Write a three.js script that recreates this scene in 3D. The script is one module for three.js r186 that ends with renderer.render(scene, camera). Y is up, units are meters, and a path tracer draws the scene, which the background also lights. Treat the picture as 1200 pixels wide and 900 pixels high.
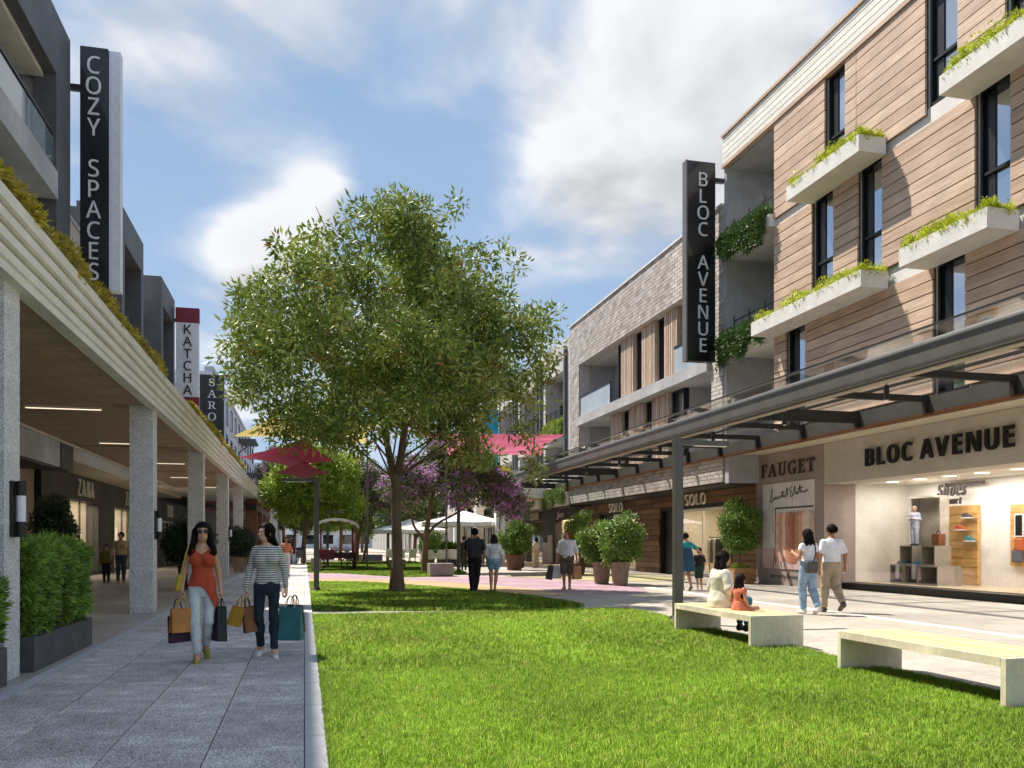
import * as THREE from 'three';
import { mergeGeometries } from 'three/addons/utils/BufferGeometryUtils.js';
import { FontLoader } from 'three/addons/loaders/FontLoader.js';
import { TextGeometry } from 'three/addons/geometries/TextGeometry.js';
import { RoundedBoxGeometry } from 'three/addons/geometries/RoundedBoxGeometry.js';
import { RectAreaLightUniformsLib } from 'three/addons/lights/RectAreaLightUniformsLib.js';
RectAreaLightUniformsLib.init();

// ---------- camera, sky, sun, exposure ----------
const scene = new THREE.Scene();
const camera = new THREE.PerspectiveCamera(48.455, 4 / 3, 0.1, 3000);
camera.position.set(0, 1.45, 0);
camera.rotation.y = -Math.atan(0.243);
camera.setViewOffset(1200, 900, 0, -185, 1200, 900);      // shift lens: verticals stay upright
const renderer = new THREE.WebGLRenderer({ antialias: true });
renderer.toneMapping = THREE.LinearToneMapping;
renderer.toneMappingExposure = 1.64;
renderer.shadowMap.enabled = true;
const sun = new THREE.DirectionalLight(new THREE.Color(1, 0.93, 0.82), 4.9);
const SUN = new THREE.Vector3(-0.42, 1, -0.48).normalize();   // towards the sun: up, left and far
sun.target.position.set(4, 0, -25);
sun.position.copy(sun.target.position).addScaledVector(SUN, 120);
sun.castShadow = true; sun.shadow.radius = 1.2; sun.shadow.mapSize.set(4096, 4096);
Object.assign(sun.shadow.camera, { left: -70, right: 70, top: 90, bottom: -60, near: 1, far: 320 });
scene.add(sun, sun.target);

// ---------- random numbers and noise ----------
function RNG(s) { return () => { s |= 0; s = s + 0x6D2B79F5 | 0; let t = Math.imul(s ^ s >>> 15, 1 | s); t = t + Math.imul(t ^ t >>> 7, 61 | t) ^ t; return ((t ^ t >>> 14) >>> 0) / 4294967296; }; }
const hash2 = (x, y, s) => { let h = Math.imul(x, 374761393) + Math.imul(y, 668265263) + Math.imul(s, 974634777) | 0; h = Math.imul(h ^ h >>> 13, 1274126177); return ((h ^ h >>> 16) >>> 0) / 4294967296; };
const sm = t => t * t * (3 - 2 * t);
const ss = (a, b, x) => sm(Math.min(1, Math.max(0, (x - a) / (b - a))));
const lerp = (a, b, t) => a + (b - a) * t;
function vn(x, y, per, s) {                                    // tileable value noise
  const xi = Math.floor(x), yi = Math.floor(y), fx = sm(x - xi), fy = sm(y - yi), m = v => per ? ((v % per) + per) % per : v;
  const a = hash2(m(xi), m(yi), s), b = hash2(m(xi + 1), m(yi), s), c = hash2(m(xi), m(yi + 1), s), d = hash2(m(xi + 1), m(yi + 1), s);
  return lerp(lerp(a, b, fx), lerp(c, d, fx), fy);
}
function fbm(x, y, per, s, oct = 5) { let v = 0, a = 0.5, t = 0; for (let i = 0; i < oct; i++) { v += a * vn(x, y, per, s + i); t += a; a *= 0.5; x *= 2; y *= 2; per *= 2; } return v / t; }
const hash3 = (x, y, z, s) => hash2(x + Math.imul(z, 7919), y + Math.imul(z, 104729), s);
function n3(x, y, z, s = 7) {
  const X = Math.floor(x), Y = Math.floor(y), Z = Math.floor(z), fx = sm(x - X), fy = sm(y - Y), fz = sm(z - Z);
  const L = (k) => lerp(lerp(hash3(X, Y, Z + k, s), hash3(X + 1, Y, Z + k, s), fx), lerp(hash3(X, Y + 1, Z + k, s), hash3(X + 1, Y + 1, Z + k, s), fx), fy);
  return lerp(L(0), L(1), fz);
}

// ---------- sky: blue air with broken cloud all round ----------
{
  const W = 4096, Hh = 2048, d = new Float32Array(W * Hh * 4);
  const fb = (x, y, o = 6) => fbm(x + 60, y + 60, 4096, 91, o);
  // cloud masses as directions (photograph pixel -> direction), with radius and weight
  const dirOf = (px, py) => { const u = (px - 600) / 1000, v = (635 - py) / 1000, t = Math.atan(0.243), S = Math.sin(t), C = Math.cos(t); return new THREE.Vector3(S + u * C, v, -(C - u * S)).normalize(); };
  const blobs = [[170, 50, 0.17, 0.12], [330, 20, 0.16, 0.12], [480, 5, 0.12, 0.10], [200, 215, 0.08, -0.14], [310, 195, 0.06, -0.12], [290, 285, 0.055, 0.40], [350, 255, 0.05, 0.32], [385, 222, 0.035, 0.22], [260, 180, 0.06, 0.14], [375, 180, 0.05, 0.12], [600, 95, 0.10, 0.15], [720, 150, 0.12, 0.18], [800, 100, 0.12, 0.20], [950, 20, 0.18, 0.13], [690, 215, 0.09, 0.12], [450, 120, 0.10, -0.16], [570, 190, 0.06, -0.10], [690, 330, 0.12, -0.16], [470, 230, 0.08, -0.10], [210, 250, 0.06, -0.14], [430, 300, 0.1, -0.1]]
    .map(([x, y, r, w]) => [dirOf(x, y), r, w]);
  const dens = (vx, vy, vz) => {
    const k = 1 / (vy + 0.22), x = vx * k, y = vz * k;
    const wx = fb(x * 1.3 + 5.2, y * 1.3 + 1.3, 4) - 0.5, wy = fb(x * 1.3 + 9.7, y * 1.3 + 8.1, 4) - 0.5;
    let v = 0.55 * fb(x * 2.1 + wx * 1.2, y * 2.1 + wy * 1.2) + 0.45 * fb(x * 6.3 + wx * 2.4, y * 6.3 + wy * 2.4, 8);
    for (const [b, r, w] of blobs) { const c = 1 - (vx * b.x + vy * b.y + vz * b.z); if (c < r * r * 3) v += w * Math.exp(-c * 2 / (r * r)); }
    return v;
  };
  const shade = (i, j) => {
    const el = ((j + 0.5) / Hh - 0.5) * Math.PI, az = ((i + 0.5) / W - 0.5) * 2 * Math.PI, ce = Math.cos(el);
    const vx = Math.cos(az) * ce, vz = Math.sin(az) * ce, vy = Math.sin(el);
    if (vy < -0.02) return [0.24, 0.24, 0.23];
    const h = Math.pow(1 - Math.max(0, vy), 2.2); let r = lerp(0.14, 0.30, h), g = lerp(0.245, 0.41, h), b = lerp(0.42, 0.55, h);
    const v = dens(vx, Math.max(vy, 0), vz), a = ss(0.575, 0.735, v), thin = 0.08 + ss(0.40, 0.66, v) * 0.5;
    const qx = vx + SUN.x * 0.05, qy = Math.max(vy + 0.05, 0), qz = vz + SUN.z * 0.05, ql = 1 / Math.hypot(qx, qy, qz), v2 = dens(qx * ql, qy * ql, qz * ql);
    const lit = Math.min(1, Math.max(0, 0.66 - (v2 - v) * 2.6)), body = ss(0.72, 1.1, v), cl = lerp(0.34, 0.59, lit) - body * 0.05, A = 1 - (1 - a) * (1 - thin);
    return [lerp(r, cl * 0.985, A), lerp(g, cl * 0.995, A), lerp(b, cl * 1.03, A)];
  };
  for (let J = 0; J < Hh; J += 4) for (let I = 0; I < W; I += 4) {   // the same sky everywhere, sampled finer where the clouds are looked at
    const az = (I / W - 0.5) * 360, el = (J / Hh - 0.5) * 180, fine = az > -122 && az < -38 && el > -2 && el < 42, c = fine ? null : shade(I + 1.5, J + 1.5);
    for (let j = J; j < J + 4; j++) for (let i = I; i < I + 4; i++) { const q = c ?? shade(i, j), o = (j * W + i) * 4; d[o] = q[0]; d[o + 1] = q[1]; d[o + 2] = q[2]; d[o + 3] = 1; }
  }
  const t = new THREE.DataTexture(d, W, Hh, THREE.RGBAFormat, THREE.FloatType);
  t.mapping = THREE.EquirectangularReflectionMapping; t.magFilter = t.minFilter = THREE.LinearFilter; t.needsUpdate = true;
  scene.background = t; scene.environment = t;
}

// ---------- helpers ----------
const used = {};
function numbered(n) { used[n] = (used[n] ?? -1) + 1; return used[n] ? `${n}_${String(used[n]).padStart(3, '0')}` : n; }
const P = (X, h, D) => new THREE.Vector3(X, h, -D);
function sh(m) { m.castShadow = m.receiveShadow = true; return m; }
function thing(name, label, category, pos, group) {
  const g = new THREE.Group(); g.name = numbered(name); g.position.copy(pos); g.userData = { label, category }; if (group) g.userData.group = group; scene.add(g); return g;
}
function part(t, name, geo, mat, opt = {}) {                 // geometry in world metres, hung under its thing
  let p = new THREE.Vector3(), q = t; while (q && q !== scene) { p.add(q.position); q = q.parent; }
  const c = geo.userData.keep ? geo : geo; c.translate(-p.x, -p.y, -p.z);
  const m = sh(new THREE.Mesh(c, mat)); m.name = name; if (opt.label) m.userData.label = opt.label; if (opt.stuff) m.userData.kind = 'stuff'; t.add(m); return m;
}
function inst(t, name, geo, mat, x, y, z, sx = 1, sy = 1, sz = 1, ry = 0) {   // a shared geometry, in the thing's own space (world minus base)
  const m = sh(new THREE.Mesh(geo, mat)); m.name = name; m.position.set(x - t.position.x, y - t.position.y, z - t.position.z); m.scale.set(sx, sy, sz); m.rotation.y = ry; t.add(m); return m;
}
function structure(name, geo, mat) { const m = sh(new THREE.Mesh(geo, mat)); m.name = numbered(name); m.userData.kind = 'structure'; scene.add(m); return m; }
function uvm(g) {                                            // uv in metres, by the way each face points
  if (g.index) g = g.toNonIndexed();
  const p = g.attributes.position, n = g.attributes.normal, uv = new Float32Array(p.count * 2);
  for (let i = 0; i < p.count; i += 3) {
    const ax = Math.abs(n.getX(i) + n.getX(i + 1) + n.getX(i + 2)), ay = Math.abs(n.getY(i) + n.getY(i + 1) + n.getY(i + 2)), az = Math.abs(n.getZ(i) + n.getZ(i + 1) + n.getZ(i + 2));
    for (let k = i; k < i + 3; k++) {
      const x = p.getX(k), y = p.getY(k), z = p.getZ(k);
      if (ay >= ax && ay >= az) { uv[2 * k] = x; uv[2 * k + 1] = z; } else if (ax >= az) { uv[2 * k] = z; uv[2 * k + 1] = y; } else { uv[2 * k] = x; uv[2 * k + 1] = y; }
    }
  }
  g.setAttribute('uv', new THREE.BufferAttribute(uv, 2)); return g;
}
function bx(X0, X1, h0, h1, D0, D1) {                         // box between street coordinates
  const g = new THREE.BoxGeometry(Math.abs(X1 - X0), Math.abs(h1 - h0), Math.abs(D1 - D0)); g.translate((X0 + X1) / 2, (h0 + h1) / 2, -(D0 + D1) / 2); return uvm(g);
}
function rb(X0, X1, h0, h1, D0, D1, r = 0.01, seg = 2) {
  const w = Math.abs(X1 - X0), h = Math.abs(h1 - h0), d = Math.abs(D1 - D0);
  const g = new RoundedBoxGeometry(w, h, d, seg, Math.min(r, w / 2.1, h / 2.1, d / 2.1)); g.translate((X0 + X1) / 2, (h0 + h1) / 2, -(D0 + D1) / 2); return uvm(g);
}
function cyl(x, y, z, r0, r1, h, seg = 20) { const g = new THREE.CylinderGeometry(r1, r0, h, seg); g.translate(x, y + h / 2, z); return g; }
function tube(pts, r, seg = 16, rs = 8, closed = false) { return new THREE.TubeGeometry(new THREE.CatmullRomCurve3(pts.map(p => p.isVector3 ? p : new THREE.Vector3(...p)), closed, 'catmullrom', 0.5), seg, r, rs, closed); }
function taper(pts, radii, seg = 10, rs = 8) {                // tapered tube through points
  const c = new THREE.CatmullRomCurve3(pts), n = seg * (pts.length - 1), g = new THREE.TubeGeometry(c, n, 1, rs, false), p = g.attributes.position, v = new THREE.Vector3();
  for (let i = 0; i <= n; i++) {
    const t = i / n, k = t * (radii.length - 1), a = Math.min(radii.length - 2, Math.floor(k)), r = lerp(radii[a], radii[a + 1], k - a), q = c.getPointAt(t);
    for (let j = 0; j <= rs; j++) { const id = i * (rs + 1) + j; v.fromBufferAttribute(p, id).sub(q).multiplyScalar(r).add(q); p.setXYZ(id, v.x, v.y, v.z); }
  }
  g.computeVertexNormals(); return g;
}
const merge = (a) => { const l = a.map(g => { g = g.index ? g.toNonIndexed() : g; for (const k of Object.keys(g.attributes)) if (!['position', 'normal', 'uv'].includes(k)) g.deleteAttribute(k); if (!g.attributes.uv) g.setAttribute('uv', new THREE.BufferAttribute(new Float32Array(g.attributes.position.count * 2), 2)); return g; }); return mergeGeometries(l, false); };
const font = {};
for (const f of ['sans_bold', 'sans_regular', 'serif_regular', 'serif_bold']) font[f] = await new FontLoader().loadAsync(`fonts/droid/droid_${f}.typeface.json`);
function letter(ch, size, depth, f = 'sans_regular', bevel = 0) {
  const g = new TextGeometry(ch, { font: font[f], size, depth, curveSegments: 5, bevelEnabled: bevel > 0, bevelThickness: bevel, bevelSize: bevel, bevelSegments: 1 });
  g.computeBoundingBox(); return g;
}

// ---------- procedural textures ----------
function texture(n, fn, srgb = true, m = n) {
  const d = new Uint8Array(n * m * 4);
  for (let j = 0; j < m; j++) for (let i = 0; i < n; i++) { const c = fn(i / n, j / m), o = (j * n + i) * 4; for (let k = 0; k < 3; k++) d[o + k] = Math.max(0, Math.min(255, 255 * (typeof c === 'number' ? c : c[k]))); d[o + 3] = 255; }
  let su = 0; for (let i = 1; i < d.length; i += 64) su += Math.pow(d[i] / 255, 2.2); const t = new THREE.DataTexture(d, n, m, THREE.RGBAFormat); t.userData = { mean: su / Math.ceil((d.length - 1) / 64) }; t.wrapS = t.wrapT = THREE.RepeatWrapping; t.magFilter = THREE.LinearFilter; t.minFilter = THREE.LinearMipmapLinearFilter; t.generateMipmaps = true; if (srgb) t.colorSpace = THREE.SRGBColorSpace; t.needsUpdate = true; return t;
}
const rep = (t, sx, sy = sx, rot = 0) => { const c = t.clone(); c.userData = t.userData; c.repeat.set(1 / sx, 1 / sy); c.rotation = rot; c.needsUpdate = true; return c; };
// grey multiplier maps: patches plus grain; values near 1 so that the material colour stays the real one
const T = {};
T.grain = texture(512, (u, v) => { const a = fbm(u * 6, v * 6, 6, 3, 5), b = fbm(u * 90, v * 90, 90, 11, 2), c = hash2(u * 512 | 0, v * 512 | 0, 5); return 0.80 + 0.13 * a + 0.07 * b + 0.05 * c; });
T.patch = texture(512, (u, v) => { const a = fbm(u * 4, v * 4, 4, 23, 6), b = fbm(u * 24, v * 24, 24, 29, 4), w = fbm(u * 70, v * 8, 8, 31, 3); return 0.66 + 0.26 * a + 0.10 * b + 0.05 * w; });
T.speckle = texture(512, (u, v) => { const a = hash2(u * 512 | 0, v * 512 | 0, 1), b = vn(u * 190, v * 190, 190, 2), c = vn(u * 110, v * 110, 110, 9), p = fbm(u * 5, v * 5, 5, 4, 4); return 0.44 + 0.22 * p + 0.14 * a + (b > 0.66 ? 0.26 : 0) + (c < 0.3 ? -0.2 : 0); });
T.speckleB = texture(512, (u, v) => 0.5 + 0.5 * (vn(u * 190, v * 190, 190, 2) - 0.5) + 0.3 * (hash2(u * 512 | 0, v * 512 | 0, 8) - 0.5), false);
T.rock = texture(512, (u, v) => { const b = vn(u * 70, v * 70, 70, 41), c = vn(u * 130, v * 130, 130, 42), p = fbm(u * 4, v * 4, 4, 43, 4); return 0.7 + 0.14 * p + 0.22 * (b - 0.5) + 0.2 * (c - 0.5); });
T.rockB = texture(512, (u, v) => vn(u * 70, v * 70, 70, 41) * 0.6 + vn(u * 130, v * 130, 130, 42) * 0.4, false);
T.wood = texture(1024, (u, v) => { const w = fbm(u * 3, v * 5, 5, 50, 4), g = fbm(u * 4 + w * 0.6, v * 64, 64, 51, 4), f = fbm(u * 18, v * 220, 220, 52, 3), p = fbm(u * 3, v * 3, 3, 53, 4); const t = 0.78 + 0.20 * (g - 0.5) + 0.12 * (f - 0.5) + 0.16 * (p - 0.5); return [t * 1.03, t, t * 0.96]; }, true, 512);
T.woodB = texture(512, (u, v) => 0.5 + 0.6 * (fbm(u * 4, v * 80, 80, 51, 3) - 0.5), false);
T.fine = texture(256, (u, v) => 0.5 + 0.5 * (fbm(u * 40, v * 40, 40, 61, 3) - 0.5) + 0.25 * (hash2(u * 256 | 0, v * 256 | 0, 6) - 0.5), false);
T.cloth = texture(256, (u, v) => { const a = Math.sin(u * Math.PI * 128) * Math.sin(v * Math.PI * 128), p = fbm(u * 5, v * 5, 5, 71, 4); return 0.86 + 0.04 * a + 0.14 * (p - 0.5); });
const col = (c) => new THREE.Color(c);
function setMap(m, t) { m.map = t; m.color.multiplyScalar(1 / t.userData.mean); return m; }   // grain maps average below 1: keep the mean colour of the surface
function mat(color, o = {}) {
  const { map, s = 1, sy, bump, bs = 0.002, bsc, ...r } = o;
  const m = new THREE.MeshPhysicalMaterial({ color: col(color), roughness: 0.75, ...r });
  if (map) setMap(m, rep(map, s, sy ?? s)); if (bump) { m.bumpMap = rep(bump, bsc ?? s, bsc ?? sy ?? s); m.bumpScale = bs; }
  return m;
}
const M = {
  render: mat('#d2cfcb', { map: T.grain, s: 2.3, bump: T.fine, bs: 0.002, bsc: 0.7 }),
  cream: mat('#c9bfa9', { map: T.grain, s: 2.9, bump: T.fine, bs: 0.0015, bsc: 0.8 }),
  greyWall: mat('#a9a8aa', { map: T.patch, s: 3.3, bump: T.fine, bs: 0.002, bsc: 0.6 }),
  charcoal: mat('#56565b', { map: T.patch, s: 2.6, bump: T.fine, bs: 0.002, bsc: 0.5, roughness: 0.65 }),
  darkFrame: mat('#1d1d20', { roughness: 0.45, metalness: 0.3, map: T.grain, s: 1.5 }),
  black: mat('#0d0d0f', { roughness: 0.4, map: T.grain, s: 1.1 }),
  steel: mat('#56544f', { roughness: 0.48, metalness: 0.35, map: T.grain, s: 1.7 }),
  steelLight: mat('#696764', { roughness: 0.42, metalness: 0.3, map: T.grain, s: 1.7 }),
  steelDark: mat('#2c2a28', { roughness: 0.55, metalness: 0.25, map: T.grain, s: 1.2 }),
  copper: mat('#8a5a3c', { roughness: 0.35, metalness: 0.7, map: T.grain, s: 1.3 }),
  white: mat('#e6e4df', { roughness: 0.6, map: T.grain, s: 1.9 }),
  concrete: mat('#c9c5b8', { map: T.patch, s: 1.3, bump: T.fine, bs: 0.003, bsc: 0.5, roughness: 0.85 }),
  glass: new THREE.MeshPhysicalMaterial({ color: 0xffffff, roughness: 0.02, transmission: 1, thickness: 0, ior: 1.45 }),
  mirrorGlass: new THREE.MeshPhysicalMaterial({ color: col('#c2c7cf'), roughness: 0.05, metalness: 0.9 }),
  darkGlass: new THREE.MeshPhysicalMaterial({ color: col('#14171c'), roughness: 0.04, clearcoat: 1, clearcoatRoughness: 0.02 }),
};
const boardMats = ['#bda798', '#b7a192', '#c2ad9e', '#b39c8c', '#bba596'].map((c, i) => { const m = mat(c, { roughness: 0.6, bump: T.woodB, bs: 0.002, s: 1.5 }); setMap(m, rep(T.wood, 2.4 + i * 0.2, 1.2)); m.map.offset.set(i * 0.37, i * 0.21); return m; });
// ================= GROUND =================
const flat = (pts, y) => { const g = new THREE.ShapeGeometry(new THREE.Shape(pts.map(p => new THREE.Vector2(p[0], p[1]))), 8); g.rotateX(-Math.PI / 2); g.translate(0, y, 0); return uvm(g); };
const smooth = (pts, n = 60) => new THREE.CatmullRomCurve3(pts.map(p => new THREE.Vector3(p[0], p[1], 0)), false, 'catmullrom', 0.3).getPoints(n).map(p => [p.x, p.y]);
const paverTex = texture(1024, (u, v) => {                     // small pavers, too fine to tell apart singly
  const nx = 16, ny = 32, row = Math.floor(v * ny), fu = (u * nx + (row % 2) * 0.5) % 1, fv = (v * ny) % 1, id = hash2(Math.floor(u * nx + (row % 2) * 0.5) % nx, row, 77);
  const j = fu < 0.02 || fv < 0.04 ? 0.86 : 1, p = fbm(u * 6, v * 6, 6, 78, 5), s = fbm(u * 120, v * 120, 120, 79, 2);
  const t = (0.78 + 0.05 * (id - 0.5) + 0.16 * (p - 0.5) + 0.10 * (s - 0.5)) * j; return [t, t * 0.985, t * 0.965];
});
const mPaver = mat('#a39d94', { roughness: 0.8 }); setMap(mPaver, rep(paverTex, 4.8, 4.8)); mPaver.bumpMap = rep(T.fine, 0.6); mPaver.bumpScale = 0.002;
const mPaver2 = mat('#9c958b', { roughness: 0.7, map: T.patch, s: 4.1, bump: T.fine, bs: 0.0015, bsc: 0.6 });
const mGranite = ['#c8c1bc', '#bdb6b2', '#cfc8c2', '#b6afab'].map((c, i) => { const m = mat(c, { roughness: 0.75, map: T.speckle, s: 0.9, bump: T.speckleB, bs: 0.004, bsc: 0.9 }); m.map.offset.set(i * 0.31, i * 0.17); return m; });
const mKerb = mat('#b9b7b8', { roughness: 0.7, map: T.grain, s: 1.4, bump: T.fine, bs: 0.002, bsc: 0.3 });
const mArcade = mat('#aba69e', { roughness: 0.42, map: T.patch, s: 3.7 });
const mJoint = mat('#4a484c', { roughness: 0.95, map: T.grain, s: 1 });
const mSoil = mat('#5a6b26', { roughness: 1, map: T.patch, s: 0.9, bump: T.fine, bs: 0.01, bsc: 0.2 });
const paint = (c) => mat(c, { roughness: 0.75, map: T.patch, s: 3.1, bump: T.fine, bs: 0.002, bsc: 0.5 });
structure('ground', bx(-400, 400, -0.4, -0.06, -60, 900), mat('#a9a49b', { map: T.patch, s: 9 }));
structure('plaza_pavement', bx(0.1, 30, -0.06, 0, -6, 190), mPaver);
structure('shopfront_pavement', bx(10.72, 18, 0, 0.006, -4, 60), mPaver2);
structure('paving_strip', bx(10.5, 10.72, 0, 0.008, -4, 60), mat('#ddd9d1', { map: T.grain, s: 1.5, roughness: 0.7 }));
{ // left promenade: granite slabs on a dark bed
  const prom = structure('promenade', bx(-2.62, 0.0, -0.06, 0.004, -4, 150), mJoint);
  const xs = [-2.62, -2.0, -1.3, -0.64, 0.0], r = RNG(5);
  for (let c = 0; c < 4; c++) {
    let D = 2.4 + r() * 1.2;
    const w = xs[c + 1] - xs[c] - 0.010, L = 1.55, gs = [0, 1].map(k => { const g = uvm(new THREE.BoxGeometry(w, 0.024, L - 0.009)); const uv = g.attributes.uv; for (let i = 0; i < uv.count; i++) uv.setXY(i, uv.getX(i) + c * 0.37 + k * 0.53, uv.getY(i) + k * 0.41 + c * 0.13); return g; });
    for (let i = 0; D < 62; i++, D += L) { const m = inst(prom, 'slab', gs[i % 2], mGranite[Math.floor(r() * 4)], (xs[c] + xs[c + 1]) / 2, 0.014 + r() * 0.002, -(D + L / 2)); m.castShadow = false; }
  }
  const far = structure('far_promenade', bx(-2.62, 0, 0.004, 0.026, 63.8, 150), mGranite[0]);
}
{ // pale kerbstones on both sides of the promenade
  const k = structure('kerb', bx(0.004, 0.146, -0.06, 0.02, -4, 150), mJoint), r = RNG(8);
  const g = uvm(new RoundedBoxGeometry(0.15, 0.05, 1.19, 2, 0.008));
  for (let D = 2.2; D < 58; D += 1.2) inst(k, 'kerbstone', g, mKerb, 0.075, 0.009 + r() * 0.003, -D);
  const e = structure('edging', bx(-2.756, -2.624, -0.06, 0.012, -4, 150), mJoint);
  const g2 = uvm(new THREE.BoxGeometry(0.14, 0.03, 1.19));
  for (let D = 2.2; D < 46; D += 1.2) inst(e, 'edging_stone', g2, mKerb, -2.69, 0.016 + r() * 0.002, -D);
}
structure('arcade_floor', bx(-14, -2.762, -0.06, 0.02, -6, 150), mArcade);
const lawn1 = [[0.16, 2], [0.16, 17.05], ...smooth([[0.16, 17.05], [3, 17.0], [5.4, 17.25], [6.6, 16.9], [6.72, 15.6], [6.5, 13.2], [6.42, 10.5], [6.38, 8.4], [6.44, 6.6], [6.6, 4.5], [6.8, 2]], 70)];
const lawn2 = [[0.16, 18.35], ...smooth([[0.16, 18.35], [2.6, 17.75], [4.9, 17.65], [6.05, 18.1], [6.1, 19.5], [5.6, 22.4], [4.3, 26], [2.3, 29.9], [1.2, 30.8], [0.16, 31]], 70)];
const lawn3 = [[0.16, 41.3], ...smooth([[0.16, 41.3], [1.6, 39.9], [2.9, 37], [4.1, 35], [5.7, 35.7], [7.2, 38.5], [7.6, 45], [7.6, 62]], 60), [0.16, 62]];
structure('lawn', flat(lawn1, 0.008), mSoil); structure('lawn', flat(lawn2, 0.008), mSoil); structure('lawn', flat(lawn3, 0.008), mSoil);
structure('orange_paving', flat(smooth([[0.16, 31.2], [1.3, 31], [2.5, 30.2], [4.6, 26.2], [5.9, 22.6], [7.0, 22.3], [6.6, 26], [5.1, 30], [3, 33], [0.16, 34.4]], 60), 0.004), paint('#b3946c'));
structure('pink_paving', flat(smooth([[0.16, 34.6], [3.0, 33.2], [5.2, 30.2], [6.8, 26.2], [7.2, 22.4], [9.4, 22.6], [10.4, 26], [10.2, 31], [8, 34.5], [5.6, 35.2], [4, 34.6], [2.7, 36.8], [1.5, 39.5], [0.16, 41]], 80), 0.004), paint('#a3868f'));
structure('yellow_paving', flat(smooth([[10.5, 29.5], [13, 29], [14.6, 31], [14.6, 36], [12, 38], [9, 37], [8.2, 35]], 40), 0.007 + 0.004), paint('#a39a72'));

// ================= generic building pieces =================
function windowAt(t, side, X, D0, D1, h0, h1, o = {}) {        // side -1 faces the street from the right row, +1 from the left row
  const f = o.f ?? 0.07, d = o.d ?? 0.2, s = -side, x0 = X, x1 = X + s * d;
  const fr = part(t, 'window', merge([bx(x0, x1, h0, h1, D0, D0 + f), bx(x0, x1, h0, h1, D1 - f, D1), bx(x0, x1, h0, h0 + f, D0 + f, D1 - f), bx(x0, x1, h1 - f, h1, D0 + f, D1 - f)]), o.fm ?? M.darkFrame);
  const split = o.split ?? 0.36, hm = h0 + (h1 - h0) * split;
  if (split > 0) part(fr, 'transom', bx(x0 + s * 0.03, x1 - s * 0.02, hm - 0.035, hm + 0.035, D0 + f, D1 - f), o.fm ?? M.darkFrame);
  const gx = x1 - s * 0.06;
  const gm = o.gm ?? M.mirrorGlass;
  if (o.leaf) { part(fr, 'dark_leaf', bx(gx - s * 0.03, gx + s * 0.04, h0 + f, h1 - f, D1 - f - (D1 - D0 - 2 * f) * o.leaf, D1 - f), M.black); D1 = D1 - (D1 - D0 - 2 * f) * o.leaf; }
  if (split > 0) { part(fr, 'pane', bx(gx, gx + s * 0.02, h0 + f, hm - 0.035, D0 + f, D1 - f), gm); part(fr, 'pane', bx(gx, gx + s * 0.02, hm + 0.035, h1 - f, D0 + f, D1 - f), gm); }
  else part(fr, 'pane', bx(gx, gx + s * 0.02, h0 + f, h1 - f, D0 + f, D1 - f), gm);
  return fr;
}
let boardSeed = RNG(77);
const mBacking = mat('#4d3d33', { map: T.grain, s: 1 });
function boards(t, X, D0, D1, h0, h1, bh = 0.3, name = 'board', mats = boardMats, th = 0.055) {
  const n = Math.max(1, Math.round((h1 - h0) / bh)), H = (h1 - h0) / n, L = Math.abs(D1 - D0);
  const gs = [0, 1, 2].map(k => { const g = uvm(new THREE.BoxGeometry(th, H - 0.028, L)); const uv = g.attributes.uv; for (let i = 0; i < uv.count; i++) uv.setXY(i, uv.getX(i) + k * 0.83 + D0, uv.getY(i) + k * 0.31); return g; });
  if (name === 'board') part(t, 'board_backing', bx(X + th + 0.008, X + th + 0.05, h0 + 0.01, h1 - 0.01, D0 + 0.01, D1 - 0.01), mBacking);
  for (let i = 0; i < n; i++) { const k = Math.floor(boardSeed() * 3); inst(t, name, gs[k], mats[Math.floor(boardSeed() * mats.length)], X + th / 2 + (boardSeed() - 0.5) * 0.006, h0 + H * (i + 0.5), -(D0 + D1) / 2); }
}
function stacked(t, text, cx, top, size, pitch, z, mt, f, depth = 0.03, sx = 1, name = 'letter') {   // upright lettering on a blade sign, facing the camera side
  [...text].forEach((ch, i) => { if (ch === ' ') return; const g = letter(ch, size, depth, f), b = g.boundingBox; g.translate(-(b.min.x + b.max.x) / 2, 0, 0); g.scale(sx, 1, 1); g.translate(cx, top - pitch * i - size, z); part(t, name, g, mt); });
}
function sideText(t, text, X, Dfar, h, width, size, mt, f, side, depth = 0.04, name = 'letter', skew = 0, gap = 0.16) {   // lettering along a shop wall; Dfar = where the reading starts
  const gs = [...text].map(ch => ch === ' ' ? null : letter(ch, size, depth, f)); const adv = [...text].map((ch, i) => gs[i] ? gs[i].boundingBox.max.x + size * gap : size * 0.42);
  const tot = adv.reduce((a, b) => a + b, 0), k = width / tot; let x = 0;
  gs.forEach((g, i) => { if (g) { if (skew) g.applyMatrix4(new THREE.Matrix4().makeShear(0, 0, skew, 0, 0, 0)); g.scale(k, 1, 1); g.translate(x * k, 0, 0); g.rotateY(side < 0 ? -Math.PI / 2 : Math.PI / 2); g.translate(X, h, -Dfar); part(t, name, g, mt); } x += adv[i]; });
}
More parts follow.
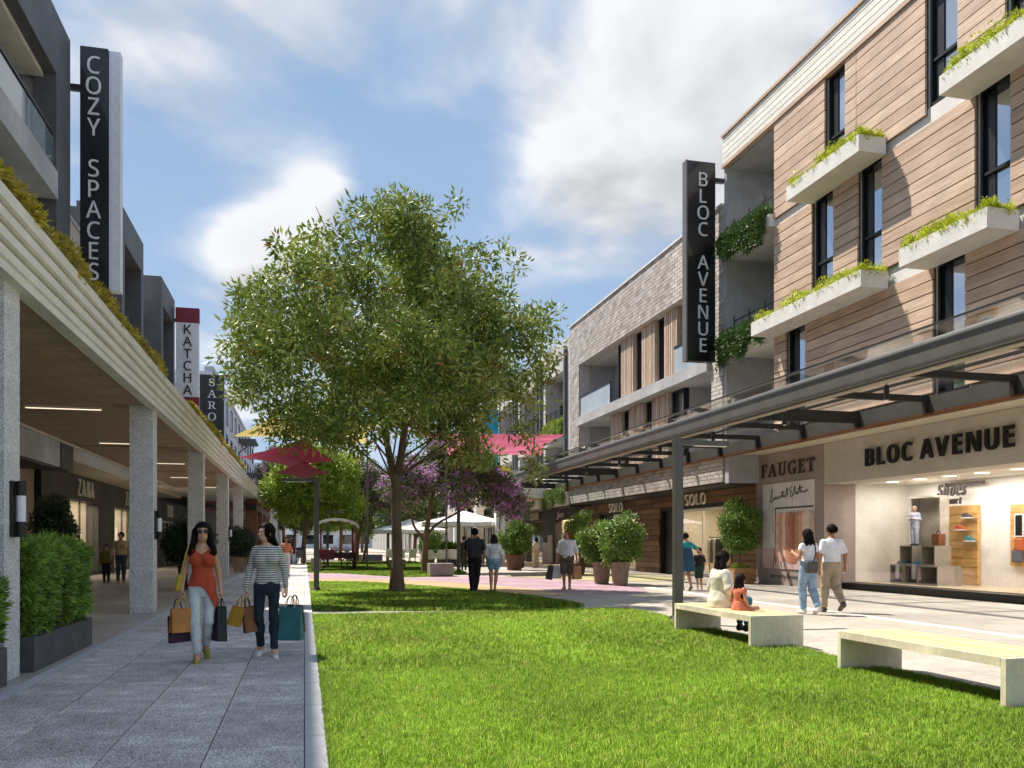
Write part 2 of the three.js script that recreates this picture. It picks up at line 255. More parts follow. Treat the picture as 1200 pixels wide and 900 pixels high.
function rail(t, pts, h0, n, r = 0.014, m = M.darkFrame) {     // balustrade of horizontal bars through street points [X, D]
  const gs = [];
  for (let k = 0; k < n; k++) for (let i = 0; i + 1 < pts.length; i++) { const a = P(pts[i][0], h0 + 0.2 + k * 0.85 / n, pts[i][1]), b = P(pts[i + 1][0], h0 + 0.2 + k * 0.85 / n, pts[i + 1][1]); gs.push(tube([a, b], k === n - 1 ? r * 1.5 : r, 1, 6)); }
  for (let i = 0; i + 1 < pts.length; i++) { const L = Math.hypot(pts[i + 1][0] - pts[i][0], pts[i + 1][1] - pts[i][1]), q = Math.max(1, Math.round(L / 1.1)); for (let k = 0; k <= q; k++) { const X = lerp(pts[i][0], pts[i + 1][0], k / q), D = lerp(pts[i][1], pts[i + 1][1], k / q); gs.push(tube([P(X, h0, D), P(X, h0 + 1.03, D)], r * 1.3, 1, 6)); } }
  return part(t, 'balustrade', merge(gs), m);
}

// ================= RIGHT: timber-clad building over the big shoe shop =================
{
  const t = thing('timber_clad_building', 'three storey building clad in pale timber boards above the BLOC AVENUE shop', 'building', P(20, 0, 19));
  const X = 14.3, wx = 14.42, D0 = 8, D1 = 27.4, bays = [ // [floor h0, h1, windows [D0, D1]]
    [11.72, 14.55, [[20.45, 21.33], [16.32, 17.3], [13.95, 14.92], [10.6, 11.6]]], [8.3, 11.32, [[20.98, 21.96], [18.92, 19.85], [14.84, 15.76], [11.2, 12.2]]], [4.86, 7.92, [[22.36, 23.34], [16.1, 17.05], [12.2, 13.1]]]];
  const core = []; const bEnd = 24.06;
  core.push(bx(15.2, 27, 4.5, 15.6, D0, bEnd - 0.02), bx(16.3, 27, 4.5, 15.6, bEnd - 0.02, D1 - 0.16));
  for (const [h0, h1, ws] of bays) { let d = bEnd; const list = [...ws].sort((a, b) => b[0] - a[0]); for (const [a, b] of [...list, [D0, D0]]) { if (d - b > 0.02) core.push(bx(wx, 15.19, h0, h1, b, d)); d = a; } }
  part(t, 'wall', merge(core), M.render);
  part(t, 'floor_band', bx(14.385, 15.19, 11.32, 11.72, D0, bEnd), M.render); part(t, 'floor_band', bx(14.385, 15.19, 7.92, 8.3, D0, bEnd), M.render);
  part(t, 'floor_band', bx(14.5, 15.19, 4.56, 4.86, D0, bEnd), M.render);
  part(t, 'end_wall', bx(14.34, 27, 4.5, 14.62, D1 - 0.16, D1), M.greyWall);
  for (const [h0, h1, ws] of bays) {
    for (const [a, b] of ws) windowAt(t, -1, 14.40, a, b, h0 + 0.03, h1, { d: 0.17, split: 0.38, f: 0.06, leaf: 0.34 });
    let d = bEnd; const list = [...ws].sort((a, b) => b[0] - a[0]);
    for (const [a, b] of [...list, [D0, D0]]) { const top = h0 > 11 ? h1 + 0.02 : h1 - 0.02, bot = h0 > 11 ? h0 - 0.15 : h0 + 0.08; let e = d, s = b + 0.06; if (d - b > 0.1) { if (h0 > 11 && b < 18 && d > 20) { boards(t, X, 19.97, e, bot, top); boards(t, X, s, 19.95, bot, top); } else boards(t, X, s, e, bot, top); } d = a; }
  }
  // parapet: white boards between two timber trims
  part(t, 'parapet', bx(14.42, 15, 14.58, 15.7, D0, D1), M.render); part(t, 'roof', bx(15, 27, 15.4, 15.6, D0, D1), M.greyWall);
  boards(t, 14.3, D0, D1 + 0.05, 14.7, 15.66, 0.2, 'parapet_board', [mat('#dedbd2', { map: T.grain, s: 1.1, roughness: 0.6 }), mat('#d6d3ca', { map: T.grain, s: 1.7, roughness: 0.6 })], 0.08);
  part(t, 'trim', bx(14.24, 15.1, 15.665, 15.76, D0, D1 + 0.08), boardMats[3]); part(t, 'trim', bx(14.25, 14.44, 14.57, 14.695, D0, D1 + 0.05), boardMats[1]);
  part(t, 'balcony_ceiling', bx(14.45, 16.3, 14.5, 14.58, bEnd, D1 - 0.17), M.greyWall);
  for (const h of [11.35, 7.95]) { part(t, 'balcony_slab', bx(14.15, 16.29, h, h + 0.38, bEnd + 0.01, D1 - 0.165), M.render); rail(t, [[14.62, bEnd + 0.05], [14.62, D1 - 0.2]], h + 0.38, 4); }
  part(t, 'soffit', bx(14.36, 16.2, 4.47, 4.55, 8, 27.2), M.cream);
}
// planter boxes on the timber facade
const mPlanter = mat('#d2cfca', { map: T.grain, s: 1.9, bump: T.fine, bs: 0.002, bsc: 0.4 });
const planterSpots = [[18.74, 22.05, 11.26, 'floor'], [14.6, 17.25, 7.86, ''], [18.66, 24.05, 7.84, ''], [12.9, 15.95, 11.22, '']];
const planterLabels = ['short pale concrete planter ledge on the top storey above two tall windows', 'concrete planter ledge of bright groundcover above the glass canopy edge', 'long concrete planter ledge reaching to the hanging balcony plants', 'highest concrete planter ledge at the outer end of the timber facade'];
planterSpots.forEach(([a, b, h], i) => {
  const t = thing('planter_ledge', planterLabels[i], 'planter', P(13.9, h, (a + b) / 2), 'planter ledges on the timber facade');
  part(t, 'box', merge([bx(13.5, 13.58, h, h + 0.42, a, b), bx(14.27, 14.29, h, h + 0.42, a, b), bx(13.58, 14.27, h, h + 0.42, a, a + 0.08), bx(13.58, 14.27, h, h + 0.42, b - 0.08, b), bx(13.58, 14.27, h, h + 0.06, a + 0.08, b - 0.08)]), mPlanter);
  part(t, 'soil', bx(13.58, 14.27, h + 0.06, h + 0.36, a + 0.08, b - 0.08), mat('#3a2c20', { map: T.patch, s: 0.6, roughness: 1 }));
});

// ================= RIGHT: brick building =================
const brickTones = ['#bfb6b0', '#b5aca6', '#c8c1bc', '#a79e98', '#bbb1aa', '#cfc9c4'];
{
  const t = thing('brick_building', 'long pale brick building with timber batten bays behind the sign', 'building', P(20, 0, 36));
  const X = 14.3, A = 27.42, B = 45.2;
  const mMortar = mat('#bdb8b2', { map: T.grain, s: 1.1, roughness: 0.95 });
  part(t, 'wall', merge([bx(14.34, 14.9, 10.93, 13.28, A, B), bx(14.34, 14.9, 3.56, 10.93, A, 28.28), bx(14.34, 14.9, 3.56, 10.93, 43.62, B), bx(14.34, 14.9, 3.56, 4.42, 28.28, 43.62)]), mMortar);
  part(t, 'back_wall', bx(16.3, 27, 3.5, 13.0, A, B), M.greyWall); part(t, 'roof', bx(14.9, 16.3, 12.9, 13.1, A, B), M.greyWall);
  part(t, 'coping', bx(14.22, 14.95, 13.282, 13.36, A, B + 0.02), M.render);
  part(t, 'side_wall', bx(14.9, 16.29, 4.42, 10.92, 28.0, 28.26), M.greyWall); part(t, 'side_wall', bx(14.9, 16.29, 4.42, 10.92, 43.64, 43.9), M.greyWall);
  part(t, 'balcony_ceiling', bx(14.9, 16.29, 10.93, 11.0, 28.28, 43.62), M.render);
  part(t, 'floor_slab', bx(14.1, 16.29, 7.62, 8.06, 28.285, 43.615), M.greyWall); part(t, 'floor_slab', bx(14.9, 16.29, 4.3, 4.43, 28.285, 43.615), M.greyWall);
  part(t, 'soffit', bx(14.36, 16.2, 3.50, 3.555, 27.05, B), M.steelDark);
  // bricks
  const mats = brickTones.map((c, i) => mat(c, { map: T.patch, s: 0.9 + i * 0.1, bump: T.fine, bs: 0.004, bsc: 0.25, roughness: 0.9 }));
  const spots = [], BL = 0.47, BH = 0.152, r = RNG(21);
  const fill = (d0, d1, h0, h1, rowOff = 0) => { const rows = Math.round((h1 - h0) / BH), H = (h1 - h0) / rows; for (let j = 0; j < rows; j++) { let d = d0 - ((j + rowOff) % 2 ? BL / 2 : 0) - 0.0; while (d < d1) { const a = Math.max(d0, d), b = Math.min(d1, d + BL); if (b - a > 0.06) spots.push([(a + b) / 2, h0 + H * (j + 0.5), b - a - 0.016, H - 0.016]); d += BL; } } };
  fill(A, B, 10.93, 13.28); fill(A, 28.28, 4.42, 10.93); fill(43.62, B, 4.42, 10.93); fill(A, B, 3.56, 4.42);
  spots.sort((p, q) => p[0] - q[0]);
  const cache = {}, restG = [], restC = [];
  spots.forEach(([d, h, l, hh], i) => {
    const k = Math.floor(r() * r() * 6), xx = X + 0.03 + (r() - 0.5) * 0.012;
    if (i < 300) { const key = l.toFixed(2) + hh.toFixed(3); const g = cache[key] ??= uvm(new RoundedBoxGeometry(0.09, hh, l, 1, 0.006)); inst(t, 'brick', g, mats[k], xx, h, -d); }
    else { const g = new THREE.BoxGeometry(0.09, hh, l); g.translate(xx, h, -d); const c = col(brickTones[k]), n = g.attributes.position.count, a = new Float32Array(n * 3); for (let q = 0; q < n; q++) { a[q * 3] = c.r; a[q * 3 + 1] = c.g; a[q * 3 + 2] = c.b; } g.setAttribute('color', new THREE.BufferAttribute(a, 3)); restG.push(g); }
  });
  const mr = mat('#ffffff', { map: T.patch, s: 1, bump: T.fine, bs: 0.004, bsc: 0.25, roughness: 0.9 }); mr.vertexColors = true; mr.color.setRGB(1.06, 1.06, 1.06);
  { const g0 = mergeGeometries(restG, false); const c0 = g0.attributes.color; const g = uvm(g0); part(t, 'brick', g, mr, { stuff: true }); }
  // timber batten bays and tall windows, on two storeys
  const bm = ['#b5a496', '#a89688', '#c0b0a3'].map((c, i) => { const m = mat(c, { roughness: 0.65 }); setMap(m, rep(T.wood, 1.4, 2.1, Math.PI / 2)); m.map.offset.set(i * 0.3, 0); return m; });
  for (const [h0, h1] of [[8.06, 10.93], [4.43, 7.62]]) {
    const lay = h0 > 8 ? [['w', 38.0, 38.85], ['b', 36.42, 38.0], ['w', 35.45, 36.42], ['b', 33.95, 35.45], ['w', 33.0, 33.95], ['b', 31.7, 33.0]] : [['b', 38.0, 39.4], ['w', 37.0, 38.0], ['b', 35.3, 37.0], ['w', 34.3, 35.3], ['b', 32.6, 34.3], ['w', 31.5, 32.6]];
    for (const [k, a, b] of lay) {
      if (k === 'w') windowAt(t, -1, 14.72, a, b, h0, h1, { d: 0.2, split: 0, f: 0.08 });
      else { const bp = part(t, 'batten_panel', bx(14.66, 14.95, h0, h1, a + 0.01, b - 0.01), bm[1]); const n = Math.round((b - a) / 0.21), w = (b - a) / n; for (let i = 0; i < n; i++) part(bp, 'batten', bx(14.52, 14.655, h0, h1, a + i * w + 0.03, a + i * w + w - 0.045), bm[i % 3]); }
    }
    part(t, 'bay_wall', bx(14.96, 16.28, h0, h1, lay[lay.length - 1][1], lay[0][2] > 39 ? 39.4 : 38.85), M.greyWall);
  }
  // glass balustrades
  for (const [a, b] of [[39.0, 43.5], [28.4, 31.6]]) {
    part(t, 'balustrade_glass', bx(14.36, 14.38, 8.1, 9.15, a, b), new THREE.MeshPhysicalMaterial({ color: col('#c9d3dc'), roughness: 0.12, transmission: 0.35, thickness: 0, map: rep(T.grain, 3) }));
    part(t, 'handrail', bx(14.33, 14.41, 9.16, 9.24, a - 0.03, b + 0.03), M.darkFrame);
    part(t, 'handrail_post', bx(14.34, 14.40, 8.06, 9.16, a - 0.08, a - 0.01), M.darkFrame);
  }
  part(t, 'bulkhead_end', bx(14.32, 16.2, 3.5, 4.46, 27.04, 27.3), M.greyWall);
}
// ================= RIGHT: shopfronts =================
{ // FAUGET wall
  const t = thing('poster_wall', 'taupe shop wall lettered FAUGET with a clothes rail poster', 'shop wall', P(16, 0, 25));
  const mT = mat('#9c8d85', { map: T.grain, s: 3.9, bump: T.fine, bs: 0.0015, bsc: 0.7 });
  part(t, 'wall', bx(15.5, 16.6, 0.006, 4.46, 23.2, 27.24), mT);
  sideText(t, 'FAUGET', 15.46, 26.85, 3.66, 3.3, 0.44, mat('#2b2422', { roughness: 0.5, map: T.grain, s: 0.7 }), 'serif_regular', -1, 0.03);
  const po = part(t, 'poster', bx(15.47, 15.498, 0.55, 3.42, 23.68, 26.75), mat('#ddd6d0', { map: T.grain, s: 2, roughness: 0.5 }));
  // the print: panelled wall, rail and hanging clothes as flat layers of printed sheet
  const sheet = (c, pts, x) => { const s = new THREE.Shape(pts.map(([d, h]) => new THREE.Vector2(-d, h))); const g = new THREE.ExtrudeGeometry(s, { depth: 0.0015, bevelEnabled: false }); g.rotateY(-Math.PI / 2); g.translate(x, 0, 0); part(po, 'print', uvm(g), mat(c, { map: T.cloth, s: 0.6, roughness: 0.6 })); };
  sheet('#c9a9a6', [[26.75, 0.55], [23.68, 0.55], [23.68, 1.2], [26.75, 1.2]], 15.468);
  for (const [a, b, h0, h1] of [[26.1, 26.12, 1.8, 3.4], [24.9, 24.92, 0.6, 3.4], [26.12, 24.9, 1.78, 1.8], [26.7, 23.7, 1.22, 1.24], [25.7, 25.72, 0.7, 1.2]]) sheet('#9d948e', [[a, h0], [b, h0], [b, h1], [a, h1]], 15.464);
  sheet('#4d4744', [[25.95, 2.55], [23.7, 2.55], [23.7, 2.6], [25.95, 2.6]], 15.462); sheet('#4d4744', [[25.95, 0.7], [25.9, 0.7], [25.9, 2.6], [25.95, 2.6]], 15.462); sheet('#4d4744', [[26.1, 0.6], [26.05, 0.6], [25.9, 1.3], [25.95, 1.3]], 15.462); sheet('#4d4744', [[25.55, 0.6], [25.5, 0.6], [25.85, 1.3], [25.9, 1.3]], 15.462);
  const cl = ['#e3b7a3', '#d99e8a', '#e9c4b2', '#c98d74', '#b97a5e', '#a8694f', '#c08a6c', '#d9a689', '#e6c6ae', '#e2d3c5', '#d8b59b'];
  cl.forEach((c, i) => { const d = 25.85 - i * 0.2, w = 0.17, b = 0.75 + 0.25 * hash2(i, 3, 9); sheet(c, [[d - 0.08, 2.45], [d + 0.0, 2.4], [d + 0.07, 2.22], [d + 0.05, 1.6], [d + 0.08, b], [d - 0.08, b - 0.03], [d - 0.2, b + 0.02], [d - 0.17, 1.6], [d - 0.2, 2.28], [d - 0.12, 2.44]], 15.460 - i * 0.0016); });
  // handwriting
  const hw = []; const pen = (pts) => hw.push(tube(pts.map(([d, h]) => P(15.444, h, d)), 0.011, 40, 5));
  pen([[26.1, 3.25], [26.18, 2.95], [26.2, 2.78], [26.05, 2.83], [25.95, 2.98], [25.93, 2.86], [25.85, 2.98], [25.8, 2.86], [25.74, 2.99], [25.68, 2.87], [25.6, 3.0], [25.56, 2.9], [25.46, 3.12], [25.44, 2.9], [25.36, 3.02], [25.28, 2.93], [25.18, 3.24], [25.16, 2.95]]);
  pen([[24.9, 3.26], [25.02, 3.2], [24.98, 3.08], [24.9, 3.1], [25.0, 3.0], [24.96, 2.92], [24.82, 3.0], [24.72, 3.28], [24.7, 2.98], [24.6, 3.08], [24.56, 2.98], [24.44, 3.26], [24.42, 3.0], [24.34, 3.12], [24.28, 3.02], [24.2, 3.1], [24.14, 3.0], [24.06, 3.14], [24.0, 3.05]]);
  pen([[25.6, 3.1], [25.35, 3.12]]); pen([[24.55, 3.16], [24.3, 3.2]]);
  part(po, 'handwriting', merge(hw), M.black);
  sideText(t, 'arrelly&mode', 15.485, 26.3, 0.24, 2.1, 0.13, mat('#3a312e', { map: T.grain }), 'sans_regular', -1, 0.008, 'letter');
}
{ // shoe shop
  const t = thing('shoe_shop', 'bright shoe shop with BLOC AVENUE lettering and a wide glass front', 'shop', P(17, 0, 18));
  const D0 = 9, D1 = 23.2, mBand = mat('#bfb6aa', { map: T.grain, s: 3.6, bump: T.fine, bs: 0.0015, bsc: 0.7 });
  part(t, 'fascia', bx(15.5, 16.4, 3.22, 4.46, D0, 23.19), mBand);
  part(t, 'plinth', bx(16.12, 16.6, 0.006, 0.2, D0, D1 - 0.01), M.black);
  part(t, 'side_wall', bx(16.6, 21, 0.006, 4.4, D1, D1 + 0.2), mat('#dfdad0', { map: T.grain, s: 2.4 }));
  part(t, 'back_wall', bx(19.6, 19.8, 0.2, 4.4, D0, D1), mat('#e6e1d9', { map: T.grain, s: 3.1 })); part(t, 'ceiling', bx(16.4, 19.6, 3.24, 3.4, D0, D1), mat('#dedad3', { map: T.grain, s: 3.1 })); part(t, 'floor', bx(16.6, 19.6, 0.1, 0.22, D0, D1), mat('#b9a88d', { map: T.wood, s: 2, roughness: 0.4 }));
  part(t, 'end_wall', bx(16.4, 19.6, 0.2, 3.3, D0 - 0.2, D0), M.cream);
  for (const [a, b] of [[20.73, 23.0], [18.46, 20.72], [16.19, 18.45], [13.9, 16.18], [11.6, 13.89], [9.2, 11.59]]) part(t, 'shop_window', bx(16.2, 16.212, 0.2, 3.22, a, b - 0.008), M.glass);
  sideText(t, 'BLOC AVENUE', 15.44, 21.15, 3.58, 5.35, 0.5, mat('#141414', { roughness: 0.4, map: T.grain }), 'sans_bold', -1, 0.06);
  const wp = mat('#c9a366', { roughness: 0.5 }); setMap(wp, rep(T.wood, 1.3, 1.6));
  // slatted display panels with shoes
  const panel = (a, b, h0, h1, X) => { const p = part(t, 'display_panel', bx(X + 0.03, X + 0.1, h0, h1, a, b), wp); const n = Math.round((h1 - h0) / 0.24); for (let i = 0; i < n; i++) part(p, 'slat', bx(X, X + 0.028, h0 + (h1 - h0) * i / n, h0 + (h1 - h0) * (i + 1) / n - 0.02, a, b), wp); };
  panel(22.4, 22.95, 0.35, 2.5, 18.4); panel(20.25, 21.35, 0.24, 2.5, 18.4); panel(17.9, 19.1, 0.8, 2.45, 18.4); panel(15.4, 16.6, 0.8, 2.45, 18.4);
  part(t, 'display_wall', bx(18.52, 18.6, 0.22, 3.24, D0, D1), mat('#e8e4dd', { map: T.grain, s: 2.7 }));
  const lum = mat('#fff2df', { emissive: col('#ffedd2'), emissiveIntensity: 1.6, map: T.grain });
  for (let D = 10.4; D < 23; D += 1.15) part(t, 'ceiling_light', bx(16.9, 17.15, 3.225, 3.238, D, D + 0.25), lum);
  const L = new THREE.RectAreaLight(0xfffaf2, 5, 12, 1.3); L.position.set(17.4, 3.2, -16.5); L.rotation.set(-Math.PI / 2, 0, Math.PI / 2); t.add(L); L.position.sub(t.position); L.name = 'ceiling_light';
}
const cubeMat = mat('#6d675f', { map: T.patch, s: 1.2, roughness: 0.6 }), cubeEdge = mat('#8d8375', { map: T.grain, s: 1 });
function displayCube(label, X, D, h, w, hh, dark = cubeMat) {
  const t = thing('display_cube', label, 'display cube', P(X, h, D), 'open display cubes in the shoe shop'), e = 0.03;
  part(t, 'shell', merge([bx(X - w / 2, X + w / 2, h, h + e, D - w / 2, D + w / 2), bx(X - w / 2, X + w / 2, h + hh - e, h + hh, D - w / 2, D + w / 2), bx(X - w / 2, X + w / 2, h + e, h + hh - e, D - w / 2, D - w / 2 + e), bx(X - w / 2, X + w / 2, h + e, h + hh - e, D + w / 2 - e, D + w / 2)]), cubeEdge);
  part(t, 'back', bx(X + w / 2 - 0.03, X + w / 2 - 0.005, h + e, h + hh - e, D - w / 2 + e, D + w / 2 - e), dark); return t;
}
displayCube('open display cube, far end of the lower row under folded teal shirts', 17.4, 22.0, 0.22, 0.55, 0.55); displayCube('open display cube, middle of the lower row with a hanging white cloth', 17.4, 21.4, 0.22, 0.55, 0.55);
displayCube('wide brown display cube at the end of the lower row', 17.4, 20.55, 0.22, 0.8, 0.55, mat('#7a5f47', { map: T.patch, s: 1 })); displayCube('upper display cube beside the tall figure cutout', 17.5, 21.7, 0.78, 0.55, 0.56); displayCube('upper display cube under the brown box', 17.5, 20.8, 0.78, 0.55, 0.56, mat('#4a3b30', { map: T.patch, s: 1 }));
{ const t = thing('display_case', 'tall grey display case standing behind the upper cubes', 'display case', P(17.8, 0.22, 21.35)); part(t, 'shell', merge([bx(17.85, 17.9, 0.23, 2.72, 20.75, 21.95), bx(17.4, 17.9, 2.722, 2.78, 20.75, 21.95), bx(17.6, 17.85, 0.23, 2.72, 21.9, 21.95), bx(17.6, 17.85, 0.23, 2.72, 20.75, 20.8)]), mat('#a59b8e', { map: T.patch, s: 1 })); }
{ const t = thing('stock_box', 'small brown box with a handle on the upper display cube', 'box', P(17.5, 1.34, 20.7)); part(t, 'body', rb(17.38, 17.62, 1.345, 1.68, 20.55, 20.85, 0.02), mat('#6f3a1f', { map: T.patch, s: 0.5, roughness: 0.5 })); part(t, 'handle', tube([P(17.5, 1.68, 20.62), P(17.5, 1.76, 20.66), P(17.5, 1.76, 20.74), P(17.5, 1.68, 20.78)], 0.012, 12, 6), M.darkFrame); }
function foldedPile(label, X, D, h, c) { const t = thing('folded_shirt', label, 'clothing', P(X, h, D), 'folded clothes on the display cubes'); for (let i = 0; i < 3; i++) part(t, 'fold', rb(X - 0.16 + i * 0.01, X + 0.16, h + i * 0.035, h + 0.034 + i * 0.035, D - 0.2 + i * 0.015, D + 0.2 - i * 0.02, 0.016), mat(c, { map: T.cloth, s: 0.3, roughness: 0.9 })); part(t, 'drape', rb(X - 0.29, X - 0.277, h - 0.4, h + 0.03, D - 0.09, D + 0.07, 0.005), mat('#b9bcc0', { map: T.cloth, s: 0.3 })); }
foldedPile('teal folded shirts on the far display cube', 17.4, 21.95, 0.772, '#1d6d86'); foldedPile('teal folded shirts on the middle display cube', 17.4, 21.25, 0.772, '#22789a');
function shoe(label, X, D, h, c) {
  const t = thing('trainer', label, 'shoe', P(X, h, D), 'trainers on the display shelves');
  const s = new THREE.Shape(); s.moveTo(-0.15, 0.02); s.lineTo(0.15, 0.02); s.quadraticCurveTo(0.17, 0.06, 0.1, 0.075); s.quadraticCurveTo(0.02, 0.1, -0.03, 0.15); s.lineTo(-0.13, 0.14); s.quadraticCurveTo(-0.17, 0.08, -0.15, 0.02);
  const g = new THREE.ExtrudeGeometry(s, { depth: 0.06, bevelEnabled: true, bevelSize: 0.015, bevelThickness: 0.02, bevelSegments: 2 }); g.rotateY(-Math.PI / 2); g.translate(X + 0.03, h, -D); part(t, 'upper', uvm(g), mat(c, { map: T.cloth, s: 0.2 }));
  part(t, 'sole', rb(X - 0.06, X + 0.06, h, h + 0.024, D - 0.17, D + 0.17, 0.01), M.white);
  part(t, 'shelf', bx(X - 0.1, X + 0.12, h - 0.016, h - 0.002, D - 0.3, D + 0.3), new THREE.MeshPhysicalMaterial({ color: 0xdddddd, roughness: 0.1, transmission: 0.8, thickness: 0 }));
}
shoe('dark grey trainer on the top glass shelf', 18.28, 20.5, 2.12, '#4b4a4a'); shoe('orange trainer on the middle glass shelf', 18.28, 20.75, 1.78, '#b5512d'); shoe('teal trainer on the lowest glass shelf', 18.28, 20.4, 1.46, '#1f6d78');
shoe('teal trainer beside the dark framed picture', 18.28, 18.2, 2.06, '#1f6d78'); shoe('grey trainer on the shelf below the teal one', 18.28, 18.2, 1.72, '#55504c'); shoe('cream trainer on the lower shelf near the jacket', 18.28, 18.0, 1.38, '#c9bba4');
{ const t = thing('framed_picture', 'small dark picture in a white frame on the timber panel', 'picture', P(18.36, 1.6, 18.8)); part(t, 'frame', bx(18.36, 18.395, 1.58, 2.2, 18.62, 18.92), M.white); part(t, 'print', bx(18.35, 18.358, 1.62, 2.16, 18.66, 18.88), M.black); }
{ const t = thing('hanging_jacket', 'orange and grey jacket hanging on the timber panel', 'clothing', P(18.34, 0.9, 18.75)); part(t, 'body', rb(18.26, 18.38, 1.2, 1.55, 18.55, 18.85, 0.05, 3), mat('#b5592f', { map: T.cloth, s: 0.2 })); part(t, 'lining', rb(18.27, 18.37, 0.9, 1.25, 18.6, 18.95, 0.05, 3), mat('#5b5d6b', { map: T.cloth, s: 0.2 })); }
function scriptSign(label, D, h) {
  const t = thing('script_sign', label, 'sign', P(18.3, h, D), 'dark script signs hung in the shoe shop');
  sideText(t, 'Shoes', 18.2, D + 0.55, h, 1.15, 0.36, mat('#3b342f', { roughness: 0.6, map: T.grain }), 'serif_bold', -1, 0.06, 'letter', 0.25); sideText(t, 'yourt', 18.2, D + 0.3, h - 0.24, 0.72, 0.2, mat('#3b342f', { roughness: 0.6, map: T.grain }), 'serif_bold', -1, 0.06, 'letter', 0.25);
  part(t, 'swash', tube([P(18.18, h - 0.2, D + 0.55), P(18.18, h - 0.08, D + 0.4), P(18.18, h - 0.12, D + 0.25)], 0.03, 14, 6), mat('#3b342f', { map: T.grain }));
  part(t, 'hanging_bar', bx(18.3, 18.34, h + 0.28, h + 0.38, D - 1.1, D + 0.3), mat('#4a433c', { map: T.grain })); return t;
}
scriptSign('dark script sign hung above the tall display case', 21.0, 2.78); scriptSign('dark script sign hung above the panel with the jacket', 17.7, 2.78);
// ================= RIGHT: dark timber shop =================
{
  const t = thing('timber_shop', 'dark plank shopfront lettered SOLO twice under the brick band', 'shop', P(16.5, 0, 38));
  const X = 15.8, D0 = 27.26, D1 = 47.2, pm = ['#6e5138', '#7d5d41', '#5f4530', '#8a684a', '#74563c'].map((c, i) => { const m = mat(c, { roughness: 0.65, bump: T.woodB, bs: 0.003, s: 1.3 }); setMap(m, rep(T.wood, 2.2, 1.1)); m.map.offset.set(0.2 * i, 0.37 * i); return m; });
  const open = [[30.2, 36.4, 2.86], [39.3, 44.6, 2.9]];                       // glazed openings [D0, D1, head]
  const bh = 0.25, r = RNG(31), cache = {};
  const wallG = [bx(X + 0.06, X + 0.5, 0.006, 3.5, D0, 30.2), bx(X + 0.06, X + 0.5, 0.006, 3.5, 36.4, 39.3), bx(X + 0.06, X + 0.5, 0.006, 3.5, 44.6, D1), bx(X + 0.06, X + 0.5, 2.86, 3.5, 30.2, 36.4), bx(X + 0.06, X + 0.5, 2.9, 3.5, 39.3, 44.6)];
  part(t, 'wall', merge(wallG), M.steelDark);
  for (let j = 0; j < 14; j++) {
    const h = 0.01 + j * bh; let spans = [[D0, D1]];
    for (const [a, b, hd] of open) if (h + 0.01 < hd) spans = spans.flatMap(([p, q]) => q <= a || p >= b ? [[p, q]] : [[p, a], [b, q]].filter(s => s[1] - s[0] > 0.05));
    for (const [p, q] of spans) { let d = p; while (d < q - 0.05) { let e = Math.min(q, d + 1.6 + r() * 1.8); if (q - e < 0.5) e = q; const key = (e - d).toFixed(1); const g = bx(X - 0.01, X + 0.058, h, h + bh - 0.02, d + 0.004, e - 0.004); const m = part(t, 'plank', g, pm[Math.floor(r() * 5)]); m.position.x = -(r() < 0.4 ? r() * 0.05 : 0); d = e; } }
  }
  const lm = mat('#e9e2d3', { roughness: 0.4, map: T.grain });
  sideText(t, 'SOLO', X - 0.12, 42.7, 3.0, 2.1, 0.46, lm, 'sans_regular', -1, 0.06); sideText(t, 'SOLO', X - 0.12, 33.4, 2.98, 2.0, 0.46, lm, 'sans_regular', -1, 0.06);
  for (const [a, b, hd] of open) {
    part(t, 'room_back', bx(19.2, 19.4, 0.01, 3.3, a - 0.5, b + 0.5), M.cream); part(t, 'room_side', bx(16.32, 19.2, 0.01, 3.3, a - 0.45, a - 0.3), M.cream); part(t, 'room_side', bx(16.32, 19.2, 0.01, 3.3, b + 0.3, b + 0.45), M.cream); part(t, 'room_ceiling', bx(16.31, 19.2, 3.1, 3.2, a - 0.3, b + 0.3), M.cream); part(t, 'room_floor', bx(16.31, 19.2, 0.008, 0.04, a - 0.3, b + 0.3), mat('#a39782', { map: T.patch, s: 2 }));
    part(t, 'door_recess', bx(16.0, 16.3, 0.01, hd - 0.01, b - 1.5, b - 0.05), M.black);
    const f = 0.06; part(t, 'shop_window_frame', merge([bx(16.05, 16.15, 0.02, 0.14, a, b - 1.5), bx(16.05, 16.15, hd - 0.12, hd - 0.01, a, b - 1.5), bx(16.05, 16.15, 0.14, hd - 0.12, a, a + f), bx(16.05, 16.15, 0.14, hd - 0.12, (a + b - 1.5) / 2, (a + b - 1.5) / 2 + f), bx(16.05, 16.15, 0.14, hd - 0.12, b - 1.5 - f, b - 1.5)]), M.white);
    part(t, 'shop_window', bx(16.09, 16.1, 0.14, hd - 0.12, a + f, (a + b - 1.5) / 2), M.glass); part(t, 'shop_window', bx(16.09, 16.1, 0.14, hd - 0.12, (a + b - 1.5) / 2 + f, b - 1.5 - f), M.glass);
    part(t, 'display_panel', bx(17.3, 17.36, 0.05, 2.3, a + 1.5, a + 2.6), mat('#8e8b8a', { map: T.patch, s: 1.4 }));
    part(t, 'ceiling_light', bx(17, 17.6, 3.085, 3.098, a + 0.5, b - 2), mat('#fff2df', { emissive: col('#ffedd2'), emissiveIntensity: 2, map: T.grain }));
    const L = new THREE.RectAreaLight(0xfff0dc, 5, b - a - 1, 1.2); L.position.set(17.6, 3.07, -(a + b) / 2).sub(t.position); L.rotation.set(-Math.PI / 2, 0, Math.PI / 2); L.name = 'ceiling_light'; t.add(L);
  }
}
